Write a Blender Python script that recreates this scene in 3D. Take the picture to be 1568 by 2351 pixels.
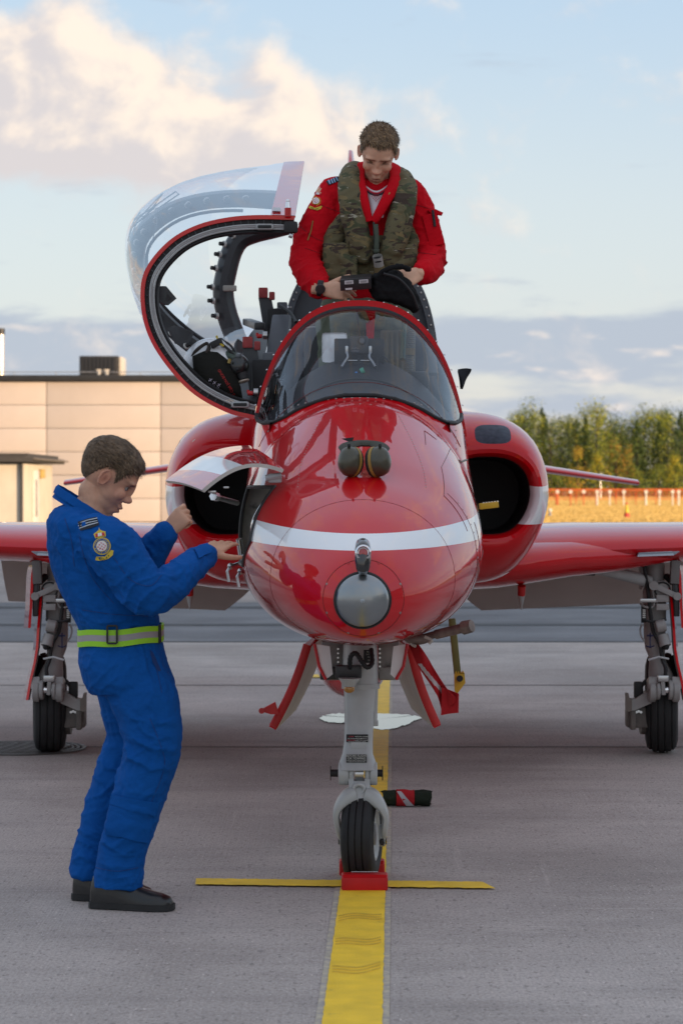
import bpy, bmesh, math, random
from mathutils import Vector, Matrix, noise, Quaternion
V = Vector
random.seed(7)
sc = bpy.context.scene
for o in list(bpy.data.objects): bpy.data.objects.remove(o)
COL = sc.collection
# ------------------------------------------------------------------ camera
FPX, HZ, CH = 5551.0, 1115.0, 1.505      # focal length and horizon row in a 1568x2351 frame, eye height in metres
cam = bpy.data.cameras.new('camera'); cam.lens = 85; cam.sensor_fit = 'VERTICAL'; cam.sensor_height = 36; cam.sensor_width = 24
cam.shift_y = (HZ-1175.5)/2351.0
cam.clip_start = 0.1; cam.clip_end = 3000
cam.dof.use_dof = True; cam.dof.focus_distance = 9.6; cam.dof.aperture_fstop = 6.3
camo = bpy.data.objects.new('camera', cam); COL.objects.link(camo)
camo.location = (0, 0, CH); camo.rotation_euler = (math.pi/2, 0, 0)
sc.camera = camo
# ------------------------------------------------------------------ light
SUN_EL, SUN_AZ = 6.0, math.degrees(math.atan2(0.80, -0.60))   # azimuth clockwise from +Y
world = bpy.data.worlds.new('World'); sc.world = world; world.use_nodes = True
sun = bpy.data.lights.new('sun', 'SUN'); sun.energy = 3.4; sun.angle = math.radians(0.6); sun.color = (1.0, 0.72, 0.46)
suno = bpy.data.objects.new('sun', sun); COL.objects.link(suno)
_e, _a = math.radians(SUN_EL), math.radians(SUN_AZ)
sdir = V((math.sin(_a)*math.cos(_e), math.cos(_a)*math.cos(_e), math.sin(_e)))
suno.rotation_euler = (-sdir).to_track_quat('-Z', 'Y').to_euler(); suno.location = sdir*50
sc.view_settings.view_transform = 'Standard'; sc.view_settings.look = 'None'; sc.view_settings.exposure = 0.9
sc.view_settings.gamma = 1; sc.view_settings.use_curve_mapping = False

def world_nodes():
    nt = world.node_tree; nt.nodes.clear(); N = nt.nodes; L = nt.links
    def setin(s, v):
        if isinstance(v, bpy.types.NodeSocket): L.new(v, s)
        else: s.default_value = v
    def mth(op, a, b=0.0, c=0.0, clamp=False):
        n = N.new('ShaderNodeMath'); n.operation = op; n.use_clamp = clamp
        setin(n.inputs[0], a); setin(n.inputs[1], b); setin(n.inputs[2], c); return n.outputs[0]
    def vm(op, a, b=(0,0,0)):
        n = N.new('ShaderNodeVectorMath'); n.operation = op; setin(n.inputs[0], a); setin(n.inputs[1], b)
        return n.outputs['Value'] if op in ('DOT_PRODUCT', 'LENGTH') else n.outputs[0]
    def mixc(f, a, b):
        n = N.new('ShaderNodeMix'); n.data_type = 'RGBA'; setin(n.inputs[0], f); setin(n.inputs[6], a); setin(n.inputs[7], b); return n.outputs[2]
    def sstep(x, lo, hi):
        n = N.new('ShaderNodeMapRange'); n.interpolation_type = 'SMOOTHSTEP'; setin(n.inputs[0], x)
        n.inputs[1].default_value = lo; n.inputs[2].default_value = hi; return n.outputs[0]
    tc = N.new('ShaderNodeTexCoord'); d = vm('NORMALIZE', tc.outputs['Generated'])
    sx = N.new('ShaderNodeSeparateXYZ'); L.new(d, sx.inputs[0])
    az = mth('MULTIPLY', mth('ARCTAN2', sx.outputs[0], sx.outputs[1]), 57.2958)
    el = mth('MULTIPLY', mth('ARCSINE', sx.outputs[2]), 57.2958)
    cb = N.new('ShaderNodeCombineXYZ'); L.new(az, cb.inputs[0]); L.new(el, cb.inputs[1]); p = cb.outputs[0]
    def fbm(pp, scale, det, rough=0.55, dist=0.0):
        n = N.new('ShaderNodeTexNoise'); L.new(pp, n.inputs['Vector']); n.inputs['Scale'].default_value = scale
        n.inputs['Detail'].default_value = det; n.inputs['Roughness'].default_value = rough; n.inputs['Distortion'].default_value = dist
        return n.outputs[0]
    K = 0.01032
    def blob(pp, px, py, rx, ry, amp):
        c = ((px-784)*K, (HZ-py)*K, 0); q = vm('SUBTRACT', pp, c); q = vm('MULTIPLY', q, (1/(rx*K), 1/(ry*K), 0))
        return mth('MULTIPLY', mth('POWER', 2.71828, mth('MULTIPLY', vm('DOT_PRODUCT', q, q), -1.0)), amp)
    BL = [(120,190,190,150,.62), (330,230,210,130,.62), (520,330,230,100,.50), (640,190,75,90,.42), (180,70,80,80,.30), (40,350,190,90,.5),
          (240,350,220,70,.42), (800,330,260,85,.36),(700,290,140,80,.30), (-250,200,260,180,.6), (1010,190,60,26,.20), (930,230,90,30,.18), (1430,20,110,30,.22)]
    def dens(pp):
        n = fbm(vm('MULTIPLY', pp, (1, 1.25, 1)), .40, 9, .58, .25)
        s = mth('MULTIPLY', mth('SUBTRACT', n, .5), 1.55)
        for b in BL: s = mth('ADD', s, blob(pp, *b))
        # broken cumulus over the rest of the sky, away from the frame
        far = sstep(mth('ABSOLUTE', az), 9.5, 18)
        g = mth('MULTIPLY', mth('SUBTRACT', fbm(vm('MULTIPLY', pp, (.05, .09, 1)), 1.0, 4), .47), 3.2)
        s = mth('ADD', s, mth('MULTIPLY', g, far))
        hi = sstep(el, 11.5, 20)
        g2 = mth('MULTIPLY', mth('SUBTRACT', fbm(vm('MULTIPLY', pp, (.05, .07, 1)), 1.0, 4), .46), 3.0)
        s = mth('ADD', s, mth('MULTIPLY', mth('MULTIPLY', g2, hi), mth('SUBTRACT', 1.0, far)))
        return s
    s0 = dens(p); s1 = dens(vm('ADD', p, (.42, .30, 0)))
    cov = sstep(s0, .06, .60)
    lit = sstep(mth('SUBTRACT', s0, s1), -.16, .34)
    # low flat bands close to the horizon
    nb = fbm(vm('MULTIPLY', p, (.28, 1.3, 1)), .9, 7, .55, .2)
    def band(c, w, a):
        q = mth('DIVIDE', mth('SUBTRACT', el, c), w)
        return mth('MULTIPLY', mth('POWER', 2.71828, mth('MULTIPLY', mth('MULTIPLY', q, q), -1)), a)
    bsum = mth('ADD', band(3.3, .85, .66), band(1.7, .5, .36))
    bcov = sstep(mth('ADD', bsum, mth('MULTIPLY', mth('SUBTRACT', nb, .5), 1.5)), .12, .48)
    blit = sstep(fbm(vm('MULTIPLY', p, (.5, 1.6, 1)), 1.1, 6, .5), .55, .75)
    sky = N.new('ShaderNodeTexSky'); sky.sky_type = 'NISHITA'; sky.sun_disc = False
    sky.sun_elevation = math.radians(SUN_EL); sky.sun_rotation = math.radians(SUN_AZ); sky.altitude = 50; sky.air_density = 1.0; sky.dust_density = 1.2; sky.ozone_density = 1.0
    def grad(e0, c0, e1, c1, prev):
        return mixc(sstep(el, e0, e1), prev, (CK*c1[0], CK*c1[1], CK*c1[2], 1))
    g = grad(-2, None, 6, (.70,.77,.84), (CK*.80, CK*.75, CK*.72, 1)); g = grad(5, None, 13, (.52,.68,.88), g); g = grad(14, None, 60, (.64,.74,.92), g)
    base = mixc(.22, g, sky.outputs[0])
    ccol = mixc(lit, (CK*.70, CK*.645, CK*.645, 1), (CK*1.04, CK*.88, CK*.735, 1))
    bcol = mixc(blit, (CK*.44, CK*.50, CK*.60, 1), (CK*.92, CK*.80, CK*.72, 1))
    c1 = mixc(mth('MULTIPLY', bcov, .85), base, bcol)
    c2 = mixc(mth('MULTIPLY', cov, .92), c1, ccol)
    bg = N.new('ShaderNodeBackground'); L.new(c2, bg.inputs['Color']); bg.inputs['Strength'].default_value = SKY_STR
    out = N.new('ShaderNodeOutputWorld'); L.new(bg.outputs[0], out.inputs['Surface'])
SKY_STR, CK = 0.12, 4.8
world_nodes()
# ------------------------------------------------------------------ helpers
def P(px, py, Y): return V(((px-784)*Y/FPX, Y, CH-(py-HZ)*Y/FPX))       # a measured image point at a known distance
def lerp(a, b, t): return a+(b-a)*t
def sm(t): t = max(0, min(1, t)); return t*t*(3-2*t)
MATS = {}
def M(name, col, rough=.5, metal=0, var=.12, vs=6, bump=0, bs=60, coat=0, spec=.5, dirt=None, ds=3, dth=.6):
    if name in MATS: return MATS[name]
    m = bpy.data.materials.new(name); m.use_nodes = True; nt = m.node_tree; N = nt.nodes; L = nt.links
    b = N['Principled BSDF']; b.inputs['Roughness'].default_value = rough; b.inputs['Metallic'].default_value = metal
    b.inputs['Specular IOR Level'].default_value = spec; b.inputs['Coat Weight'].default_value = coat; b.inputs['Coat Roughness'].default_value = .03
    tc = N.new('ShaderNodeTexCoord')
    n = N.new('ShaderNodeTexNoise'); n.inputs['Scale'].default_value = vs; n.inputs['Detail'].default_value = 5; L.new(tc.outputs['Object'], n.inputs['Vector'])
    r = N.new('ShaderNodeMapRange'); r.inputs[1].default_value = .3; r.inputs[2].default_value = .7; L.new(n.outputs[0], r.inputs[0])
    mx = N.new('ShaderNodeMix'); mx.data_type = 'RGBA'; L.new(r.outputs[0], mx.inputs[0])
    mx.inputs[6].default_value = (*[c*(1-var) for c in col], 1); mx.inputs[7].default_value = (*[min(1, c*(1+var)) for c in col], 1)
    out = mx.outputs[2]
    if dirt:
        n2 = N.new('ShaderNodeTexNoise'); n2.inputs['Scale'].default_value = ds; n2.inputs['Detail'].default_value = 8; n2.inputs['Roughness'].default_value = .7; L.new(tc.outputs['Object'], n2.inputs['Vector'])
        r2 = N.new('ShaderNodeMapRange'); r2.inputs[1].default_value = dth; r2.inputs[2].default_value = dth+.12; L.new(n2.outputs[0], r2.inputs[0])
        m2 = N.new('ShaderNodeMix'); m2.data_type = 'RGBA'; L.new(r2.outputs[0], m2.inputs[0]); L.new(out, m2.inputs[6]); m2.inputs[7].default_value = (*dirt, 1); out = m2.outputs[2]
    L.new(out, b.inputs['Base Color'])
    if bump:
        n3 = N.new('ShaderNodeTexNoise'); n3.inputs['Scale'].default_value = bs; n3.inputs['Detail'].default_value = 6; L.new(tc.outputs['Object'], n3.inputs['Vector'])
        bp = N.new('ShaderNodeBump'); bp.inputs['Strength'].default_value = bump; bp.inputs['Distance'].default_value = .01; L.new(n3.outputs[0], bp.inputs['Height']); L.new(bp.outputs[0], b.inputs['Normal'])
    MATS[name] = m; return m
def frame(ax, up=None):
    z = V(ax).normalized(); u = V(up) if up else (V((0,0,1)) if abs(z.z) < .9 else V((0,1,0)))
    x = u.cross(z).normalized(); y = z.cross(x); return x, y, z
class MB:
    def __init__(s): s.v = []; s.f = []; s.mi = []; s.mats = []
    def m(s, mat):
        if mat not in s.mats: s.mats.append(mat)
        return s.mats.index(mat)
    def add(s, vs, fs, mat):
        k = len(s.v); s.v += [V(p) for p in vs]; i = s.m(mat)
        for f in fs: s.f.append([q+k for q in f]); s.mi.append(i)
        return s
    def box(s, c, size, mat, axes=None, bev=0.0, taper=1.0):
        bm = bmesh.new(); bmesh.ops.create_cube(bm, size=1.0)
        for v in bm.verts:
            t = taper if v.co.z > 0 else 1.0
            v.co = V((v.co.x*size[0]*t, v.co.y*size[1]*t, v.co.z*size[2]))
        if bev: bmesh.ops.bevel(bm, geom=bm.edges[:]+bm.verts[:], offset=bev, segments=2, affect='EDGES', profile=.6)
        c = V(c)
        if axes: R = Matrix((V(axes[0]).normalized(), V(axes[1]).normalized(), V(axes[2]).normalized())).transposed()
        else: R = Matrix.Identity(3)
        bm.verts.index_update()
        s.add([c+R@v.co for v in bm.verts], [[v.index for v in f.verts] for f in bm.faces], mat); bm.free(); return s
    def beam(s, a, b, w, h, mat, bev=.003, up=None, taper=1.0):     # box from a to b
        a, b = V(a), V(b); x, y, z = frame(b-a, up)
        return s.box((a+b)/2, (w, h, (b-a).length), mat, (x, y, z), bev, taper)
    def loft(s, rings, mat, cap=True, closed=True):
        n = len(rings[0]); vs = [p for r in rings for p in r]; fs = []
        for i in range(len(rings)-1):
            for j in range(n if closed else n-1):
                k = (j+1) % n; fs.append([i*n+j, i*n+k, (i+1)*n+k, (i+1)*n+j])
        if cap: fs.append(list(range(n))[::-1]); fs.append([(len(rings)-1)*n+j for j in range(n)])
        return s.add(vs, fs, mat)
    def cyl(s, a, b, r1, mat, r2=None, seg=16, cap=True, bev=0):
        a, b = V(a), V(b); r2 = r1 if r2 is None else r2; x, y, z = frame(b-a); L = (b-a).length
        st = [(0, r1), (L, r2)]
        if bev: st = [(0, r1-bev), (bev, r1), (L-bev, r2), (L, r2-bev)]
        rings = [[a+z*h+(x*math.cos(t)+y*math.sin(t))*r for t in [2*math.pi*k/seg for k in range(seg)]] for h, r in st]
        return s.loft(rings, mat, cap)
    def lathe(s, o, ax, prof, mat, seg=24, cap=False):
        o = V(o); x, y, z = frame(ax)
        rings = [[o+z*h+(x*math.cos(t)+y*math.sin(t))*r for t in [2*math.pi*k/seg for k in range(seg)]] for r, h in prof]
        return s.loft(rings, mat, cap)
    def tube(s, pts, r, mat, seg=8, cap=True, closed=False, up=None):
        pts = [V(p) for p in pts]; n = len(pts); rings = []; x0 = None
        for i, p in enumerate(pts):
            t = (pts[(i+1) % n] if (closed or i < n-1) else p)-(pts[i-1] if (closed or i > 0) else p)
            t.normalize()
            if x0 is None: x0 = frame(t, up)[0]
            x = (x0-t*x0.dot(t)).normalized(); x0 = x; y = t.cross(x)
            rr = r[i] if isinstance(r, list) else r
            ra, rb = rr if isinstance(rr, (list, tuple)) else (rr, rr)
            rings.append([p+x*math.cos(a)*ra+y*math.sin(a)*rb for a in [2*math.pi*k/seg for k in range(seg)]])
        if closed: rings.append(rings[0])
        return s.loft(rings, mat, cap and not closed)
    def ell(s, c, r, mat, axes=None, u=16, v=10):
        c = V(c); r = (r, r, r) if not isinstance(r, (tuple, list)) else r
        ax = [V(a).normalized() for a in axes] if axes else [V((1,0,0)), V((0,1,0)), V((0,0,1))]
        vs = [c+ax[2]*r[2]]; fs = []
        for i in range(1, v):
            ph = math.pi*i/v
            for j in range(u):
                t = 2*math.pi*j/u; vs.append(c+ax[0]*r[0]*math.sin(ph)*math.cos(t)+ax[1]*r[1]*math.sin(ph)*math.sin(t)+ax[2]*r[2]*math.cos(ph))
        vs.append(c-ax[2]*r[2]); q = len(vs)-1
        for j in range(u):
            k = (j+1) % u; fs.append([0, 1+j, 1+k]); fs.append([q, 1+(v-2)*u+k, 1+(v-2)*u+j])
            for i in range(v-2): fs.append([1+i*u+j, 1+(i+1)*u+j, 1+(i+1)*u+k, 1+i*u+k])
        return s.add(vs, fs, mat)
    def grid(s, fn, nu, nv, mat):           # fn(u,v) -> point; mat may be a function(u,v)
        k = len(s.v)
        for i in range(nu+1):
            for j in range(nv+1): s.v.append(V(fn(i/nu, j/nv)))
        for i in range(nu):
            for j in range(nv):
                a = k+i*(nv+1)+j; s.f.append([a, a+nv+1, a+nv+2, a+1])
                s.mi.append(s.m(mat((i+.5)/nu, (j+.5)/nv) if callable(mat) else mat))
        return s
    def plate(s, fn, nu, nv, th, mo, mi_=None, me=None):   # a curved sheet with thickness along its normal
        mi_ = mi_ or mo; me = me or mo
        g = [[V(fn(i/nu, j/nv)) for j in range(nv+1)] for i in range(nu+1)]
        def nrm(i, j):
            a = g[min(i+1, nu)][j]-g[max(i-1, 0)][j]; b = g[i][min(j+1, nv)]-g[i][max(j-1, 0)]; return a.cross(b).normalized()
        h = [[g[i][j]-nrm(i, j)*th for j in range(nv+1)] for i in range(nu+1)]
        for q, mm, fl in ((g, mo, 0), (h, mi_, 1)):
            for i in range(nu):
                for j in range(nv):
                    m_ = mm((i+.5)/nu, (j+.5)/nv) if callable(mm) else mm
                    f = [0, 1, 2, 3] if not fl else [3, 2, 1, 0]
                    s.add([q[i][j], q[i+1][j], q[i+1][j+1], q[i][j+1]], [f], m_)
        ring = [(i, 0) for i in range(nu)]+[(nu, j) for j in range(nv)]+[(i, nv) for i in range(nu, 0, -1)]+[(0, j) for j in range(nv, 0, -1)]
        for a, b in zip(ring, ring[1:]+ring[:1]):
            s.add([g[a[0]][a[1]], g[b[0]][b[1]], h[b[0]][b[1]], h[a[0]][a[1]]], [[3, 2, 1, 0]], me)
        return s
    def prism(s, pts, depth, mat, bev=0):      # pts: outline in 3D (planar), depth: vector
        d = V(depth); n = len(pts); vs = [V(p) for p in pts]+[V(p)+d for p in pts]
        return s.add(vs, [list(range(n))[::-1], list(range(n, 2*n))]+[[i, (i+1) % n, n+(i+1) % n, n+i] for i in range(n)], mat)
    def text(s, txt, o, xd, yd, size, mat, align='CENTER'):
        cu = bpy.data.curves.new('t', 'FONT'); cu.body = txt; cu.size = size; cu.align_x = align; cu.resolution_u = 2
        ob = bpy.data.objects.new('t', cu); COL.objects.link(ob); dg = bpy.context.evaluated_depsgraph_get(); me = bpy.data.meshes.new_from_object(ob.evaluated_get(dg))
        xd, yd = V(xd).normalized(), V(yd).normalized(); o = V(o)
        s.add([o+xd*v.co.x+yd*v.co.y for v in me.vertices], [list(p.vertices) for p in me.polygons], mat)
        bpy.data.objects.remove(ob); bpy.data.meshes.remove(me); return s
    def mirror(s, x0):          # mirrored copy of everything (for the other side)
        o = MB(); o.v = [V((2*x0-p.x, p.y, p.z)) for p in s.v]; o.f = [f[::-1] for f in s.f]; o.mi = list(s.mi); o.mats = list(s.mats); return o
    def mesh(s, name, angle=38, weld=True):
        me = bpy.data.meshes.new(name); me.from_pydata(s.v, [], s.f)
        for m_ in s.mats: me.materials.append(m_)
        me.polygons.foreach_set('material_index', s.mi)
        bm = bmesh.new(); bm.from_mesh(me)
        if weld: bmesh.ops.remove_doubles(bm, verts=bm.verts, dist=1e-5)
        bmesh.ops.recalc_face_normals(bm, faces=bm.faces); bm.to_mesh(me); bm.free()
        me.polygons.foreach_set('use_smooth', [True]*len(me.polygons)); me.set_sharp_from_angle(angle=math.radians(angle)); me.update(); return me
    def build(s, name, parent=None, angle=38, weld=True, **tags):
        return link(name, s.mesh(name, angle, weld), parent, **tags)
def link(name, me, parent=None, label=None, cat=None, group=None, kind=None):
    o = bpy.data.objects.new(name, me); COL.objects.link(o)
    if parent:
        o.parent = parent
        if parent.type == 'EMPTY': o.matrix_parent_inverse = Matrix.Translation(-parent.location)
    if label: o['label'] = label
    if cat: o['category'] = cat
    if group: o['group'] = group
    if kind: o['kind'] = kind
    return o
def thing(name, label, cat, loc=(0,0,0), group=None):
    o = link(name, None, None, label, cat, group); o.location = loc; o.empty_display_size = .2; return o
def pick(me, fn):                # keep every vertex, drop faces whose centre satisfies fn
    bm = bmesh.new(); bm.from_mesh(me); bmesh.ops.delete(bm, geom=[f for f in bm.faces if fn(f.calc_center_median())], context='FACES'); bm.to_mesh(me); bm.free()
def spline(pts, n):              # Catmull-Rom through points
    pts = [V(p) for p in pts]; q = [pts[0]*2-pts[1]]+pts+[pts[-1]*2-pts[-2]]; out = []
    for k in range(n+1):
        t = k/n*(len(pts)-1); i = min(int(t), len(pts)-2); t -= i; a, b, c, d = q[i:i+4]
        out.append(((b*2)+(c-a)*t+(a*2-b*5+c*4-d)*t*t+(-a+b*3-c*3+d)*t**3)/2)
    return out
def remesh(mb, voxel, smooth=4, name='m', fac=.5):
    me = mb.mesh(name, weld=False); o = bpy.data.objects.new('t', me); COL.objects.link(o)
    r = o.modifiers.new('r', 'REMESH'); r.mode = 'VOXEL'; r.voxel_size = voxel; r.adaptivity = 0; r.use_smooth_shade = True
    if smooth: s = o.modifiers.new('s', 'SMOOTH'); s.iterations = smooth; s.factor = fac
    dg = bpy.context.evaluated_depsgraph_get(); out = bpy.data.meshes.new_from_object(o.evaluated_get(dg))
    bpy.data.objects.remove(o); bpy.data.meshes.remove(me); out.name = name
    out.polygons.foreach_set('use_smooth', [True]*len(out.polygons)); return out
# ------------------------------------------------------------------ ground
def concrete(name, col, brush=1.0, stain=(.10,.092,.088)):
    m = bpy.data.materials.new(name); m.use_nodes = True; nt = m.node_tree; N = nt.nodes; L = nt.links; b = N['Principled BSDF']
    tc = N.new('ShaderNodeTexCoord')
    def nz(scale, det, vec=(1,1,1), rough=.6, rot=0):
        mp = N.new('ShaderNodeMapping'); mp.inputs['Scale'].default_value = vec; mp.inputs['Rotation'].default_value = (0,0,rot); L.new(tc.outputs['Object'], mp.inputs[0])
        n = N.new('ShaderNodeTexNoise'); n.inputs['Scale'].default_value = scale; n.inputs['Detail'].default_value = det; n.inputs['Roughness'].default_value = rough; L.new(mp.outputs[0], n.inputs['Vector']); return n.outputs[0]
    def mr(x, lo, hi, a=0, c=1):
        r = N.new('ShaderNodeMapRange'); r.inputs[1].default_value = lo; r.inputs[2].default_value = hi; r.inputs[3].default_value = a; r.inputs[4].default_value = c; L.new(x, r.inputs[0]); return r.outputs[0]
    def mix(f, a, c, bt='MIX'):
        n = N.new('ShaderNodeMix'); n.data_type = 'RGBA'; n.blend_type = bt
        for s, v in ((0, f), (6, a), (7, c)):
            if isinstance(v, bpy.types.NodeSocket): L.new(v, n.inputs[s])
            else: n.inputs[s].default_value = v
        return n.outputs[2]
    c = mix(mr(nz(.8, 6), .35, .65), (*[x*.86 for x in col], 1), (*[x*1.1 for x in col], 1))
    c = mix(mr(nz(.30, 10, rough=.70), .46, .68, 0, .8), c, (*stain, 1)); 
    c = mix(mr(nz(1.0, 4, (.7, 3.5, 1)), .50, .72, 0, .55), c, (*[x*.62 for x in col], 1))
    c = mix(mr(nz(1.6, 8, (.5, 14, 1), .7, .5), .60, .72, 0, .35), c, (*[min(1, x*1.7) for x in col], 1))
    c = mix(mr(nz(1.2, 8, (12, .5, 1), .7, -.35), .62, .72, 0, .3), c, (*[min(1, x*1.6) for x in col], 1))
    brn = nz(1, 2, (190, 2.5, 1), .6); grain = nz(95, 4, (1,.55,1))
    c = mix(mr(grain, .40, .62, 0, 1), mix(1, c, (1.05,1.05,1.05,1), 'MULTIPLY'), mix(1, c, (.80,.79,.78,1), 'MULTIPLY'))
    c = mix(mr(brn, .40, .60, 0, .4*brush), c, mix(1, c, (.86,.86,.87,1), 'MULTIPLY'))
    spk = mr(nz(48, 2, (1,.5,1)), .60, .67, 0, .65); c = mix(spk, c, (*[x*.38 for x in col], 1)); spk = mr(nz(70, 2, (1,.5,1)), .66, .71, 0, .6); c = mix(spk, c, (*[min(1, x*1.7) for x in col], 1))
    L.new(c, b.inputs['Base Color']); b.inputs['Specular IOR Level'].default_value = .35
    L.new(mr(nz(.5, 6), .35, .65, .62, .88), b.inputs['Roughness'])
    ad = N.new('ShaderNodeMath'); ad.operation = 'MULTIPLY_ADD'; L.new(brn, ad.inputs[0]); ad.inputs[1].default_value = brush; L.new(grain, ad.inputs[2])
    bp = N.new('ShaderNodeBump'); bp.inputs['Strength'].default_value = .45; bp.inputs['Distance'].default_value = .004; L.new(ad.outputs[0], bp.inputs['Height']); L.new(bp.outputs[0], b.inputs['Normal'])
    return m
def sheet(name, x0, x1, y0, y1, z, mat, nx=1, ny=1):
    b = MB(); b.grid(lambda u, v: (lerp(x0, x1, u), lerp(y0, y1, v), z), nx, ny, mat); return b.build(name, kind='structure')
CONC = concrete('concrete', (.46,.40,.37), 1.0, (.25,.212,.192))
ASPH = concrete('asphalt', (.165,.165,.178), .5, (.10,.10,.11))
GRASS = M('dry_grass', (.30,.20,.045), .95, var=.35, vs=.12, dirt=(.16,.12,.03), ds=.35, dth=.55)
GRASS2 = M('green_grass', (.07,.075,.02), .95, var=.3, vs=.5)
sheet('grass_field', -1500, 1500, -300, 2500, -.03, GRASS)
sheet('apron', -90, 110, -70, 23.3, 0, CONC)
sheet('taxiway', -90, 110, 23.3, 31.2, 0, ASPH)
sheet('far_apron', -90, 110, 31.2, 80, 0, concrete('far_concrete', (.36,.31,.285), .3, (.2,.18,.17)))
for y0, y1 in ((25.95, 26.3), (29.6, 30.1), (23.22, 23.34)):
    sheet('tar_joint', -90, 110, y0, y1, .004, M('tar', (.028,.028,.032), .7))
def tufts(name, n, y0, y1, mats, h0, seed, gap=()):
    b = MB(); r = random.Random(seed)
    for i in range(n):
        Y = 1/lerp(1/y0, 1/y1, r.random()); x = r.uniform(.05, .165)*Y
        if any(a < Y < c for a, c in gap): continue
        h = h0*r.uniform(.5, 1.4); w = h*.7; a = r.uniform(-.2, .75); d = V((math.cos(a)*w, math.sin(a)*w, 0)); p = V((x, Y, -.03)); e = V((r.uniform(-.06,.06), r.uniform(-.06,.06), h))
        b.add([p-d, p+d, p+e+d*.6, p+e-d*.6], [[0,1,2,3]], mats[r.randrange(len(mats))])
    return b.build(name, kind='stuff', weld=False, label='dry golden grass growing over the airfield', cat='grass')
TG = [M('blade_gold', (.50,.345,.115), .9, var=.10, vs=.4), M('blade_straw', (.53,.37,.13), .9, var=.08, vs=.4), M('blade_olive', (.46,.32,.10), .9, var=.10, vs=.4)]
tufts('grass', 70000, 82, 320, TG, .085, 5, ((98.3,101.8),(131.5,134.5)))
sheet('grass_verge', 6, 200, 98.5, 101.5, -.024, GRASS2); sheet('grass_verge', 6, 200, 132, 134, -.024, GRASS2)
# painted markings with ragged edges
def paint(name, pts0, pts1, z, mat, jit=.004, n=90):
    b = MB(); r = random.Random(name)
    l = [lerp(V(pts0[0]), V(pts0[1]), i/n) for i in range(n+1)]; rr = [lerp(V(pts1[0]), V(pts1[1]), i/n) for i in range(n+1)]
    for q in l+rr: q.x += r.uniform(-jit, jit); q.y += r.uniform(-jit, jit); q.z = z
    b.add(l+rr, [[i, i+1, n+2+i, n+1+i] for i in range(n)], mat); return b.build(name, kind='structure')
YEL = M('yellow_paint', (.90,.575,.022), .6, var=.12, vs=9, bump=.35, bs=120, dirt=(.50,.33,.06), ds=11, dth=.62)
PALE = M('old_paint', (.47,.41,.31), .7, var=.2, vs=30, dirt=(.34,.30,.28), ds=25, dth=.46)
def lx(Y): return .034+.0218*(Y-6.76)
paint('centre_line_edge', [(lx(3)-.108, 3, 0), (lx(22)-.108, 22, 0)], [(lx(3)+.100, 3, 0), (lx(22)+.100, 22, 0)], .0022, PALE, .0007, 600)
paint('centre_line', [(lx(3)-.088, 3, 0), (lx(22)-.088, 22, 0)], [(lx(3)+.080, 3, 0), (lx(22)+.080, 22, 0)], .0044, YEL, .0018, 600)
paint('cross_line', [(-.552, 9.09, 0), (.575, 9.0, 0)], [(-.552, 9.23, 0), (.54, 9.15, 0)], .0066, YEL, .006)
paint('cross_line', [(-.33, 18.9, 0), (.56, 18.9, 0)], [(-.33, 19.2, 0), (.56, 19.2, 0)], .0066, YEL, .008, 30)
# tyre scuffs across the near marking
b = MB(); r = random.Random(3); SC = M('rubber_scuff', (.58,.37,.04), .8, var=.3, vs=40)
for k in range(3):
    for i in range(26):
        x = lx(8.2-k*.42)-.075+.0058*i; y = 8.32-k*.45+.03*math.sin(i*.2+k)+i*.0025
        for q in range(3): b.add([(x, y+q*.045, .0062), (x+.0028, y+q*.045+.006, .0062), (x+.0034, y+q*.045+.03, .0062), (x+.0006, y+q*.045+.024, .0062)], [[0,1,2,3]], SC)
b.build('tyre_scuff', kind='stuff', label='rows of faint tyre tread marks on the yellow line', cat='tyre marks')
# puddle and the damp concrete round it
def blobsheet(name, cx, cy, rx, ry, z, mat, seed, am=.18, **t):
    b = MB(); n = 64; vs = [(cx, cy, z)]
    for i in range(n):
        a = 2*math.pi*i/n; q = 1+am*noise.noise(V((math.cos(a)*1.7, math.sin(a)*1.7, seed)))*2+.05*noise.noise(V((math.cos(a)*6, math.sin(a)*6, seed)))
        vs.append((cx+math.cos(a)*rx*q, cy+math.sin(a)*ry*q, z))
    b.add(vs, [[0, 1+i, 1+(i+1) % n] for i in range(n)], mat); return b.build(name, kind='structure', **t)
WATER = M('puddle_water', (.02,.02,.022), .035, var=0, spec=.6)
pz_ = spline([(x, y, 0) for x, y in ((733,1652),(745,1645),(766,1641),(790,1640),(835,1639),(880,1641),(930,1643),(955,1646),(968,1651),(950,1657),(934,1666),(905,1674),(880,1678),(862,1675),(838,1668),(800,1662),(762,1661),(745,1657),(733,1652))], 90)
b = MB(); q_ = []
for p in pz_[:-1]: Y = 8354/(p.y-HZ+2.2*noise.noise(V((p.x*.10, p.y, 2)))+1.2*noise.noise(V((p.x*.35, p.y, 5)))); q_.append(((p.x-784)*Y/FPX, Y, .0075))
b.add([(.22, 15.5, .0075)]+q_, [[0, 1+i, 1+(i+1) % len(q_)] for i in range(len(q_))], WATER); b.build('puddle', kind='structure')
sheet('slab_joint', -90, 110, 13.9, 13.93, .004, M('joint_dark', (.19,.17,.155), .9)); sheet('slab_joint', -90, 110, 18.2, 18.24, .004, M('joint_dark', (.19,.17,.155), .9))
TM = M('tyre_mark_dark', (.30,.262,.245), .85, var=.35, vs=14, dirt=(.42,.37,.345), ds=7, dth=.5)
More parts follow.
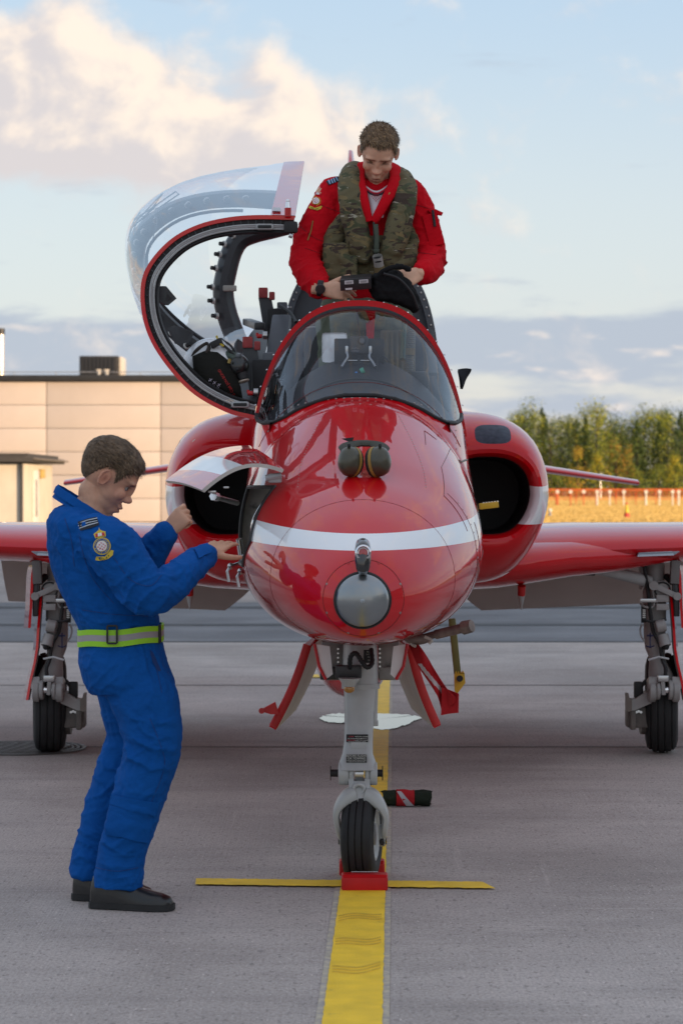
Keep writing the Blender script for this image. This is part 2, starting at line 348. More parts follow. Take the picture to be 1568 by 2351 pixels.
for cx, cy, R_, a0, a1, w_ in ((-9.5, 24.6, 5.6, -.75, -.35, .03), (9.8, 24.4, 5.9, 3.5, 3.9, .03)):
    b = MB(); b.grid(lambda u, v: (cx+(R_+w_*(v-.5)*2)*math.cos(lerp(a0,a1,u)), cy+(R_+w_*(v-.5)*2)*1.1*math.sin(lerp(a0,a1,u)), .004), 60, 1, TM); b.build('tyre_mark', kind='structure')
# round drain by the left main wheel
t = thing('drain_cover', 'round slotted iron drain cover under the left-hand main wheel', 'drain cover', (-1.83, 13.83, 0))
IRON = M('cast_iron', (.10,.092,.088), .55, .5, var=.2, vs=20)
b = MB()
for r0, r1, z in ((.37,.35,.009), (.335,.32,.009), (.305,.29,.009)): b.lathe((-1.83,13.83,0), (0,0,1), [(r0,0), (r0,z), (r1,z), (r1,0)], IRON, 48)
b.build('rim', t)
b = MB(); b.lathe((-1.83,13.83,.0035), (0,0,1), [(.0005,0), (.37,0)], M('drain_dark', (.012,.011,.011), .9), 48); b.build('pit', t)
for k in range(9):
    y = -.24+k*.06; w = math.sqrt(max(.01, .28**2-y*y)); b = MB()
    b.box((-1.83, 13.83+y, .006), (2*w, .022, .012), IRON, bev=.002); b.build('bar', t)
for k in range(8):
    x = -.24+k*.068; w = math.sqrt(max(.01, .27**2-x*x)); b = MB()
    b.beam((-1.83+x-.4*w*.5, 13.83-w, .0055), (-1.83+x+.4*w*.5, 13.83+w, .0055), .02, .011, IRON); b.build('bar', t)
# ------------------------------------------------------------------ building on the left
WALLP = M('wall_panel', (.55,.475,.43), .8, var=.06, vs=.6, bump=.1, bs=8)
BLK = M('black_sheet', (.018,.018,.02), .5, var=.15, vs=2)
t = thing('hangar_building', 'long low building of cream wall panels under a black parapet', 'building', (-12, 100, 0))
ph = .967; z0 = 5.81; xs = [(-154-262*k-784)*100/FPX for k in range(2, -1, -1)]+[(108-784)*100/FPX, (370-784)*100/FPX, (632-784)*100/FPX]
pm = None
for i in range(len(xs)-1):
    for k in range(6):
        x0, x1 = xs[i], xs[i+1]
        if pm is None: b = MB(); b.box((0, 0, 0), (x1-x0-.03, .09, ph-.018), WALLP, bev=.012); pm = b.mesh('panel')
        o = link('wall_panel', pm, t); o.matrix_parent_inverse = Matrix(); o.location = V(((x0+x1)/2, 100+random.uniform(-.006,.006), z0-ph*(k+.5)))-t.location
b = MB(); b.box(((xs[0]+xs[-1])/2, 112.2, 2.9), (xs[-1]-xs[0], 24.2, 5.9), M('wall_core', (.30,.25,.21), .8)); b.build('wall', t)
b = MB(); b.box(((xs[0]+xs[-1])/2, 112, 5.945), (xs[-1]-xs[0]+.3, 24.6, .25), BLK, bev=.02); b.build('parapet', t)
b = MB()
GALV = M('galvanised', (.45,.44,.43), .4, .7)
b.cyl((xs[0], 101, 6.25), (xs[-1], 101, 6.25), .02, GALV, seg=6)
for k in range(14): x = xs[0]+.4+k*(xs[-1]-xs[0]-.8)/13; b.cyl((x, 101, 6.06), (x, 101, 6.25), .018, GALV, seg=6)
b.build('roof_rail', t)
def pbox(p0, p1, Y, d, mat, bev=.02):
    a, c = P(*p0, Y), P(*p1, Y); b = MB(); b.box(((a.x+c.x)/2, Y+d/2, (a.z+c.z)/2), (abs(c.x-a.x), d, abs(a.z-c.z)), mat, bev=bev); return b
o = pbox((183,817), (272,866), 103, 2.2, M('plant_grey', (.03,.028,.028), .45), .03)
a = P(272,817,103)
for k in range(9): o.box((P(190+k*9,838,103).x, 102.98, P(190,840,103).z), (.12, .03, .7), BLK)
o.build('rooftop_unit', t)
b = pbox((274,819), (281,862), 103.2, 1.9, M('pale_metal_and_lit_flank', (.6,.55,.48), .5)); b.build('unit_lit_flank', t)  # sunlit right side of the black unit, its light put into a pale colour
for x in (228, 246):
    b = MB(); q = P(x, 858, 101.5); b.cyl(q-V((0,0,.12)), q+V((0,0,.12)), .07, M('pale_metal_and_lit_flank', (.6,.55,.48)), seg=8); b.box(q+V((0,0,.15)), (.2,.16,.06), M('pale_metal_and_lit_flank', (.6,.55,.48))); b.build('roof_vent', t)
b = MB(); q = P(2, 862, 104); b.cyl(q-V((0,0,.3)), P(2, 768, 104), .17, M('flue_metal', (.62,.58,.55), .35, .4)); b.cyl(P(2, 768, 104), P(2, 754, 104), .19, BLK); b.build('flue', t)
# ------------------------------------------------------------------ small shed in front of it
t = thing('shed', 'small pale shed with a flat dark tiled roof at the left edge', 'shed', (-13, 79, 0))
SW = M('shed_wall', (.58,.52,.42), .85, var=.08, vs=1.5, bump=.2, bs=10)
x1 = (53-784)*76/FPX; x0 = x1-5; zr = CH-(1064-HZ)*76/FPX
b = MB(); b.box(((x0+x1)/2, 79.9, zr/2), (5, 7.8, zr), SW, bev=.01); b.build('wall', t)
b = MB(); b.box(((x0+x1)/2+.05, 79.8, zr+.12), (5.7, 8.6, .16), M('roof_felt', (.05,.045,.042), .8), bev=.02)
b.box(((x0+x1)/2+.05, 79.8, zr+.26), (5.3, 8.2, .12), M('roof_felt', (.05,.045,.042), .8)); rf = b.build('roof', t)
for k in range(22):
    b = MB(); y = 75.7+k*.385; b.box((x1+.34, y, zr+.16), (.42, .36, .05), M('roof_tile', (.17,.14,.11), .8, var=.3, vs=3), ((1,0,-.16),(0,1,0),(.16,0,1)), .012); b.build('roof_tile', rf)
b = MB(); b.cyl((x1-.02, 75.93, 0), (x1-.02, 75.93, zr), .045, BLK, seg=8); b.build('downpipe', t)
b = MB(); b.box((x1+.04, 79.0, 1.0), (.07, 1.25, 2.0), M('white_paint', (.7,.66,.6), .5), bev=.01); d = b.build('door', t)
b = MB(); b.box((x1+.085, 78.75, 1.1), (.03, .35, 1.2), M('dim_pane', (.30,.29,.27), .15), bev=.005); b.build('window_strip', d)
b = MB(); b.box((x1+.1, 80.3, 1.9), (.12, .6, .3), M('lamp_box', (.5,.36,.12), .5), bev=.02); b.build('wall_lamp', t)
b = MB(); b.box((x0+3.2, 75.96, 1.1), (.05, .05, 2.0), SW); b.build('wall_trim', t)
# ------------------------------------------------------------------ hangar outside the frame on the right: its roof line shades the apron
t = thing('shade_hangar', 'tall grey hangar standing to the right of the apron, beyond the frame', 'hangar', (45, -22, 0))
b = MB(); b.box((46, -24, 4.3), (32, 72, 8.6), M('hangar_grey', (.34,.33,.32), .7, var=.06, vs=.3)); b.build('wall', t)
b = MB(); b.prism([(29.6,-60.4,8.6), (62.4,-60.4,8.6), (62.4,-60.4,8.9), (46,-60.4,9.6), (29.6,-60.4,8.9)], (0, 72.8, 0), M('hangar_roof', (.22,.22,.23), .6)); b.build('roof', t)
for k in range(6):
    b = MB(); b.box((29.95, -55+k*11.5, 3.2), (.12, 9.5, 6.2), M('hangar_door', (.42,.40,.37), .6), bev=.03); b.build('sliding_door', t)
# ------------------------------------------------------------------ trees
BARK = M('bark', (.055,.042,.03), .9)
def leafmat(n, c): return M(n, c, .7, var=.25, vs=.5, spec=.25)
LG = [leafmat('leaf_dark', (.030,.054,.017)), leafmat('leaf_mid', (.105,.145,.028)), leafmat('leaf_olive', (.21,.21,.03)), leafmat('leaf_gold', (.50,.34,.03)), leafmat('leaf_rust', (.40,.21,.03)), leafmat('leaf_lime', (.40,.40,.035))]
def make_tree(h, w, pal, seed, conifer=False, n=2700, ls=.27):
    r = random.Random(seed); cr = MB(); tr = MB()
    tr.tube([(0,0,0), (r.uniform(-.1,.1), r.uniform(-.1,.1), h*.45), (r.uniform(-.2,.2), 0, h*.9)], [h*.016, h*.011, h*.003], BARK, 7)
    cl = []
    for k in range(34 if not conifer else 30):
        if conifer: z = h*(.08+.9*(k/30)); rad = w*.5*(1-(k/30)**1.15)*r.uniform(.75,1.1)+.12; a = r.uniform(0, 6.28); q = rad*.55; cl.append((V((math.cos(a)*q, math.sin(a)*q, z)), rad*.75, .35*rad+.25))
        else:
            z = r.uniform(.12, .97); env = math.sin(min(1, (z+.12)*1.02)*math.pi)**.55*(1 if z < .6 else 1-.55*(z-.6)/.4)
            a = r.uniform(0, 6.28); q = w*.5*env*r.uniform(.25, .95); c = V((math.cos(a)*q, math.sin(a)*q, z*h)); cl.append((c, w*.23*r.uniform(.7,1.3), w*.20*r.uniform(.8,1.3)))
            if k % 3 == 0: tr.tube([(0,0,max(.1, z*h*.6)), c], [h*.005, h*.0015], BARK, 5)
    for c, rx, rz in cl:
        for i in range(n//len(cl)):
            d = V((r.gauss(0,1), r.gauss(0,1), r.gauss(0,1))).normalized()*r.uniform(.55, 1.05); p = c+V((d.x*rx, d.y*rx, d.z*rz))
            s = ls*r.uniform(.5, 1.2); x, y, _ = frame(V((d.x+r.uniform(-.45,.45), d.y+r.uniform(-.45,.45), d.z+r.uniform(-.1,.7))).normalized())
            x, y = x*s, y*s*r.uniform(.5,.9); cr.add([p-x*.5, p+y*.4, p+x*.5, p-y*.4], [[0,1,2,3]], pal[min(len(pal)-1, int(r.random()**1.3*len(pal)))])
    return tr.mesh('trunk', weld=False), cr.mesh('crown', 180, weld=False)
tall = [make_tree(10.8, 7.4, [LG[1], LG[0], LG[2]], 1), make_tree(11.2, 6.6, [LG[1], LG[2], LG[5]], 2), make_tree(10.2, 7.8, [LG[0], LG[1]], 3),
        make_tree(11.0, 6.8, [LG[1], LG[0], LG[2]], 4), make_tree(10.6, 6.0, [LG[1], LG[5], LG[2]], 5)]
fir = [make_tree(11.4, 4.6, [LG[0], LG[0], LG[1]], 6, True), make_tree(10.4, 4.0, [LG[0], LG[1]], 7, True)]
def plant(ms, x, y, s, rz, label, name='broadleaf_tree', grp=None, cat='tree', sx=1):
    t = thing(name, label, cat, (x, y, -.03), grp); t.rotation_euler.z = rz; t.scale = (s*sx, s*sx, s)
    for me, nm in zip(ms, ('trunk', 'crown')): o = bpy.data.objects.new(nm, me); COL.objects.link(o); o.parent = t
r = random.Random(11)
TL = ['dark green tree', 'yellowing tree', 'broad deep green tree', 'olive green tree', 'lime and gold tree']
for row in range(3):
    for k in range(17):
        px = 1150+k*28+r.uniform(-11, 11)+row*9; Y = 345+row*16+r.uniform(-5, 5); x = (px-784)*Y/FPX
        topy = 953+10*math.sin(px*.045)+r.uniform(-13, 11)-(12 if px > 1530 else 0)+(22 if px < 1180 else 0); h = CH-(topy-HZ)*Y/FPX+.03
        if row == 2: h *= 1.02
        q = r.random(); j = r.randrange(5)
        at = next(w for lim, w in ((1235,'beside the jet intake'),(1300,'above the tailplane root'),(1355,'behind the golden young tree'),(1400,'behind the lime sapling'),(1457,'above the tailplane tip'),(1520,'behind the round bush'),(9999,'near the right edge')) if px < lim)
        rk = 'tree line\'s '+('front', 'middle', 'back')[row]+' rank '+at
        if q < .16: plant(r.choice(fir), x, Y, h/11.0, r.uniform(0, 6), 'dark conifer in the '+rk, 'conifer_tree', 'trees of the far tree line')
        else: plant(tall[j], x, Y, h/10.8, r.uniform(0, 6), TL[j]+' in the '+rk, 'broadleaf_tree', 'trees of the far tree line')
by = {}
for o in bpy.data.objects:
    if o.get('group') == 'trees of the far tree line': by.setdefault(o['label'], []).append(o)
for q in by.values():
    if len(q) > 1:
        q.sort(key=lambda o: -o.scale.z)
        for o, w in zip(q, ('tallest' if len(q) > 2 else 'taller', 'middling' if len(q) > 2 else 'shorter', 'shortest')): o['label'] = w+' '+o['label']
plant(fir[0], (1562-784)*330/FPX, 330, 1.06, 0, 'tallest dark conifer at the right edge, in front of the tree line', 'conifer_tree')
gold = make_tree(6, 3.6, [LG[3], LG[4], LG[2]], 21, n=1300, ls=.26); lime = make_tree(6, 3.4, [LG[5], LG[3], LG[1]], 22, n=1300, ls=.26); rust = make_tree(6, 3.6, [LG[2], LG[4], LG[1]], 23, n=1300, ls=.26); grn = make_tree(6, 5.0, [LG[1], LG[2], LG[5]], 24, n=1300, ls=.26)
FR = [(gold, 1325, 1030, 'golden orange young tree before the tree line, nearest the jet intake', 'broadleaf_tree', 1), (lime, 1372, 1040, 'bright lime sapling left of the rust-tinged tree', 'broadleaf_tree', .9), (rust, 1412, 1012, 'rust-tinged young tree with a pointed top before the tree line', 'broadleaf_tree', 1),
      (rust, 1440, 1022, 'slim brownish young tree right beside the rust-tinged one', 'broadleaf_tree', .7), (grn, 1460, 1078, 'low green bush under the tailplane tip', 'bush', 1.5), (grn, 1512, 1074, 'round green bush standing clear of the tree line', 'bush', 1.5), (grn, 1280, 1080, 'low dark green bush beside the jet intake', 'bush', 1.4), (grn, 1560, 1062, 'green bush at the right edge of the picture', 'bush', 1.3), (lime, 1548, 1042, 'small yellowing tree near the right edge', 'broadleaf_tree', 1)]
for ms, px, ty, lb, nm, sx in FR:
    Y = 296; h = CH-(ty-HZ)*Y/FPX; plant(ms, (px-784)*Y/FPX, Y, h/6, px, lb, nm, None, 'bush' if nm == 'bush' else 'tree', sx)
# ------------------------------------------------------------------ orange barrier, approach lights, cone
ORG = M('orange_plastic', (.62,.11,.02), .6, var=.15, vs=2); LAMP = M('lamp_white', (.75,.70,.6), .5)
t = thing('barrier_fence', 'low orange mesh barrier fence across the dry field', 'fence', (30, 188, 0))
for k in range(24):
    b = MB(); x = 12+k*1.55; b.cyl((x, 188, -.03), (x, 188, 1.22), .035, ORG, seg=6); b.build('post', t)
b = MB()
for k in range(7): b.box((30, 188, .42+k*.13), (37, .012, .03 if k < 6 else .11), ORG)
for k in range(230): b.box((11.6+k*.16, 188.01, .8), (.018, .01, .8), ORG)
b.build('netting', t, kind='stuff')
for k, px in enumerate((1279,1309,1339,1370,1399,1431,1482,1513,1543,1557)):
    Y = 178; x = (px-784)*Y/FPX; t = thing('approach_light', ('first', 'second', 'third', 'fourth', 'fifth', 'sixth', 'seventh', 'eighth', 'ninth', 'tenth')[k]+' approach light from the jet intake along the orange barrier', 'light', (x, Y, 0), 'approach lights in a row before the barrier')
    b = MB(); b.cyl((x, Y, -.03), (x, Y, 1.0), .045 if k % 3 else .07, LAMP if k > 2 else ORG, seg=8); b.build('post', t)
    b = MB(); b.cyl((x, Y-.12, 1.06), (x, Y+.12, 1.06), .13, LAMP, .10, seg=12); b.build('lamp_head', t)
t = thing('traffic_cone', 'yellow and red traffic cone standing in the dry grass', 'cone', (P(1438,1190,111).x, 111, -.03)); c = t.location
CR = M('cone_red', (.55,.05,.02), .5); CY = M('cone_yellow', (.75,.52,.03), .5)
b = MB(); b.box(c+V((0,0,.02)), (.36,.36,.04), CR, bev=.01); b.build('base', t)
b = MB(); b.lathe(c, (0,0,1), [(.15,.04), (.105,.30)], CR, 20); b.lathe(c, (0,0,1), [(.105,.30), (.045,.66)], CY, 20); b.lathe(c, (0,0,1), [(.045,.66), (.03,.78), (.001,.79)], CR, 20); b.build('body', t)
t = thing('field_marker', 'small grey marker light in the grass beside the jet intake', 'light', (P(1262,1187,115).x, 115, -.03)); c = t.location
b = MB(); b.cyl(c, c+V((0,0,.3)), .09, M('marker_grey', (.25,.25,.3), .5), .05, 10); b.build('stem', t)
b = MB(); b.ell(c+V((0,0,.36)), .1, LAMP, u=10, v=6); b.build('lamp_head', t)
t = thing('lamp_post', 'slender pale post standing against the bushes', 'post', (P(1378,1120,280).x, 280, 0)); c = t.location
b = MB(); b.cyl(c, c+V((0,0,2.9)), .06, GALV, .04, 8); b.build('pole', t)
b = MB(); b.box(c+V((.1,0,2.95)), (.4,.2,.1), GALV); b.build('lamp_head', t)
# ------------------------------------------------------------------ the jet
XC = .075                                 # centre line
JET = thing('jet_trainer', 'glossy red jet trainer with a white nose stripe, canopy swung open and nose bay open', 'jet aircraft', (XC, 11.5, 0))
def gloss(name, col, stripe=None, patch=None):
    m = M(name, col, .4, var=.05, vs=2.2, coat=1.0, spec=.06, dirt=None); m.node_tree.nodes['Principled BSDF'].inputs['Coat Roughness'].default_value = .02; nt = m.node_tree; N = nt.nodes; L = nt.links; b = N['Principled BSDF']; src = b.inputs['Base Color'].links[0].from_socket
    tc = N.new('ShaderNodeTexCoord'); sx = N.new('ShaderNodeSeparateXYZ'); L.new(tc.outputs['Object'], sx.inputs[0])
    def mth(op, a, c=0.0, d=0.0):
        n = N.new('ShaderNodeMath'); n.operation = op
        for i, q in enumerate((a, c, d)):
            if isinstance(q, bpy.types.NodeSocket): L.new(q, n.inputs[i])
            else: n.inputs[i].default_value = q
        return n.outputs[0]
    if stripe:       # painted white band: a wedge that widens aft, on the sides only
        y = mth('SUBTRACT', sx.outputs[1], 8.3); up = mth('MULTIPLY_ADD', y, stripe[1], stripe[0]); lo = mth('MULTIPLY_ADD', y, stripe[3], stripe[2])
        f = mth('MULTIPLY', mth('LESS_THAN', sx.outputs[2], up), mth('GREATER_THAN', sx.outputs[2], lo))
        mx = N.new('ShaderNodeMix'); mx.data_type = 'RGBA'; L.new(f, mx.inputs[0]); L.new(src, mx.inputs[6]); mx.inputs[7].default_value = (.84,.85,.86,1); src = mx.outputs[2]
    if patch:        # painted anti-slip patch on the intake shoulder, and paint chips on the lip
        s4 = 0.0
        for ax, lo, hi in patch: s4 = mth('ADD', mth('POWER', mth('ABSOLUTE', mth('DIVIDE', mth('SUBTRACT', sx.outputs[ax], (lo+hi)/2), (hi-lo)/2)), 3.4), s4)
        f = mth('LESS_THAN', s4, 1.0)
        nz = N.new('ShaderNodeTexNoise'); nz.inputs['Scale'].default_value = 40; nz.inputs['Detail'].default_value = 6; L.new(tc.outputs['Object'], nz.inputs[0])
        cr = N.new('ShaderNodeMix'); cr.data_type = 'RGBA'; L.new(nz.outputs[0], cr.inputs[0]); cr.inputs[6].default_value = (.02,.024,.034,1); cr.inputs[7].default_value = (.10,.115,.15,1)
        mx = N.new('ShaderNodeMix'); mx.data_type = 'RGBA'; L.new(f, mx.inputs[0]); L.new(src, mx.inputs[6]); L.new(cr.outputs[2], mx.inputs[7]); src = mx.outputs[2]
        L.new(mth('SUBTRACT', .8, f), b.inputs['Coat Weight']); 
        nz2 = N.new('ShaderNodeTexNoise'); nz2.inputs['Scale'].default_value = 16; nz2.inputs['Detail'].default_value = 3; L.new(tc.outputs['Object'], nz2.inputs[0])
        f2 = mth('MULTIPLY', mth('GREATER_THAN', nz2.outputs[0], .735), mth('LESS_THAN', sx.outputs[1], 11.66))
        mx = N.new('ShaderNodeMix'); mx.data_type = 'RGBA'; L.new(f2, mx.inputs[0]); L.new(src, mx.inputs[6]); mx.inputs[7].default_value = (.40,.39,.33,1); src = mx.outputs[2]
    L.new(src, b.inputs['Base Color'])
    n = N.new('ShaderNodeTexNoise'); n.inputs['Scale'].default_value = 2.6; n.inputs['Detail'].default_value = 3; L.new(tc.outputs['Object'], n.inputs['Vector'])
    bp = N.new('ShaderNodeBump'); bp.inputs['Strength'].default_value = .05; bp.inputs['Distance'].default_value = .03; L.new(n.outputs[0], bp.inputs['Height']); L.new(bp.outputs[0], b.inputs['Normal']); L.new(bp.outputs[0], b.inputs['Coat Normal'])
    return m
REDC = (.58,.002,.007)
RED = gloss('red_gloss', REDC); REDS = gloss('red_gloss_striped', REDC, (1.334,.064,1.283,.026)); REDP = gloss('red_gloss_patched', REDC, (1.336,.050,1.283,.011), ((0,.64,.815),(2,1.705,1.80)))
WHT = M('white_gloss', (.82,.83,.84), .3, var=.05, coat=.6); CREAM = M('cream_inner', (.55,.53,.48), .45, var=.1, vs=5)
GREY = M('gear_grey', (.36,.37,.37), .4, var=.1, vs=9, spec=.5, dirt=(.10,.08,.06), ds=9, dth=.66)
DGREY = M('dark_grey', (.055,.06,.066), .5, var=.15); BLACK = M('matt_black', (.012,.012,.013), .6, var=.2); RUB = M('rubber_black', (.016,.016,.017), .7, var=.25, vs=14)
STEEL = M('bare_steel', (.5,.5,.5), .28, 1, var=.1); CHROME = M('chrome', (.75,.75,.76), .12, 1, var=.02); DARKM = M('dark_metal', (.05,.05,.052), .4, .6)
PRED = M('paint_red_matt', (.5,.012,.012), .45, var=.15, vs=20); PRIM = M('worn_metal', (.20,.15,.13), .55, .3, var=.35, vs=25)
FT = [(8.19,.095,1.212,1.117,1.022,2,2),(8.25,.150,1.265,1.122,.985,2,2),(8.35,.215,1.325,1.13,.962,2,2),(8.5,.285,1.405,1.15,.945,2.05,2),(8.7,.355,1.485,1.18,.930,2.08,2),
      (8.9,.408,1.55,1.21,.918,2.1,2.05),(9.1,.445,1.622,1.24,.905,2.1,2.1),(9.4,.474,1.725,1.27,.885,2.05,2.1),(9.7,.483,1.825,1.29,.87,2.02,2.1),(9.85,.485,1.875,1.30,.865,2.0,2.1),
      (10.15,.485,2.10,1.3,.86,2.2,2.1),(10.45,.482,2.29,1.3,.855,2.45,2.1),(11.0,.482,2.42,1.32,.85,2.4,2.2),(12.0,.48,2.62,1.36,.85,2.3,2.2),(12.9,.47,2.66,1.42,.85,2.25,2.2),(13.3,.46,2.62,1.42,.85,2.2,2.2),
      (14.5,.45,2.45,1.45,.87,2.1,2.1),(16,.42,2.25,1.5,.97,2,2),(17.5,.35,2.12,1.55,1.15,2,2),(19.2,.23,1.95,1.6,1.34,2,2)]
def fus(Y):
    if Y <= FT[0][0]: return FT[0][1:]
    for i in range(len(FT)-1):
        if Y <= FT[i+1][0]:
            a, b = FT[i], FT[i+1]; t = (Y-a[0])/(b[0]-a[0]); out = []
            for k in range(1, 7):
                m0 = (b[k]-FT[max(i-1, 0)][k])/(b[0]-FT[max(i-1, 0)][0])*(b[0]-a[0]); m1 = (FT[min(i+2, len(FT)-1)][k]-a[k])/(FT[min(i+2, len(FT)-1)][0]-a[0])*(b[0]-a[0])
                t2, t3 = t*t, t*t*t; out.append((2*t3-3*t2+1)*a[k]+(t3-2*t2+t)*m0+(-2*t3+3*t2)*b[k]+(t3-t2)*m1)
            return out
    return FT[-1][1:]
def fpt(Y, th, off=0.0):
    w, zt, zc, zb, nu, nl = fus(Y); c, s = math.cos(th), math.sin(th); n = nu if s >= 0 else nl
    x = (w+off)*math.copysign(abs(c)**(2/n), c); z = zc+((zt-zc+off) if s >= 0 else (zc-zb+off))*math.copysign(abs(s)**(2/n), s)
    return V((XC+x, Y, z))
def zth(Y, z):                            # section angle at height z (right side)
    w, zt, zc, zb, nu, nl = fus(Y)
    if z >= zt: return math.pi/2
    if z >= zc: return math.asin(min(1, ((z-zc)/(zt-zc))**(nu/2)))
    return -math.asin(min(1, ((zc-z)/(zc-zb))**(nl/2)))
def interp(T, y):
    if y <= T[0][0]: return T[0][1]
    for (a, p), (b, q) in zip(T, T[1:]):
        if y <= b: return lerp(p, q, (y-a)/(b-a))
    return T[-1][1]
ZB = [(9.85,1.875),(9.88,1.825),(9.91,1.785),(9.97,1.765),(10.1,1.765),(10.3,1.785),(10.45,1.82),(12.9,2.36)]
def cut(Y): return math.pi/2 if Y < 9.85 else zth(Y, interp(ZB, Y))
def top_z(x, Y):                          # nose skin height over a lateral offset
    w, zt, zc, zb, nu, nl = fus(Y); u = min(.999, abs(x)/w); return zc+(zt-zc)*(1-u**nu)**(1/nu)
# forward fuselage skin, with the bay cut out of its left side
ys = [8.19+.012*i for i in range(8)]+[8.30+.03*i for i in range(52)]+[9.86,9.88,9.90,9.92,9.95,10.0,10.06,10.12,10.2,10.3,10.45]+[10.45+.245*k for k in range(1, 11)]
ys = sorted(set(round(y, 4) for y in ys)); NT = 96; rings = []
for y in ys:
    c = cut(y); rings.append([fpt(y, lerp(c, -math.pi-c, j/NT)) for j in range(NT+1)])
b = MB(); b.loft(rings, REDS, cap=False, closed=False)
me = b.mesh('fuselage')
BX = (8.95, 9.80, 1.205, 1.500)
bm = bmesh.new(); bm.from_mesh(me)
for co, no in (((0,8.95,1.30),(0,1,-.6)), ((0,8.95,1.30),(0,1,1.6)), ((0,BX[1],0),(0,1,0)), ((0,0,BX[2]),(0,0,1)), ((0,0,BX[3]),(0,0,1))):
    bmesh.ops.bisect_plane(bm, geom=bm.verts[:]+bm.edges[:]+bm.faces[:], plane_co=co, plane_no=no)
def YT(z): return 8.95+max((z-1.30)*.6, (1.30-z)*1.6)
def inbay(c): return c.x < 0 and c.y > YT(c.z) and c.y < BX[1] and BX[2] < c.z < BX[3]
bmesh.ops.delete(bm, geom=[f for f in bm.faces if inbay(f.calc_center_median())], context='FACES')
bm.to_mesh(me); bm.free(); me.polygons.foreach_set('use_smooth', [True]*len(me.polygons)); me.set_sharp_from_angle(angle=math.radians(50))
FUS = link('fuselage', me, JET)
# bay interior
b = MB(); BG = M('bay_grey', (.40,.385,.34), .6, var=.25, vs=14, dirt=(.05,.05,.05), ds=9, dth=.62)
def bx(y, z, d): p = fpt(y, math.pi-zth(y, z)); return V((p.x+d, y, p.z))
b.grid(lambda u, v: bx(lerp(8.86, 9.84, u), lerp(1.19, 1.515, v), .16+.1*(1-u)), 8, 6, BG)
for zz in (1.195, 1.512): b.grid(lambda u, v: bx(lerp(8.86, 9.84, u), zz, .004+v*.27), 8, 2, BG)
b.grid(lambda u, v: bx(9.83, lerp(1.19, 1.515, u), .004+v*.2), 6, 2, BG)
b.build('bay_lining', JET)
b = MB()
def edge(y0, z0, y1, z1, n=10): return [bx(lerp(y0, y1, i/n), lerp(z0, z1, i/n), .0) for i in range(n+1)]
rim = edge(YT(1.5), 1.5, BX[1], 1.5)+edge(BX[1], 1.5, BX[1], 1.205)+edge(BX[1], 1.205, YT(1.205), 1.205)+edge(YT(1.205), 1.205, 8.95, 1.30)+edge(8.95, 1.30, YT(1.5), 1.5)
b.tube(rim, .008, M('seal_rubber', (.03,.03,.03), .6), 6, closed=True); b.build('bay_seal', FUS)
b = MB(); 
for (y, z, rr) in ((9.62,1.40,.03),(9.52,1.40,.03),(9.60,1.30,.022)): q = bx(y, z, .15); b.cyl(q, q+V((-.03,-.01,0)), rr, DGREY, seg=14); b.cyl(q+V((-.03,-.01,0)), q+V((-.034,-.012,0)), rr*.6, GREY, seg=14)
for k in range(4): y = 9.2+k*.13; b.box(bx(y, 1.33+.04*(k % 2), .17), (.05,.09,.12), DGREY if k % 2 else BG, bev=.006)
b.build('avionics_box', JET)
b = MB(); b.tube(spline([bx(9.15,1.47,.09), bx(9.22,1.38,.06), bx(9.20,1.30,.07), bx(9.12,1.22,.05)], 16), .012, BLACK, 8); b.build('bay_cable', JET)
b = MB(); b.tube(spline([bx(9.5,1.47,.08), bx(9.45,1.36,.05), bx(9.5,1.25,.06)], 14), .008, CHROME, 8); b.build('bay_cable', JET)
b = MB(); q = bx(9.14, 1.235, .02); b.box(q, (.05,.09,.025), STEEL, bev=.006); b.cyl(q+V((-.02,-.03,0)), q+V((-.03,-.05,.07)), .012, CHROME, seg=10); b.build('bay_latch', JET)
for (px, py, Y) in ((530,1300,9.35),(553,1312,9.2)):
    b = MB(); q = P(px, py, Y); b.tube([q+V((.03,.02,.01)), q, q+V((-.012,-.01,-.02)), q+V((-.004,-.015,-.06))], .007, STEEL, 6); b.ell(q, .013, STEEL, u=8, v=6); b.build('door_catch', JET)
# raised nose-bay door
A, B_, C_, D_ = P(648,1086,8.93), P(574,1031,9.75), P(470,1131,8.93), P(386,1109,9.75)
def duw(u, v):
    a, c = .50+.07*v, .76+.09*v; return a*u/.5 if u < .5 else (lerp(a, c, (u-.5)/.25) if u < .75 else lerp(c, 1, (u-.75)/.25))
def door(u, v):
    u = duw(u, v); p = lerp(lerp(A, B_, v), lerp(C_, D_, v), u); return p+V((0,0,.052*math.sin(math.pi*u)**.9*(1-.25*v)+.008*math.sin(math.pi*v)))
def dmat(u, v): return WHT if .5 < u < .75 else RED
b = MB(); b.plate(door, 72, 20, .014, CREAM, dmat, CREAM); dr = b.build('bay_door', JET)
b = MB(); b.cyl(P(646,1092,8.96), P(610,1098,8.96), .012, GREY, seg=8); b.box(P(632,1098,8.98), (.05,.05,.035), GREY, bev=.008); b.build('hinge', dr)
b = MB(); b.box(P(488,1129,8.98), (.03,.02,.010), STEEL, bev=.005); b.box(P(520,1119,8.97), (.022,.014,.008), STEEL, bev=.004); b.build('latch', dr)
b = MB(); b.tube([P(545,1155,9.3), P(497,1141,9.15)], .0105, STEEL, 12); b.cyl(P(499,1141.5,9.16), P(490,1139,9.13), .017, CHROME, seg=6); b.build('stay_rod', JET)
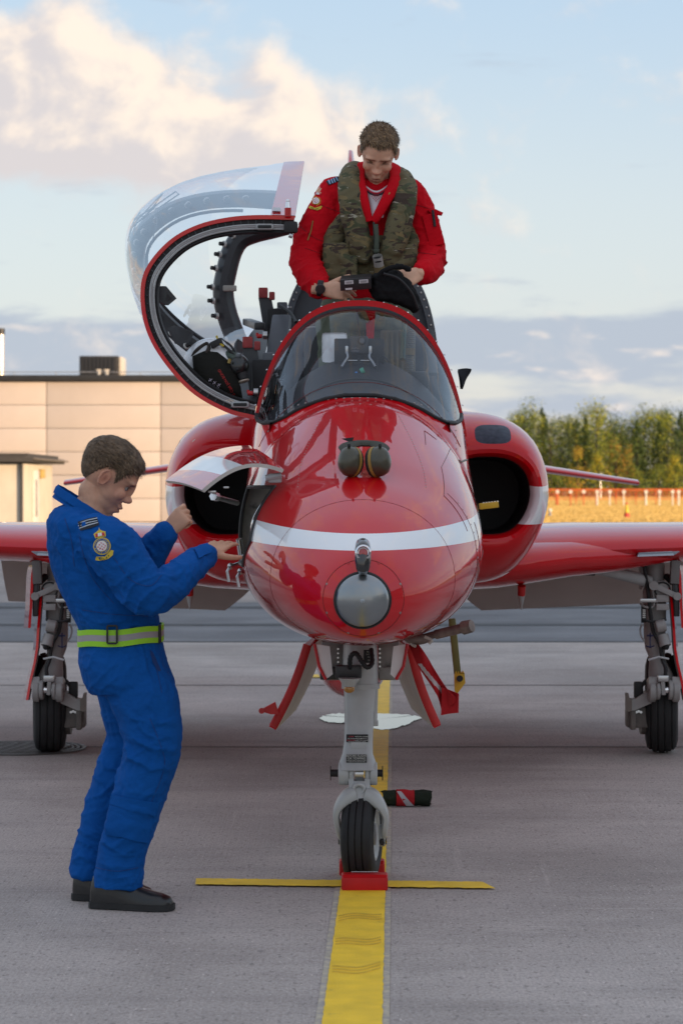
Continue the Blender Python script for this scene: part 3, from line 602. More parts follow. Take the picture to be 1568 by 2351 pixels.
# nose: lens cap, camera housing, panel ring
b = MB(); o = V((XC-.004, 8.19, 1.117)); b.lathe(o, (0,-1,0), [(.0955,-.01), (.0985,.004), (.092,.010), (.0905,.006)], BLACK, 40); b.build('lens_ring', JET)
b = MB(); b.lathe(o, (0,-1,0), [(.091,.004)]+[(.091*math.cos(t), .006+.046*math.sin(t)) for t in [k*math.pi/2/9 for k in range(10)]], M('smoked_lens', (.26,.28,.29), .30, .85, var=.12, vs=5, coat=1, bump=.03, bs=40), 40)
b.lathe(o, (0,-1,0), [(.008,.0515), (.005,.054), (.0005,.055)], M('lens_pip', (.3,.33,.35), .3), 12); b.build('lens_cap', JET)
b = MB(); q0, q1 = P(829,1258,8.215), P(829,1294,8.165); zx = [(V((XC-.003, 8.245, 1.312)), .004), (V((XC-.003, 8.205, 1.303)), .026), (V((XC-.003, 8.165, 1.285)), .028), (V((XC-.003,8.150,1.255)), .028), (V((XC-.003,8.150,1.228)), .024), (V((XC-.003,8.185,1.205)), .012)]
b.tube([p for p, _ in zx], [rr for _, rr in zx], M('gloss_black', (.012,.012,.014), .2, coat=1), 16); h = b.build('camera_housing', JET)
b = MB(); a_ = V((XC-.002, 8.15, 1.278)); b.lathe(a_, (0,-1,.12), [(.027,0), (.027,.018), (.021,.022), (.018,.014), (.0005,.010)], CHROME, 20); b.build('bezel', h)
b = MB(); b.lathe(a_+V((0,-.012,0)), (0,-1,.12), [(.017,0), (.013,.006), (.0005,.008)], M('red_lens', (.35,.02,.02), .1, coat=1), 16); b.build('lens', h)
b = MB(); LINE = M('panel_gap', (.17,.012,.012), .6); FAST = M('fastener', (.33,.27,.25), .4, .6)
def fl(pts, r=.0011): b.tube(pts, r, LINE, 5)
fl([fpt(8.235, 2*math.pi*k/40, .0005) for k in range(41)])
fl([fpt(10.03-.10*math.cos(t*.9)**2, math.pi/2+t, .0005) for t in [(-1.02+2.04*k/40) for k in range(41)]])
fl([fpt(lerp(9.25, 8.95, k/10), lerp(.86, .78, k/10), .0005) for k in range(11)]+[fpt(lerp(8.95, 8.92, k/10), lerp(.78, .35, k/10), .0005) for k in range(1, 11)])
fl([fpt(lerp(9.25, 9.75, k/10), lerp(.86, .72, k/10), .0005) for k in range(11)]); fl([fpt(lerp(9.42, 9.62, k/8), 1.02, .0005) for k in range(9)]+[fpt(9.62, lerp(1.02, .9, k/4), .0005) for k in range(5)])
fl([fpt(9.0, t, .0004) for t in [lerp(-1.4, .75, k/40) for k in range(41)]], .0008); fl([fpt(8.62, t, .0004) for t in [2*math.pi*k/60 for k in range(61)]], .0007)
fl([fpt(9.1, lerp(-.05, .32, k/8), .0005) for k in range(9)]+[fpt(lerp(9.1, 9.5, k/8), -.05, .0005) for k in range(9)])
b.build('panel_line', FUS, kind='stuff')
b = MB()
def rivet(p, n, r=.0048): b.lathe(p-n*.001, n, [(r, 0), (r*.85, .0022), (.0003, .0026)], FAST, 8)
def fn(Y, th): 
    p = fpt(Y, th); q = fpt(Y+.01, th); s_ = fpt(Y, th+.01); n = (q-p).cross(s_-p).normalized(); return p, (n if n.dot(p-V((XC, Y, 1.3))) > 0 else -n)
for k in range(27):
    t = -.86+1.72*k/26; Yb = 9.86+.22*abs(t/.86)**1.7
    rivet(*fn(min(Yb-.035, 9.97), math.pi/2+t*1.02))
for k in range(19): t = -.8+1.6*k/18; rivet(*fn(9.73+.10*t*t, math.pi/2+t), .0035)
for k in range(8): rivet(*fn(8.232, 2*math.pi*(k+.5)/8))
for k in range(9): rivet(*fn(9.95+.05*k, .42), .003); rivet(*fn(9.9+.05*k, .62), .003)
for k in range(30): rivet(*fn(9.70-.027*k, math.pi/2-.30-.010*k), .0026)
for k in range(30): rivet(*fn(9.70-.027*k, math.pi/2+.30+.010*k), .0026)
for k in range(24): rivet(*fn(9.02, -1.35+.085*k), .0026)
b.build('rivets', FUS, kind='stuff')
b = MB(); b.tube([fpt(9.78+.03*k, .60-.02*k, .001) for k in range(10)], .004, M('sealant', (.25,.25,.22), .8), 6); b.tube([fpt(9.78+.03*k, math.pi-.60+.02*k, .001) for k in range(10)], .004, M('sealant', (.25,.25,.22), .8), 6); b.build('sealant_bead', FUS)
# ---------------------------------------------------------------- windscreen
def glass(name, tint, refl=1.0, rough=.0):
    m = bpy.data.materials.new(name); m.use_nodes = True; nt = m.node_tree; N = nt.nodes; L = nt.links; N.remove(N['Principled BSDF'])
    t = N.new('ShaderNodeBsdfTransparent'); t.inputs[0].default_value = (*tint, 1); g = N.new('ShaderNodeBsdfGlossy'); g.inputs['Roughness'].default_value = rough; g.inputs[0].default_value = (.95,.97,1,1)
    f = N.new('ShaderNodeLayerWeight'); f.inputs[0].default_value = .5; po = N.new('ShaderNodeMath'); po.operation = 'POWER'; L.new(f.outputs['Facing'], po.inputs[0]); po.inputs[1].default_value = 4.2
    mu = N.new('ShaderNodeMath'); mu.operation = 'MULTIPLY_ADD'; mu.use_clamp = True; L.new(po.outputs[0], mu.inputs[0]); mu.inputs[1].default_value = .85; mu.inputs[2].default_value = .026*refl
    mx = N.new('ShaderNodeMixShader'); L.new(mu.outputs[0], mx.inputs[0]); L.new(t.outputs[0], mx.inputs[1]); L.new(g.outputs[0], mx.inputs[2]); L.new(mx.outputs[0], N['Material Output'].inputs[0]); return m
GLS = glass('windscreen_glass', (.93,.95,.97), 1.2); CGL = glass('canopy_glass', (.94,.95,.97), .8)
Ys = [9.852+.565*(k/22)**1.35 for k in range(23)]
b = MB(); b.loft([[fpt(y, lerp(cut(y), math.pi-cut(y), j/48)) for j in range(49)] for y in Ys], GLS, cap=False, closed=False); WS = b.build('windscreen', JET)
b = MB(); b.tube([fpt(y, cut(y), .002) for y in Ys[::-1]]+[fpt(y, math.pi-cut(y), .002) for y in Ys], .009, BLACK, 8); b.build('seal', WS)
b = MB()
c = cut(10.45)
def ring(y, off, n=48): 
    c = cut(10.45); return [fpt(10.45, t, off*(.35+.65*max(0, math.sin(t))**2))+V((0, y-10.45, 0)) for t in [lerp(c-.12, math.pi-c+.12, j/n) for j in range(n+1)]]
b.loft([ring(10.405, -.012), ring(10.403, .013), ring(10.47, .016), ring(10.47, -.02)], RED, cap=False, closed=False); b.loft([ring(10.406, -.011), ring(10.41, -.026), ring(10.47, -.026)], DGREY, cap=False, closed=False); AR = b.build('windscreen_arch', JET)
b = MB()
for k in range(22): 
    t = lerp(c+.03, math.pi-c-.03, k/21); p = fpt(10.45, t, .0155)+V((0,-.02,0)); n = (p-V((XC, p.y, 1.5))).normalized(); b.lathe(p-n*.003, n, [(.005,0), (.004,.004), (.0003,.0045)], CHROME, 8)
b.build('arch_screws', AR, kind='stuff')
# detonating cord zigzags on the left quarter
def zig(pts, mat, r=.0022): b.tube(pts, r, mat, 5)
b = MB(); CORD = M('det_cord', (.04,.04,.045), .5)
for th0, a0, a1 in ((2.28,9.99,10.40),(2.46,10.0,10.38),(2.60,10.04,10.36)):
    pts = []
    for k in range(13): y = lerp(a0, a1, k/12); pts.append(fpt(y, min(math.pi-cut(y)-.02, th0+(.05 if k % 2 else -.03)+.03*math.sin(k)), -.004))
    zig(pts, CORD, .0017)
b.build('det_cord', WS)
# cockpit: tub, coaming, fittings seen through the glass
b = MB(); b.grid(lambda u, v: (XC+lerp(-.40,.40,v), lerp(10.5, 12.95, u), interp(ZB, lerp(10.5, 12.95, u))-.42), 8, 4, BLACK)
for s_ in (-1, 1): b.grid(lambda u, v: (XC+s_*(.40-.03*v), lerp(9.95, 12.95, u), lerp(1.3, interp(ZB, lerp(9.95, 12.95, u))-.005, v)), 10, 4, DGREY)
b.build('cockpit_tub', JET)
COAM = M('coaming_black', (.017,.019,.023), .55, var=.15, vs=20, bump=.1, bs=200)
b = MB()
def coam(u, v):
    y = lerp(9.9, 10.40, u); a = lerp(-1, 1, v); zt = lerp(1.845, 2.055, u**.8); x = a*lerp(.22, .42, u**.6); return V((XC+x, y+.02*a*a, max(1.745, zt-lerp(.10,.29,u)*abs(a)**2.2)))
b.grid(coam, 12, 20, COAM); b.add([coam(1, k/20) for k in range(21)]+[(XC+.42, 10.42, 1.6), (XC-.42, 10.42, 1.6)], [list(range(23))], BLACK); b.build('coaming', JET)
b = MB(); b.tube([coam(.42, k/20)+V((0,0,.003)) for k in range(21)], .004, M('coam_trim', (.04,.045,.05), .5), 5); b.build('coaming_seam', JET)
b = MB(); q = P(825,812,10.37); b.box(q, (.215,.02,.13), BLACK, bev=.006); b.build('gunsight_plate', JET)
# canopy, hinged on the left rail and swung up: sections of the measured front frame grown aft
FP = [(583,962),(520,945),(450,906),(396,851),(353,786),(332,720),(331,650),(352,600),(400,549),(460,517),(530,500),(600,495),(678,497)]
FP = spline([P(x, y, 10.45) for x, y in FP], 60); HG = FP[0]
cu_ = (FP[-1]-FP[0]).normalized(); bu_ = V((-cu_.z, 0, cu_.x))
SB = [(10.45,1.0),(10.7,1.10),(11.1,1.22),(11.5,1.31),(11.9,1.36),(12.2,1.31),(12.5,1.08),(12.75,.66)]
def cano(Y, t, inset=0.0):
    i = min(59, int(t*60)); f = t*60-i; q = lerp(FP[i], FP[i+1], f)-HG; s_ = sum(interp(SB, Y+d) for d in (-.12,-.04,.04,.12))/4
    c1 = q.dot(cu_)*(1+.01*(Y-10.45)); b1 = q.dot(bu_)*s_; p = HG+cu_*c1+bu_*b1+V((0, Y-10.45, .228*(Y-10.45)))
    if inset:
        ctr = HG+cu_*.43+bu_*.02+V((0, Y-10.45, .228*(Y-10.45))); d = (ctr-p); d.y = 0; p = p+d.normalized()*inset
    return p
CY0, CY1 = 10.45, 12.75
def tsk(Y):
    lo, hi = .8, 1.0; h0 = HG+V((0, Y-10.45, .228*(Y-10.45)))
    for _ in range(24):
        m_ = (lo+hi)/2
        if (cano(Y, m_)-h0).dot(bu_) > .105: lo = m_
        else: hi = m_
    return lo
b = MB(); b.loft([[cano(y, lerp(.02, tsk(y)+.004, j/56)) for j in range(57)] for y in [lerp(CY0+.02, CY1, i/20) for i in range(21)]], CGL, cap=False, closed=False); CAN = b.build('canopy', JET)
b = MB()       # front frame: red rim, black band, pale seals, inner band
def cring(dy, ins, n=60): return [cano(CY0, j/n, ins)+V((0, dy, 0)) for j in range(n+1)]
b.loft([cring(.06, -.002), cring(-.004, -.002), cring(-.004, .016), cring(.02, .018)], RED, cap=False, closed=False)
b.loft([cring(.008, .016), cring(.008, .038), cring(.03, .04)], RUB, cap=False, closed=False); b.build('frame_rim', CAN)
b = MB()
for ins, rr, mm in ((.041,.0048,GREY),(.0495,.004,M('seal_pale', (.30,.29,.29), .6)),(.0575,.0042,GREY)): b.tube([p+V((0,-.002,0)) for p in cring(0, ins)], rr, mm, 6)
b.build('frame_seal', CAN)
b = MB(); b.loft([cring(.006, .060), cring(.0, .072), cring(.03, .078), cring(.10, .06)], BLACK, cap=False, closed=False); b.build('frame_band', CAN)
b = MB()
for k in range(46):
    p = cano(CY0, (k+.5)/46, .028)+V((0,.004,0)); d = (cano(CY0, (k+.6)/46)-cano(CY0, (k+.4)/46)).normalized(); b.beam(p-d*.002, p+d*.002, .004, .018, DGREY, 0)
b.build('seal_ribs', CAN, kind='stuff')
b = MB()       # port sill skirt, now the top edge; painted red and mirroring the sky
b.loft([[cano(y, lerp(tsk(y), 1.0, j/4))+V((0,0,.004)) for j in range(5)] for y in [lerp(CY0, CY1, i/20) for i in range(21)]], RED, cap=False, closed=False)
b.loft([[cano(y, t_, ins) for t_, ins in ((1.0,0),(1.0,.03),(tsk(y)+.02,.05),(tsk(y),.02))] for y in [lerp(CY0, CY1, i/20) for i in range(21)]], DGREY, cap=False, closed=False); b.build('sill_skirt', CAN)
CFB = M('hinge_black', (.02,.02,.022), .5)
b = MB(); b.loft([[cano(lerp(CY0+.03, CY1, i/20), t_, ins) for t_, ins in ((.0,0),(.055,.002),(.06,.03),(.0,.05))] for i in range(21)], CFB, cap=False, closed=False); b.build('hinge_skirt', CAN)
def arch(Yc, w, d, ta=.05, tb=.965, n=40, mat=DGREY, ins0=.006):
    b = MB(); b.loft([[cano(Yc-w/2, lerp(ta, tb, j/n), ins0), cano(Yc-w/2, lerp(ta, tb, j/n), ins0+d), cano(Yc+w/2, lerp(ta, tb, j/n), ins0+d*1.2), cano(Yc+w/2, lerp(ta, tb, j/n), ins0)] for j in range(n+1)], mat, cap=True); return b
CF = M('canopy_frame_dark', (.035,.037,.041), .4, var=.2)
arch(11.35, .11, .075, mat=CF).build('middle_frame', CAN); 
b = MB(); rp = spline([P(x, y, 12.6) for x, y in ((672,512),(625,524),(585,534),(553,548),(534,575),(521,620),(513,668),(520,716),(541,775),(572,850))], 40); b.tube(rp, [(.055,.06)]*41, CF, 10, up=(0,1,0)); b.build('rear_frame', CAN)
b = MB(); BW = M('bolt_washer', (.55,.55,.52), .5)
for k in range(17):
    for Yc, sg in ((11.28, -1),):
        p = cano(Yc, .1+.78*k/16, .03); d = (cano(Yc, .1+.78*k/16, .2)-p).normalized(); d = (d+V((0,-.8,0))).normalized(); b.cyl(p, p+d*.006, .017, BW, seg=12); b.cyl(p+d*.006, p+d*.03, .011, BLACK, seg=10)
for k in range(11): p = rp[3+int(k*3.3)]+V((-.05,-.05,0)); b.cyl(p, p+V((-.01,-.006,0)), .017, BW, seg=12); b.cyl(p+V((-.01,-.006,0)), p+V((-.028,-.02,0)), .011, BLACK, seg=10)
b.build('frame_bolts', CAN, kind='stuff')
for y0, t0 in ((10.55,.30),(10.55,.44),(10.56,.20)):      # dark hooked brackets on the inside
    b = MB(); q = [cano(y0, t0, .08), cano(y0+.02, t0+.05, .085), cano(y0+.1, t0+.045, .12), cano(y0+.16, t0+.0, .17), cano(y0+.1, t0-.02, .12)]; b.prism(q, (.012, .012, 0), BLACK); b.build('bracket', CAN)
b = MB(); b.beam(cano(12.5,.09,.06), cano(11.3,.06,.26), .05, .035, CF, .008); b.build('stay_arm', CAN)
b = MB(); b.tube([cano(11.30, lerp(.86, .14, k/24), .10)+V((0,-.02,0)) for k in range(25)], .008, BLACK, 6); b.build('cable', CAN)
b = MB(); q = P(528,662,12.5); b.box(q, (.07,.03,.03), M('clip_pale', (.35,.33,.29), .6), bev=.006); b.build('cable_clip', CAN)
b = MB()
for yz in range(2):
    pts = []
    for k, (yy, tt) in enumerate(((11.5,.62),(11.6,.66),(11.62,.55),(11.75,.56),(11.78,.48),(11.9,.52),(11.95,.66),(12.1,.65),(12.15,.50),(12.3,.52))): pts.append(cano(yy-.35*yz, tt+.06*yz, .012))
    b.tube(pts, .0035, CORD, 5)
b.tube([cano(lerp(10.7,12.4,k/20), .60+.05*math.sin(k*.3), .008) for k in range(21)], .002, CORD, 5)
b.build('det_cord', CAN)
for px, py in ((608,521),(552,929)):     # slotted handles at either end of the frame
    b = MB(); q = P(px, py, 10.44); b.box(q, (.080,.03,.028), GREY, bev=.012); b.box(q+V((0,-.012,0)), (.060,.012,.014), BLACK, bev=.005); b.build('slotted_handle', CAN)
b = MB(); q = P(661,487,10.42); b.cyl(q-V((0,0,.02)), q+V((0,0,.018)), .014, PRED, seg=14); b.cyl(q+V((0,0,.018)), q+V((0,0,.045)), .012, CHROME, .008, seg=14); b.ell(q+V((0,0,.048)), .009, CHROME, u=10, v=6); b.build('locking_pin', CAN)
b = MB(); q = cano(10.62, .955, -.012); e1 = (cano(10.62,.99)-cano(10.62,.93)).normalized(); e2 = (cano(10.8,.955)-cano(10.6,.955)).normalized()
b.add([q-e1*.018-e2*.1, q+e1*.018-e2*.1, q+e1*.018+e2*.02, q-e1*.018+e2*.02], [[0,1,2,3]], M('sticker', (.45,.45,.46), .5)); b.build('sticker', CAN)
b = MB(); b.box(P(668,522,10.45), (.06,.05,.05), BLACK, bev=.012); b.cyl(P(664,540,10.43), P(672,543,10.43), .01, STEEL); b.build('frame_end', CAN)
# canopy actuators and emergency handles by the hinge (two alike)
for px, py, Y in ((575,800,10.75),(610,685,11.75)):
    s_ = 10.75/Y*1.0; t_ = MB(); d = lambda a, c: P(px+a*s_, py+c*s_, Y)
    t_.prism([d(-18,-2), d(14,-2), d(34,92), d(-2,96)], (0,.03,0), DGREY); t_.cyl(d(20,40), d(48,52), .032, BLACK, seg=14); t_.cyl(d(46,30), d(52,62), .02, BLACK, seg=12); o = t_.build('actuator_bracket', JET)
    t_ = MB(); t_.box(d(-6,-14), (.045,.03,.05), M('faded_red', (.36,.05,.05), .7, var=.2, vs=30), bev=.006); t_.box(d(16,-6), (.028,.028,.04), M('faded_red', (.36,.05,.05), .7), bev=.006); t_.build('safety_cover', o)
    t_ = MB(); t_.tube(spline([d(20,30), d(52,30), d(60,60), d(48,90)], 12), .010, BLACK, 6); t_.cyl(d(48,18), d(54,26), .013, STEEL, seg=10); t_.cyl(d(50,34), d(57,40), .012, STEEL, seg=10); t_.build('hose', o)
    t_ = MB(); t_.box(d(30,78), (.10,.08,.20), BLACK, bev=.012); t_.box(d(42,72), (.05,.06,.24), M('panel_bluegrey', (.09,.10,.115), .45), bev=.008); t_.build('mounting', o)
b = MB(); b.beam(P(628,860,11.3), P(648,732,11.6), .09, .06, M('panel_bluegrey', (.09,.10,.115), .45), .01); b.build('side_strut', JET)
b = MB(); b.tube(spline([P(640,700,11.6), P(668,720,11.5), P(680,740,11.4)], 10), .008, BLACK, 6); b.build('side_hose', JET)
for px, py, Y in ((577,903,10.5),(598,772,11.0)):
    b = MB(); b.cyl(P(px-8,py,Y), P(px+4,py,Y), .010, PRED, seg=10); b.cyl(P(px-7,py-8,Y), P(px-7,py,Y), .006, PRED, seg=8); b.cyl(P(px+6,py-2,Y), P(px+16,py-2,Y), .018, STEEL, seg=12); b.build('safety_pin', JET)
# rear cockpit bulkhead and the red spine behind
b = MB(); Yb = 12.9
def barch(off, y, n=40): return [V((XC+.016+(.435+off)*math.copysign(abs(math.cos(t))**(2/3.1), math.cos(t)), y, 1.75+(.98+off)*abs(math.sin(t))**(2/3.1))) for t in [math.pi*k/n for k in range(n+1)]]
BH = M('bulkhead_grey', (.062,.070,.082), .5, var=.15, vs=8)
b.loft([barch(0, Yb), barch(0, Yb-.08), barch(-.035, Yb-.085), barch(-.035, Yb-.02)], BH, cap=False, closed=False); r_ = barch(-.03, Yb-.02); b.add(r_, [list(range(len(r_)))], BH); bh = b.build('bulkhead', JET)
b = MB()
for k in range(44): t = math.pi*k/43; p = V((XC+.016+.417*math.copysign(abs(math.cos(t))**.645, math.cos(t)), Yb-.087, 1.75+.962*abs(math.sin(t))**.645)); b.lathe(p, (0,-1,0), [(.006,0), (.005,.003), (.0004,.0035)], STEEL, 7)
b.build('rivets', bh, kind='stuff')
for x in (-.25, .27): b = MB(); b.lathe(V((XC+x, Yb-.03, 2.20)), (0,-1,0), [(.032,0), (.032,.02), (.02,.022), (.0005,.01)], BLACK, 16); b.build('port', bh)
b = MB(); 
ya = [12.9,13.1,13.4,13.8,14.5,15.2,16,16.8,17.5,18.3,19.2]
b = MB(); b.loft([[fpt(y, math.pi/2+2*math.pi*j/64, 0) for j in range(64)] for y in ya], RED); b.build('rear_fuselage', JET)
b = MB(); b.loft([[V((XC-.004+hw*math.copysign(abs(math.cos(t))**.7, math.cos(t)), y, 1.9+hh*math.copysign(abs(math.sin(t))**.7, math.sin(t)))) for t in [2*math.pi*k/48 for k in range(48)]] for y, hw, hh in ((13.0,.36,.72),(13.06,.42,.79),(13.25,.435,.81),(14.2,.40,.70),(15.5,.25,.4))], RED); b.build('spine', JET)
b = MB(); b.cyl((XC,19.15,1.64), (XC,19.5,1.64), .24, DARKM, .21, 28); b.build('jet_pipe', JET)
# ---------------------------------------------------------------- intakes
IN = [(13.6,.44,.44,1.45,.44,2.6),(13.0,.46,.50,1.45,.455,2.6),(12.4,.48,.475,1.445,.445,2.5),(12.0,.52,.43,1.445,.425,2.45),(11.8,.55,.385,1.447,.388,2.4),(11.68,.58,.337,1.45,.338,2.4),(11.61,.605,.293,1.453,.290,2.4),(11.58,.625,.262,1.455,.252,2.4),(11.575,.63,.244,1.455,.226,2.4),(11.585,.632,.226,1.456,.206,2.45),(11.62,.632,.213,1.457,.193,2.5),(11.7,.63,.206,1.457,.188,2.5)]
def isec(q, n=56):
    Y, cx, hw, cz, hh, e = q; out = []
    for k in range(n):
        t = 2*math.pi*k/n; c, s_ = math.cos(t), math.sin(t); x = math.copysign(abs(c)**(2/e), c)*hw; z = math.copysign(abs(s_)**(2/e), s_)*hh
        if c > 0 and s_ < 0: x *= 1-.10*abs(s_)*abs(c)*2     # outer lower corner drawn in
        out.append(V((XC+cx+x, Y, cz+z)))
    return out
b = MB(); b.loft([isec(q) for q in IN], REDP, cap=False); b.build('intake', JET); b.mirror(XC).build('intake', JET)
INK = M('intake_dark', (.006,.006,.007), .6, var=.3, vs=8)
b = MB(); rr = [isec((y, .63, .206*k_, 1.457, .188*k_, 2.5)) for y, k_ in ((11.7,1),(11.95,.99),(12.3,.95))]; b.loft(rr, INK, cap=False); b.add(rr[-1], [list(range(56))], INK); b.build('intake_duct', JET); b.mirror(XC).build('intake_duct', JET)
b = MB(); q0 = P(1100,1163,11.25); q1 = P(1143,1158,11.25); STY = M('step_yellow', (.62,.38,.02), .5, var=.15)
b.beam(q0, q1, .09, .028, STY, .005)
for k in range(6): b.box(lerp(q0, q1, .2+k*.15)+V((0,-.02,.014)), (.007,.03,.008), CHROME)
b.build('boarding_step', JET)
# ---------------------------------------------------------------- wings, flaps, tail
def foil(c, n=22, t=.105):             # closed aerofoil outline: (chord fraction, height)
    pts = []
    for k in range(n): x = .5*(1+math.cos(math.pi*k/n)); pts.append((x, t*5*c*(.2969*math.sqrt(x)-.126*x-.3516*x*x+.2843*x**3-.1015*x**4)+.012*c*math.sin(math.pi*x)))
    for k in range(n): x = .5*(1-math.cos(math.pi*k/n)); pts.append((x, -t*5*c*(.2969*math.sqrt(x)-.126*x-.3516*x*x+.2843*x**3-.1015*x**4)*.9+.012*c*math.sin(math.pi*x)))
    return pts
def wing(s_, stations, th, mat, name):
    b = MB(); rings = []
    for (x, yl, c, z, inc) in stations:
        rings.append([V((XC+s_*x, yl+px_*c, z+pz+math.sin(inc)*(.4-px_)*c)) for px_, pz in foil(c, t=th)])
    b.loft(rings if s_ > 0 else [r_[::-1] for r_ in rings], mat); return b.build(name, JET)
LE = lambda x: 12.72+.49*(x-.85)
for s_ in (1, -1):
    wing(s_, [(x, LE(x), 2.62-.385*(x-.6), zz+.035*(x-.6)*.6, math.radians(1.2)) for x, zz in ((.5,1.105),(.85,1.115),(1.2,1.125),(1.7,1.125),(2.6,1.13),(4.69,1.14))], .112, RED, 'wing')
    b = MB()          # lowered flap, pale underside towards the viewer
    fb = [P(1104,1392,15.55), P(1600,1371,15.55)]; f0 = V((XC+.45, 15.0, 1.10)); f1 = V((fb[1].x, 15.15, 1.14))
    FL = M('flap_underside', (.50,.45,.41), .6, var=.08, vs=3); b.plate(lambda u, v: lerp(lerp(f0, f1, u), lerp(fb[0], fb[1], u), v)+V((0,0,-.03*math.sin(math.pi*v))), 10, 6, .03, RED, FL, FL)
    (b if s_ > 0 else b.mirror(XC)).build('flap', JET)
    b = MB(); x = 1.62; STR = M('strip_grey', (.18,.20,.225), .4, .3); q = P(1504,1272,12.98)
    b.prism([P(1463,1278,13.02), P(1466,1269,13.02), P(1560,1266,13.02), P(1546,1275,13.0), ], (0,.06,0), STR); b.prism([P(1463,1278,13.0), P(1546,1275,12.99), P(1543,1266,13.03), P(1466,1269,13.03)], (0,.05,0), M('strip_light', (.30,.33,.36), .35, .3)); (b if s_ > 0 else b.mirror(XC)).build('stall_strip', JET)
    b = MB(); b.loft([[V((XC+s_*x, y+.0*math.cos(t), z))+V((0, -dy*math.cos(t), dz*math.sin(t))) for t in [2*math.pi*k/24 for k in range(24)]] for x, y, z, dy, dz in ((.45,13.2,1.08,.62,.15),(.75,13.05,1.085,.50,.13),(.95,12.98,1.10,.36,.115),(1.15,13.02,1.115,.25,.10),(1.4,13.15,1.12,.17,.085),(1.65,13.28,1.122,.10,.05),(1.9,13.40,1.124,.01,.005))], RED); b.build('root_fillet', JET)
    b = MB(); q = P(1197,1345,12.9); b.cyl(q, q+V((0,.02,-.05)), .022, PRED, .02, 10); b.cyl(q+V((0,.02,-.05)), q+V((0,.03,-.13)), .02, GREY, .003, 10); (b if s_ > 0 else b.mirror(XC)).build('drain_mast', JET)
    b = MB(); b.tube([P(1360,1302,13.2), P(1490,1335,13.35)], .034, GREY, 12); b.tube([P(1335,1300,13.2), P(1366,1304,13.2)], .045, DARKM, 12); (b if s_ > 0 else b.mirror(XC)).build('side_brace', JET)
    wing(s_, [(.15, 17.2, 1.05, 1.79, 0), (2.17, 18.25, .55, 1.523, 0)], .085, RED, 'tailplane')
b = MB(); st = [(2.1, 15.9, 2.4), (2.6, 16.7, 1.9), (3.3, 17.5, 1.3), (3.95, 18.2, .85), (4.06, 18.4, .6)]
b.loft([[V((XC-.01+pz*.9, y+px_*c, z)) for px_, pz in foil(c, t=.08)] for z, y, c in st], RED); b.build('fin', JET)
b = MB()      # smoke pod under the belly
b.loft([[V((XC-.02+rx*math.cos(t), y, .64+rz*math.sin(t))) for t in [2*math.pi*k/28 for k in range(28)]] for y, rx, rz in ((11.2,.01,.01),(11.3,.07,.08),(11.6,.14,.15),(12.1,.185,.20),(13,.20,.22),(14.5,.19,.2),(15.4,.1,.12),(15.7,.01,.01))], RED); b.box((XC-.02, 13.0, .84), (.1, 1.2, .2), RED, bev=.02); b.build('belly_pod', JET)
# ---------------------------------------------------------------- nose gear
NG = link('nose_gear', None, JET); NG.empty_display_size = .1
Y0 = 9.17; n = lambda x, y, Y=Y0: P(x, y, Y)
GL = M('gear_light', (.44,.45,.44), .35, var=.08, vs=12, spec=.5, dirt=(.16,.13,.10), ds=8, dth=.68)
b = MB()
def sect(px0, px1, py, Y, d, e=4, nn=24):       # a rounded-rectangle section of the leg
    a, c = n(px0, py, Y), n(px1, py, Y); o = (a+c)/2; hw = (c.x-a.x)/2
    return [o+V((math.copysign(abs(math.cos(t))**(2/e), math.cos(t))*hw, math.copysign(abs(math.sin(t))**(2/e), math.sin(t))*d, 0)) for t in [2*math.pi*k/nn for k in range(nn)]]
b.loft([sect(788,866,1478,9.32,.075,2), sect(786,868,1570,9.3,.08,2.2)], GL); b.loft([sect(784,872,1568,9.3,.085,2), sect(784,872,1580,9.3,.085,2)], GL)
b.loft([sect(789,864,1578,9.28,.06), sect(791,858,1640,9.25,.055), sect(790,856,1700,9.22,.05), sect(786,856,1730,9.20,.05), sect(778,864,1752,9.18,.055), sect(776,866,1765,9.17,.06)], GL)
b.loft([sect(855,868,1580,9.30,.03), sect(852,866,1655,9.28,.03)], GL); b.beam(n(852,1660,9.28), n(868,1660,9.28), .05, .02, GL)
b.box(n(823,1712,9.165), (.062,.012,.042), GL, bev=.006); b.build('leg', NG)
for x0, x1 in ((777,800),(849,866)): b = MB(); b.cyl(n(x0,1776,9.16), n(x1,1776,9.16), .044, GL, seg=24, bev=.004); b.build('pivot_lug', NG)
b = MB(); b.cyl(n(800,1776,9.165), n(812,1776,9.165), .042, GL, seg=20, bev=.004); b.cyl(n(838,1776,9.165), n(849,1776,9.165), .042, GL, seg=20, bev=.004); b.cyl(n(815,1776,9.165), n(835,1776,9.165), .034, STEEL, seg=20)
b.beam(n(806,1790,9.15), n(812,1850,9.12), .022, .05, GL); b.beam(n(843,1790,9.15), n(838,1850,9.12), .022, .05, GL); b.build('torque_link', NG)
b = MB(); b.tube([n(824,1812,9.10)+V((.020*math.cos(t), 0, .018*math.sin(t))) for t in [2*math.pi*k/20 for k in range(20)]], .007, GL, 8, closed=True); b.build('tow_eye', NG)
for x0, x1, s_ in ((776,760,-1),(866,877,1)):
    b = MB(); b.cyl(n(x0,1775,9.16), n(x1,1775,9.16), .014, BLACK, seg=14); b.cyl(n(x1,1775,9.16), n(x1+s_*2,1775,9.16), .028, BLACK, seg=16); b.build('tow_pin', NG)
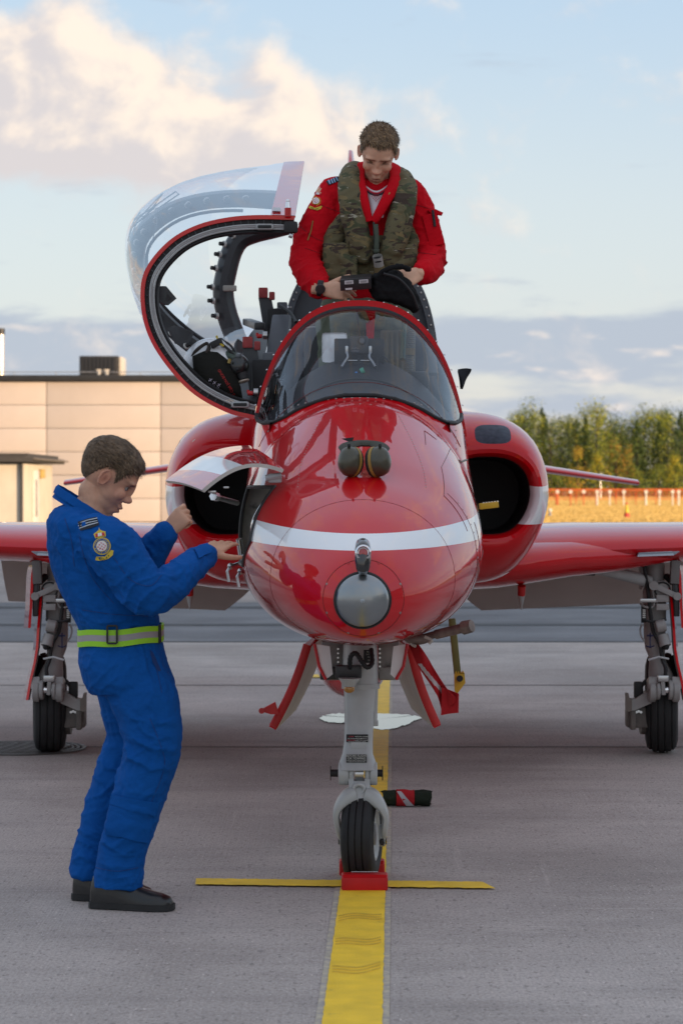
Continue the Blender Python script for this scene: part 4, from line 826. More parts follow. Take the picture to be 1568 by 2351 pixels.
# fork: a yoke over the tyre
b = MB()
def fk(px, py, Y, w, d): o = n(px, py, Y); return o, w, d
for sg, pts in ((-1, [(818,1822,9.14,.030,.058),(800,1828,9.13,.030,.058),(780,1848,9.12,.019,.055),(772,1872,9.12,.013,.05),(778,1905,9.13,.013,.045),(785,1926,9.15,.012,.035)]), (1, [(836,1822,9.14,.030,.058),(856,1830,9.13,.030,.058),(876,1852,9.12,.019,.055),(885,1876,9.12,.013,.05),(882,1905,9.13,.013,.045),(878,1926,9.15,.012,.035)])):
    c3 = spline([n(*q[:3]) for q in pts], 18); rr = [tuple(lerp(pts[min(4, int(k/18*5))][j], pts[min(5, int(k/18*5)+1)][j], k/18*5-min(4, int(k/18*5))) for j in (3, 4)) for k in range(19)]
    rings = []
    for i, p in enumerate(c3):
        t = (c3[min(i+1, 18)]-c3[max(i-1, 0)]).normalized(); u = V((0,1,0)); w = t.cross(u).normalized(); e = 3.5
        rings.append([p+w*math.copysign(abs(math.cos(a))**(2/e), math.cos(a))*rr[i][0]+u*math.copysign(abs(math.sin(a))**(2/e), math.sin(a))*rr[i][1] for a in [2*math.pi*k/20 for k in range(20)]])
    b.loft(rings, GL)
b.loft([sect(806,850,1790,9.17,.05), sect(804,852,1815,9.15,.055), sect(794,862,1836,9.14,.055)], GL); b.build('fork', NG)
for px, s_ in ((783,-1),(880,1)):
    b = MB(); b.cyl(n(px-s_*10,1918,9.15), n(px+s_*4,1918,9.15), .042, GL, seg=20, bev=.004); b.cyl(n(px+s_*4,1918,9.15), n(px+s_*6.5,1918,9.15), .034, BLACK, seg=18); b.cyl(n(px-3*s_,1930,9.10), n(px-3*s_,1936,9.07), .010, BLACK, seg=6); b.build('axle_boss', NG)
def wheel(o, ax, R_, W, mat_rim, parent, grooves=3):
    o = V(o); ax = V(ax).normalized(); b = MB(); pr = []
    for k in range(25):
        a = -math.pi/2+math.pi*k/24; r_ = R_-.30*R_+.30*R_*abs(math.cos(a))**.55; h = W/2*math.copysign(abs(math.sin(a))**.8, math.sin(a)); pr.append((r_, h))
    p2 = []
    for r_, h in pr:
        p2.append((r_, h))
    gs = [(g-(grooves-1)/2)*W*.2 for g in range(grooves)]; fine = []
    for k in range(-40, 41):
        h = W/2*.86*k/40; base = max(0, 1-(abs(h)/(W/2))**3.0)**.5; r_ = R_-.28*R_*(1-base)
        for g in gs:
            if abs(h-g) < W*.018: r_ -= .007
        fine.append((r_, h))
    prof = [(R_*.52, -W*.40), (R_*.62, -W*.48), (R_*.74, -W*.485)]+fine+[(R_*.74, W*.485), (R_*.62, W*.48), (R_*.52, W*.40)]
    b.lathe(o, ax, prof, RUB, 56); t = b.build('tyre', parent, 50)
    b = MB()
    for s_ in (-1, 1): b.lathe(o, ax*s_, [(R_*.54, W*.36), (R_*.55, W*.43), (R_*.50, W*.44), (R_*.46, W*.34), (R_*.25, W*.30), (R_*.22, W*.42), (.001, W*.42)], mat_rim, 32)
    b.build('rim', parent); return t
wheel((.0775, 9.19, .181), (1, -.16, 0), .180, .128, GL, NG, 3)
def placard(x0, x1, y0, y1, Y, lines, parent, name='placard', bgm=BLACK):
    a, c = n(x0, y0, Y), n(x1, y1, Y); b = MB(); o = (a+c)/2; w, h = c.x-a.x, a.z-c.z
    b.box(o, (w, .002, h), bgm); 
    for fx, fz, size, txt, mm in lines: b.text(txt, o+V((w*fx, -.0022, h*fz)), (1,0,0), (0,0,1), size, mm)
    return b.build(name, parent)
WT = M('print_white', (.62,.62,.58), .6); RT = M('print_red', (.55,.03,.06), .6)
placard(795,845,1686,1704,9.160, [(-.27,.14,.008,'LOW',RT),(.20,.16,.0055,'PRESSURE CHAMBER',WT),(-.12,-.10,.0055,'INFLATION PRESSURE',WT),(.30,-.08,.006,'LB/SQ IN',WT),(-.27,-.32,.006,'IMPORTANT',RT),(.18,-.31,.0048,'INFLATE THIS CHAMBER',WT),(0,-.46,.0045,'AFTER HIGH PRESSURE CHAMBER',WT)], NG)
placard(795,842,1732,1751,9.128, [(0,.22,.0115,'BEFORE FLIGHT',WT),(0,-.10,.0115,'OR TOWING',WT),(0,-.28,.0050,'ENSURE THAT THE BLACK LINE',WT),(0,-.44,.0050,'IS BELOW THE RED SECTOR',WT)], NG, bgm=M('placard_black', (.02,.022,.022), .5))
b = MB(); b.cyl(n(802,1578,9.15), n(802,1557,9.15), .018, GL, .042, 20); b.ell(n(802,1581,9.15), (.022,.022,.018), M('amber_lens', (.45,.20,.02), .15, coat=1), u=14, v=8); b.box(n(800,1542,9.2), (.10,.05,.05), DARKM, bev=.008); b.build('taxi_lamp', NG)
b = MB(); b.tube(spline([n(803,1535,9.18), n(805,1508,9.16), n(817,1500,9.15), n(830,1518,9.14), n(842,1532,9.14), n(854,1522,9.16), n(852,1490,9.2)], 40), [.0085+.0016*(k % 2) for k in range(41)], BLACK, 8); b.build('hose', NG)
placard(835,858,1492,1522,9.215, [(.1,.3,.008,'SERIAL',WT),(.1,.1,.008,'NO 117',WT),(.1,-.1,.008,'ASSY',WT),(.1,-.35,.008,'22-4',WT)], NG)
b = MB(); 
for x0, x1, xr, xb, mm in ((738,788,776,760,DARKM),(868,915,872,895,None)):
    b = MB(); BWG = M('bay_wall_grey', (.27,.265,.25), .6, var=.25, vs=15, dirt=(.09,.07,.055), ds=14, dth=.58); b.box((n(x0,1515,9.42)+n(x1,1515,9.42))/2, ((x1-x0)*9.42/FPX, .12, .15), BWG, bev=.008)
    for k in range(6): b.cyl(n(xr,1490+k*10,9.352), n(xr,1490+k*10,9.345), .004, STEEL, seg=8)
    b.box(n(xb,1545,9.37), (.085,.06,.05), mm or BWG, bev=.008); b.build('gear_bay_wall', JET)
# small front doors, white inside, and the long outer doors
for pts in ([(722,1478),(757,1484),(764,1548),(748,1560),(733,1530)], [(935,1478),(903,1484),(896,1548),(909,1560),(926,1530)]):
    b = MB(); b.prism([n(x, y, 9.22) for x, y in pts], (0, .014, 0), WHT); q = [n(x, y, 9.21) for x, y in (pts[0], pts[4], pts[3])]; b.tube(q, .006, RED, 6); b.build('front_door', NG)
for s_, top, bot, tip in ((-1, (697,1480), (618,1668), (601,1634)), (1, (950,1480), (1012,1665), None)):
    b = MB(); Yf, Yr = 9.55, 10.5
    def dpt(u, v, off=0): a, c = n(*top, Yf), n(*bot, Yf); p = lerp(a, c, v); return V((p.x+s_*(-.012*math.sin(math.pi*v))+off-s_*.065*u, lerp(Yf, Yr, u)-.1*v*u, p.z))
    b.plate((lambda u, v: dpt(u, v)) if s_ > 0 else (lambda u, v: dpt(u, v)), 6, 14, .03*(1 if s_ < 0 else -1), RED, CREAM, RED)
    d = b.build('gear_door', JET)
    b = MB(); a0 = [dpt(0, k/14)+V((-s_*.016, -.006, 0)) for k in range(15)]; b.tube(a0, (.017,.006), PRED, 8); b.build('door_edge', d)
    if tip: b = MB(); b.prism([n(601,1634,9.5), n(604,1627,9.5), n(632,1612,9.5), n(640,1640,9.5), n(622,1640,9.5)], (0,.03,0), PRED); b.cyl(n(601,1632,9.49), n(601,1632,9.53), .012, PRED, seg=10); b.build('door_horn', d)
# pitot tube in its worn sleeve, olive boarding stirrup
b = MB(); b.cyl(P(955,1467,9.1), P(1062,1442,9.0), .012, PRIM, .017, 12); b.cyl(P(1000,1457,9.05), P(1064,1441.5,9.0), .018, PRIM, .018, 12); b.cyl(P(1062,1442,9.0), P(1083,1437,8.98), .026, PRIM, .024, 8); b.ell(P(958,1467,9.08), (.05,.03,.022), PRIM); b.tube(spline([P(975,1462,9.03), P(990,1470,9.02), P(984,1478,9.02)], 8), .006, M('cord_white', (.5,.47,.42), .8), 6); b.build('pitot_tube', JET)
b = MB(); OLV = M('olive_metal', (.13,.125,.025), .5, var=.15); b.beam(P(1037,1420,10.3), P(1050,1548,10.3), .03, .03, OLV, .005); s_ = b.build('boarding_stirrup', JET)
b = MB(); b.prism([P(1043,1547,10.28), P(1066,1545,10.28), P(1068,1568,10.28), P(1050,1592,10.28), P(1044,1588,10.28)], (0,.05,0), STY); b.cyl(P(1055,1558,10.26), P(1055,1558,10.35), .014, BLACK, seg=12); 
for k in range(4): b.prism([P(1044+k*5.5,1547,10.28), P(1049+k*5.5,1547,10.28), P(1046.5+k*5.5,1540,10.28)], (0,.05,0), STY)
b.build('foot_plate', s_)
# ---------------------------------------------------------------- main gear (measured on the right-hand one, mirrored)
def Gp(zx, zy, Y=13.42): return P((2000+zx/2.766)*.65306, (1850+zy/2.766)*.65306, Y)
MG = M('maingear_grey', (.30,.285,.275), .45, var=.12, vs=9, dirt=(.10,.08,.065), ds=8, dth=.6)
def main_gear(flip):
    g = link('main_gear', None, JET); g.empty_display_size = .1
    def put(b, name, parent=g): return (b.mirror(XC+.005) if flip else b).build(name, parent)
    b = MB()
    b.loft([[Gp((x0+x1)/2, zy)+V(((x1-x0)/2/2.766*.65306*13.42/FPX*math.cos(t), (x1-x0)/2/2.766*.65306*13.42/FPX*.95*math.sin(t), 0)) for t in [2*math.pi*k/28 for k in range(28)]] for x0, x1, zy in ((735,930,320),(742,925,540),(735,935,560),(712,940,640),(712,940,905),(722,930,920),(722,935,1060),(735,930,1180),(770,930,1270),(775,950,1330),(770,1000,1420),(772,1035,1500))], MG)
    put(b, 'leg')
    b = MB(); b.prism([Gp(690,330,13.38), Gp(742,330,13.38), Gp(735,560,13.38), Gp(700,620,13.38)], (0,.08,0), MG); put(b, 'gusset')
    b = MB()
    for x0, x1 in ((770,838),(1000,1065)): b.cyl(Gp(x0,1600,13.34), Gp(x1,1600,13.34), .062, MG, seg=24, bev=.005); b.beam(Gp((x0+x1)/2,1480,13.36), Gp((x0+x1)/2,1600,13.34), .05, .10, MG, .006)
    for x0, x1 in ((840,876),(960,1000)): b.cyl(Gp(x0,1590,13.33), Gp(x1,1590,13.33), .055, MG, seg=24, bev=.004)
    put(b, 'knuckle')
    b = MB(); b.cyl(Gp(876,1592,13.32), Gp(960,1592,13.32), .02, CHROME, seg=16); b.beam(Gp(905,1500,13.30), Gp(915,1640,13.30), .022, .03, MG); b.box(Gp(910,1480,13.3), (.06,.04,.035), STEEL, bev=.006); put(b, 'shock_link')
    b = MB(); b.prism([Gp(950,1640,13.40), Gp(780,1590,13.40), Gp(640,1680,13.40), Gp(560,1690,13.40), Gp(560,1800,13.40), Gp(640,1790,13.40), Gp(800,1720,13.40), Gp(930,1700,13.40)], (0,.09,0), MG)
    b.prism([Gp(553,1625,13.38), Gp(575,1625,13.38), Gp(585,1670,13.38), Gp(608,1680,13.38), Gp(608,1790,13.38), Gp(585,1805,13.38), Gp(557,1800,13.38)], (0,.06,0), M('lug_brown', (.15,.12,.10), .5, var=.2)); put(b, 'swing_arm')
    b = MB(); b.box(Gp(655,1850,13.5), (.12,.12,.12), M('brake_dark', (.10,.085,.075), .55, var=.3, vs=20), bev=.015); b.box(Gp(612,1870,13.46), (.03,.10,.12), M('brake_dark', (.1,.085,.075)), bev=.008); b.cyl(Gp(735,1850,13.55), Gp(690,1850,13.55), .10, M('brake_dark', (.1,.085,.075)), seg=24); b.cyl(Gp(690,1905,13.46), Gp(690,1940,13.46), .018, BLACK, seg=8)
    for k in range(4): b.cyl(Gp(630+k*22,1800+8*(k % 2),13.44), Gp(630+k*22,1800+8*(k % 2),13.42), .008, STEEL, seg=6)
    put(b, 'brake')
    b = MB(); b.box(Gp(672,1590,13.45), (.05,.05,.09), BLACK, bev=.01); b.cyl(Gp(676,1560,13.44), Gp(676,1525,13.44), .012, BLACK, seg=8); b.tube(spline([Gp(700,1560,13.44), Gp(720,1530,13.43), Gp(745,1500,13.43)], 8), .01, BLACK, 6); put(b, 'valve')
    b = MB(); b.tube(spline([Gp(722,360,13.31), Gp(760,600,13.31), Gp(790,860,13.31), Gp(815,1020,13.31), Gp(880,1150,13.31), Gp(905,1300,13.31), Gp(935,1380,13.30), Gp(930,1480,13.30)], 40), .0105, BLACK, 8); put(b, 'brake_hose')
    b = MB(); b.tube(spline([Gp(735,340,13.31), Gp(740,450,13.31), Gp(800,600,13.31), Gp(825,720,13.31), Gp(810,785,13.31), Gp(740,785,13.31), Gp(690,755,13.33)], 30), .006, MG, 6); b.tube(spline([Gp(712,950,13.33), Gp(690,1000,13.33), Gp(700,1070,13.33), Gp(730,1115,13.33)], 12), .006, MG, 6); b.box(Gp(775,722,13.30), (.10,.02,.02), STEEL, bev=.004); put(b, 'hydraulic_pipe')
    b = MB(); b.tube([Gp(712,905,13.31)+V((0,-.0,0)), Gp(770,925,13.30), Gp(870,925,13.30), Gp(940,905,13.31)], .008, BLACK, 6); put(b, 'clamp')
    b = MB(); b.beam(Gp(825,580,13.28), Gp(1048,680,13.28), .022, .03, MG); b.cyl(Gp(822,578,13.26), Gp(822,578,13.32), .026, MG, seg=16); b.cyl(Gp(1050,682,13.26), Gp(1050,682,13.32), .022, MG, seg=16); put(b, 'door_link')
    b = MB(); c = Gp(905,620,13.305); b.cyl(c, c+V((0,.03,0)), .05, MG, seg=24); b.tube([c+V((.042*math.cos(t), -.003, .042*math.sin(t))) for t in [2*math.pi*k/24 for k in range(24)]], .005, BLACK, 6, closed=True); put(b, 'pivot_cap')
    b = MB(); b.cyl(Gp(840,980,13.3), Gp(935,960,13.3), .035, MG, seg=18, bev=.005); put(b, 'pivot_boss'); b = MB(); b.cyl(Gp(905,1060,13.32), Gp(935,1165,13.30), .032, MG, seg=16); b.cyl(Gp(935,1165,13.30), Gp(950,1185,13.28), .024, BLACK, .012, 12); put(b, 'actuator'); b = MB(); b.box(Gp(905,785,13.3), (.07,.03,.035), MG, bev=.004); put(b, 'bracket'); b = MB(); b.box(Gp(905,700,13.3), (.07,.03,.04), MG, bev=.004); put(b, 'bracket')
    b = MB(); b.box(Gp(723,850,13.325), (.028,.01,.10), BLACK); 
    for k in range(5): b.box(Gp(726,815+k*18,13.318), (.016,.004,.006), WT)
    put(b, 'data_plate')
    b = MB(); NV = M('anchor_blue', (.010,.012,.06), .6); c = Gp(785,1110,13.302); b.box(c, (.008,.004,.085), NV); b.box(c+V((0,0,.026)), (.036,.004,.010), NV); b.tube([c+V((.024*math.sin(t), 0, -.036-.012*math.cos(t)+.012)) for t in [-1.2+2.4*k/8 for k in range(9)]], .004, NV, 6); put(b, 'anchor_mark')
    b = MB(); b.tube([Gp(768,1300,13.29), Gp(870,1270,13.29), Gp(965,1290,13.31)], .006, M('cable_tie', (.5,.5,.5), .5), 6); put(b, 'cable_tie')
    b = MB()      # leg fairing door seen on edge, red outside
    dd = [(965,600),(985,760),(1005,1000),(1015,1180),(1040,1330),(1080,1500),(1112,1690)]
    rg = [[Gp(x, y, 13.30), Gp(x+24, y, 13.31), Gp(x+40, y, 13.75), Gp(x+14, y, 13.75)] for x, y in dd]; b.loft(rg, RED); d = put(b, 'leg_door')
    b = MB(); b.loft([[Gp(x-16, y, 13.33), Gp(x-2, y, 13.31), Gp(x+6, y, 13.74), Gp(x-10, y, 13.74)] for x, y in dd], MG); put(b, 'door_lining', d)
    b = MB(); b.loft([[Gp(x, y, 13.28), Gp(x+26, y, 13.28), Gp(x+60, y, 13.7), Gp(x+34, y, 13.7)] for x, y in ((1045,380),(1062,480),(1075,800),(1090,990))], RED); d = put(b, 'side_door')
    b = MB(); b.beam(Gp(1030,330,13.3), Gp(1020,560,13.3), .05, .05, M('bracket_grey', (.14,.13,.125), .5), .006); b.beam(Gp(1022,560,13.32), Gp(1035,850,13.32), .025, .04, DARKM); b.beam(Gp(935,480,13.4), Gp(1010,550,13.36), .03, .03, DARKM); b.box(Gp(1040,700,13.32), (.03,.05,.20), DARKM, bev=.006); put(b, 'door_bracket', d)
    x = XC+.005; o = Gp(897,1912,13.66); o.z = .282; o = V((2*x-o.x if flip else o.x, 13.66, .282)); wheel(o, (1, .14 if flip else -.14, 0), .281, .19, STEEL, g, 4)
main_gear(False); main_gear(True)
# ---------------------------------------------------------------- people
from mathutils.bvhtree import BVHTree
def skinmat(name, col):
    m = M(name, col, .48, var=.10, vs=30, spec=.4, bump=.08, bs=260); nt = m.node_tree; b = nt.nodes['Principled BSDF']; src = b.inputs['Base Color'].links[0].from_socket
    at = nt.nodes.new('ShaderNodeAttribute'); at.attribute_name = 'tint'; mx = nt.nodes.new('ShaderNodeMix'); mx.data_type = 'RGBA'; mx.blend_type = 'MULTIPLY'; mx.inputs[0].default_value = 1
    nt.links.new(src, mx.inputs[6]); nt.links.new(at.outputs['Color'], mx.inputs[7]); nt.links.new(mx.outputs[2], b.inputs['Base Color'])
    b.inputs['Subsurface Weight'].default_value = .08; b.inputs['Subsurface Radius'].default_value = (.012,.005,.003); b.inputs['Subsurface Scale'].default_value = 1; return m
def cloth(name, col, fine=.35, weave=True, var=.10):
    m = M(name, col, .85, var=var, vs=5, spec=.12); nt = m.node_tree; N = nt.nodes; L = nt.links; b = N['Principled BSDF']; tc = N.new('ShaderNodeTexCoord')
    def nz(sc, det, st):
        mp = N.new('ShaderNodeMapping'); mp.inputs['Scale'].default_value = st; L.new(tc.outputs['Object'], mp.inputs[0]); n = N.new('ShaderNodeTexNoise'); n.inputs['Scale'].default_value = sc; n.inputs['Detail'].default_value = det; n.inputs['Distortion'].default_value = .6; L.new(mp.outputs[0], n.inputs['Vector']); return n.outputs[0]
    b1 = N.new('ShaderNodeBump'); b1.inputs['Strength'].default_value = fine; b1.inputs['Distance'].default_value = .02; L.new(nz(11, 5, (1,1,1.5)), b1.inputs['Height'])
    b2 = N.new('ShaderNodeBump'); b2.inputs['Strength'].default_value = .12; b2.inputs['Distance'].default_value = .002; L.new(nz(420, 2, (1,1,1)), b2.inputs['Height']); L.new(b1.outputs[0], b2.inputs['Normal']); L.new(b2.outputs[0], b.inputs['Normal'])
    return m
class Head:
    E = [((-.012,0,.03),(.098,.077,.088)),((.035,0,.035),(.055,.062,.060)),((.035,0,-.03),(.054,.060,.060)),((.026,0,-.078),(.052,.049,.044)),((.069,0,-.112),(.022,.024,.020)),((.060,0,-.085),(.026,.03,.03)),
         ((.084,0,.002),(.017,.0105,.030)),((.097,0,-.026),(.018,.0130,.0125)),((.091,.012,-.031),(.012,.009,.0095)),((.091,-.012,-.031),(.012,.009,.0095)),
         ((.077,.030,.028),(.015,.026,.009)),((.077,-.030,.028),(.015,.026,.009)),((.064,.042,-.020),(.020,.019,.020)),((.064,-.042,-.020),(.020,.019,.020)),((.088,0,-.062),(.014,.020,.0065)),((.085,0,-.076),(.014,.018,.0075))]
    def __init__(s, c, f, u, sc): s.c = V(c); s.f = V(f).normalized(); s.s = V(u).cross(s.f).normalized(); s.u = s.f.cross(s.s); s.k = sc
    def w(s, l): return s.c+(s.f*l[0]+s.s*l[1]+s.u*l[2])*s.k
    def l(s, p): d = (p-s.c)/s.k; return V((d.dot(s.f), d.dot(s.s), d.dot(s.u)))
    def r(s, d):
        acc = 0; K = 150
        for c, r in s.E:
            o = V((.012-c[0], -c[1], -.005-c[2])); q = V((d.x/r[0], d.y/r[1], d.z/r[2])); e = V((o.x/r[0], o.y/r[1], o.z/r[2])); A = q.dot(q); B = q.dot(e); C = e.dot(e)-1; D = B*B-A*C
            if D > 0:
                t = (-B+math.sqrt(D))/A
                if t > 0: acc += math.exp(K*(t-.1))
        return .1+math.log(acc)/K if acc > 0 else .05
    def dir(s, a, e): return V((math.cos(a)*math.cos(e), math.sin(a)*math.cos(e), math.sin(e)))
    def pt(s, d, off=0): return s.w(V((.012,0,-.005))+d*(s.r(d)+off))
    def build(s, mb, mat, nu=128, nv=84):
        rings = [[s.pt(s.dir(2*math.pi*j/nu, -math.pi/2+.02+(math.pi-.04)*i/nv)) for j in range(nu)] for i in range(nv+1)]; mb.loft(rings, mat)
        for q in (1, -1):      # ears
            ax = (s.f*.9-s.u*.25, s.s*q-s.f*.55, s.u+s.f*.25); mb.ell(s.w((-.008,q*.078,-.004)), (.017*s.k,.0075*s.k,.030*s.k), mat, ax, 18, 12)
            ring = [s.w((-.008+.0145*math.cos(t)-.002, q*(.083-.006*math.cos(t)), -.002+.029*math.sin(t)*(1 if math.sin(t) > 0 else .85))) for t in [2*math.pi*k/22 for k in range(22)]]; mb.tube(ring, .0042*s.k, mat, 7, closed=True)
    def finish(s, me, eyes_open=True, stubble=.2, lip=(.80,.55,.55)):
        ca = me.attributes.new('tint', 'FLOAT_COLOR', 'POINT'); g = lambda l, c, r: math.exp(-sum(((l[i]-c[i])/r[i])**2 for i in range(3)))
        for v in me.vertices:
            col = [1, 1, 1]
            if (v.co-s.c).length < .17*s.k:
                l = s.l(v.co); la = V((l.x, abs(l.y), l.z)); d = 0
                d -= .0105*g(la, (.080,.031,.007), (.022,.018,.011)); lm = V((l.x, l.y, l.z+.26*abs(l.y))); d -= .004*g(lm, (.097,0,-.0690), (.018,.022,.0028)); d -= .004*g(l, (.085,0,-.091), (.02,.02,.007)); d -= .0028*g(la, (.070,.025,-.030), (.03,.007,.014)); d += .0025*g(la, (.075,.031,.010 if eyes_open else .006), (.02,.012,.007)); d -= .0035*g(la, (.055,.055,-.055), (.03,.02,.025)); d -= .006*g(la, (-.004,.088,-.006), (.007,.012,.014))
                v.co += s.f*d*s.k if la.y < .075 else (s.s*(d if l.y > 0 else -d))*s.k
                w = g(lm, (.095,0,-.062), (.025,.020,.005))+g(lm, (.095,0,-.075), (.025,.018,.006))
                for i in range(3): col[i] *= 1-(1-lip[i])*min(1, w)
                q = min(1, 1.9*g(la, (.082,.031,.0265), (.03,.023,.0048)))           # brows
                for i in range(3): col[i] *= 1-(.72,.78,.80)[i]*q
                q = min(1, g(lm, (.097,0,-.069), (.03,.019,.0018)))
                for i in range(3): col[i] *= 1-.7*q
                q = min(1, 1.5*g(la, (.08,.031,.0005 if not eyes_open else .0125), (.03,.015,.0024)))   # lashes
                for i in range(3): col[i] *= 1-.75*q
                q = stubble*sm((-.040-l.z)/.03)*sm((l.x+.0)/.04)
                for i in range(3): col[i] *= 1-(.42,.38,.32)[i]*q
                q = min(1, .8*g(la, (-.004,.090,-.004), (.010,.014,.017)))  # shade of the ear hollow put into the skin tint, redder inside
                for i in range(3): col[i] *= 1-(.40,.52,.55)[i]*q
                q = .35*g(la, (.078,.031,.006), (.03,.018,.010))  # shade in the eye sockets put into the skin tint
                for i in range(3): col[i] *= 1-(.35,.45,.45)[i]*q
                q = .8*min(1, g(la, (.10,.0,-.028), (.02,.02,.014))+g(la, (.06,.048,-.02), (.03,.02,.02))+g(la, (-.006,.085,0), (.03,.02,.035)))
                col[1] *= 1-.22*q; col[2] *= 1-.22*q
            ca.data[v.index].color = (*col, 1)
    def hair(s, name, parent, mats, thick, length, n, seed, front=.070, side=.006, back=-.062, flow=(.5,0,-.2)):
        r_ = random.Random(seed); mb = MB(); nu, nv = 96, 56
        def cov(l):           # how far above the hair line
            t = sm((l.x+.02)/.075); line = lerp(lerp(back, side, sm((l.x+.10)/.07)), front, t**1.5); line -= .016*sm((abs(l.y)-.045)/.02)*sm((l.x-.022)/.02); line -= .040*math.exp(-((l.x-.030)/.011)**2)*sm((abs(l.y)-.045)/.015); line += .034*math.exp(-((l.x+.006)/.026)**2)*sm((abs(l.y)-.05)/.02); return (l.z-line+.004*noise.noise(l*90))/.018
        def off(d):
            l = V((.012,0,-.005))+d*s.r(d); c = max(-1, min(1, cov(l))); top = sm((l.z-.0)/.09)
            return (-.006 if c < 0 else 0)+sm(c)*(lerp(.16, 1, top)*thick+.0035*noise.noise(l*45)+.002*noise.noise(l*120)), c
        rings = []
        for i in range(nv+1):
            row = []
            for j in range(nu): d = s.dir(2*math.pi*j/nu, -.75+(math.pi/2+.73)*i/nv); row.append(s.pt(d, off(d)[0]))
            rings.append(row)
        mb.loft(rings, mats[0])
        k = 0
        while k < n:
            d = s.dir(r_.uniform(0, 6.283), math.asin(r_.uniform(-.65, 1))); o, c = off(d)
            if c < .02 or r_.random() > .35+c: continue
            k += 1; l0 = V((.012,0,-.005))+d*(s.r(d)+o*.8); top = sm((l0.z-.0)/.07); L_ = length*.8*r_.uniform(.5, 1.2)*lerp(.22, 1, top)
            fl = V(flow)+V((0, 0, 0)); fl = V((flow[0]*top-.25*(1-top), d.y*.5*top+flow[1], flow[2]-1.1*(1-top))); fl = fl-d*fl.dot(d)
            g1 = (d*r_.uniform(.06,.26)+fl.normalized()*.9+V((r_.uniform(-.4,.4), r_.uniform(-.4,.4), r_.uniform(-.25,.3)))).normalized(); g2 = (g1-d*.30).normalized()
            w_ = g1.cross(d).normalized()*.0011; p1 = l0+g1*L_*.5; p2 = p1+g2*L_*.5; m_ = mats[r_.randrange(len(mats))]
            mb.add([s.w(l0-w_), s.w(l0+w_), s.w(p1+w_*.8), s.w(p1-w_*.8), s.w(p2)], [[0,1,2,3],[3,2,4]], m_)
        return mb.build(name, parent, 180, weld=False)
def hand(mb, w, f, n, thumb_side, curls, mat, sc=1.0, spread=.05, thumb=(.5,.6,.2), tcurl=.3):
    w, f, n = V(w), V(f).normalized(), V(n).normalized(); n = (n-f*n.dot(f)).normalized(); s = f.cross(n).normalized()
    if s.dot(V(thumb_side)) < 0: s = -s
    def sec(h, hw, th, c=0): return [w+f*h*sc+s*math.copysign(abs(math.cos(t))**.75, math.cos(t))*hw*sc+n*(math.copysign(abs(math.sin(t))**.8, math.sin(t))*th+c)*sc for t in [2*math.pi*k/20 for k in range(20)]]
    mb.loft([sec(-.05,.026,.020), sec(-.01,.027,.019), sec(.02,.034,.0175), sec(.055,.041,.0155), sec(.085,.042,.013), sec(.097,.039,.008)], mat)
    for i in range(4):
        L_ = (.073,.080,.075,.058)[i]*sc; p = w+(f*(.088-.004*abs(i-1.2))+s*(.0315-.0208*i))*sc; a = 0; pts = [p-f*.02*sc, p]; cu = curls[i] if isinstance(curls[i], (list, tuple)) else (curls[i]*.8, curls[i], curls[i]*.7)
        sp = spread*(1.5-i)
        for j, fr in enumerate((.45,.31,.24)):
            a += cu[j]; d = (f*math.cos(a)-n*math.sin(a)+s*sp*math.cos(a)).normalized(); p = p+d*L_*fr; pts.append(p)
        rr = [.0098,.0098,.0088,.0080,.0066] if i < 3 else [.0088,.0085,.0075,.0068,.0058]; q = spline(pts, 14); r2 = [lerp(rr[min(3, int(k/14*4))], rr[min(4, int(k/14*4)+1)], k/14*4-min(3, int(k/14*4)))*sc for k in range(15)]
        mb.tube(q, r2, mat, 10); mb.ell(pts[-1], rr[-1]*sc, mat, None, 10, 8); mb.ell(pts[2], .0098*sc, mat, None, 10, 8)
    d0 = (s*thumb[0]+f*thumb[1]-n*thumb[2]).normalized(); p0 = w+(f*.018+s*.024-n*.004)*sc; p1 = p0+d0*.042*sc; d1 = (d0*math.cos(tcurl)+f*math.sin(tcurl)).normalized(); p2 = p1+d1*.034*sc; d2 = (d1*math.cos(tcurl)+(f-s*.5).normalized()*math.sin(tcurl)).normalized(); p3 = p2+d2*.026*sc
    mb.tube(spline([p0-d0*.01, p0, p1, p2, p3], 14), [lerp(.0155, .0085, k/14)*sc for k in range(15)], mat, 10); mb.ell(p3, .0088*sc, mat, None, 10, 8)
def limb(mb, pts, mat, seg=18, ends=True):        # pts: (point, (radius across, radius in depth))
    c = [V(p) for p, _ in pts]; n = (len(c)-1)*8; q = spline(c, n); rr = []
    for k in range(n+1):
        i = min(len(c)-2, k//8); t = sm((k-i*8)/8); a, b = pts[i][1], pts[i+1][1]; a = a if isinstance(a, tuple) else (a, a); b = b if isinstance(b, tuple) else (b, b); rr.append((lerp(a[0], b[0], t), lerp(a[1], b[1], t)))
    mb.tube(q, rr, mat, seg, up=(0,1,0))
    if ends:
        for j in (0, -1): mb.ell(q[j], (min(rr[j]),)*3, mat, None, 14, 10)
def torso(mb, secs, mat, n=36, e=2.3):             # secs: (centre, half width vector, half depth vector)
    mb.loft([[V(c)+V(a)*math.copysign(abs(math.cos(t))**(2/e), math.cos(t))+V(d)*math.copysign(abs(math.sin(t))**(2/e), math.sin(t)) for t in [2*math.pi*k/n for k in range(n)]] for c, a, d in secs], mat)
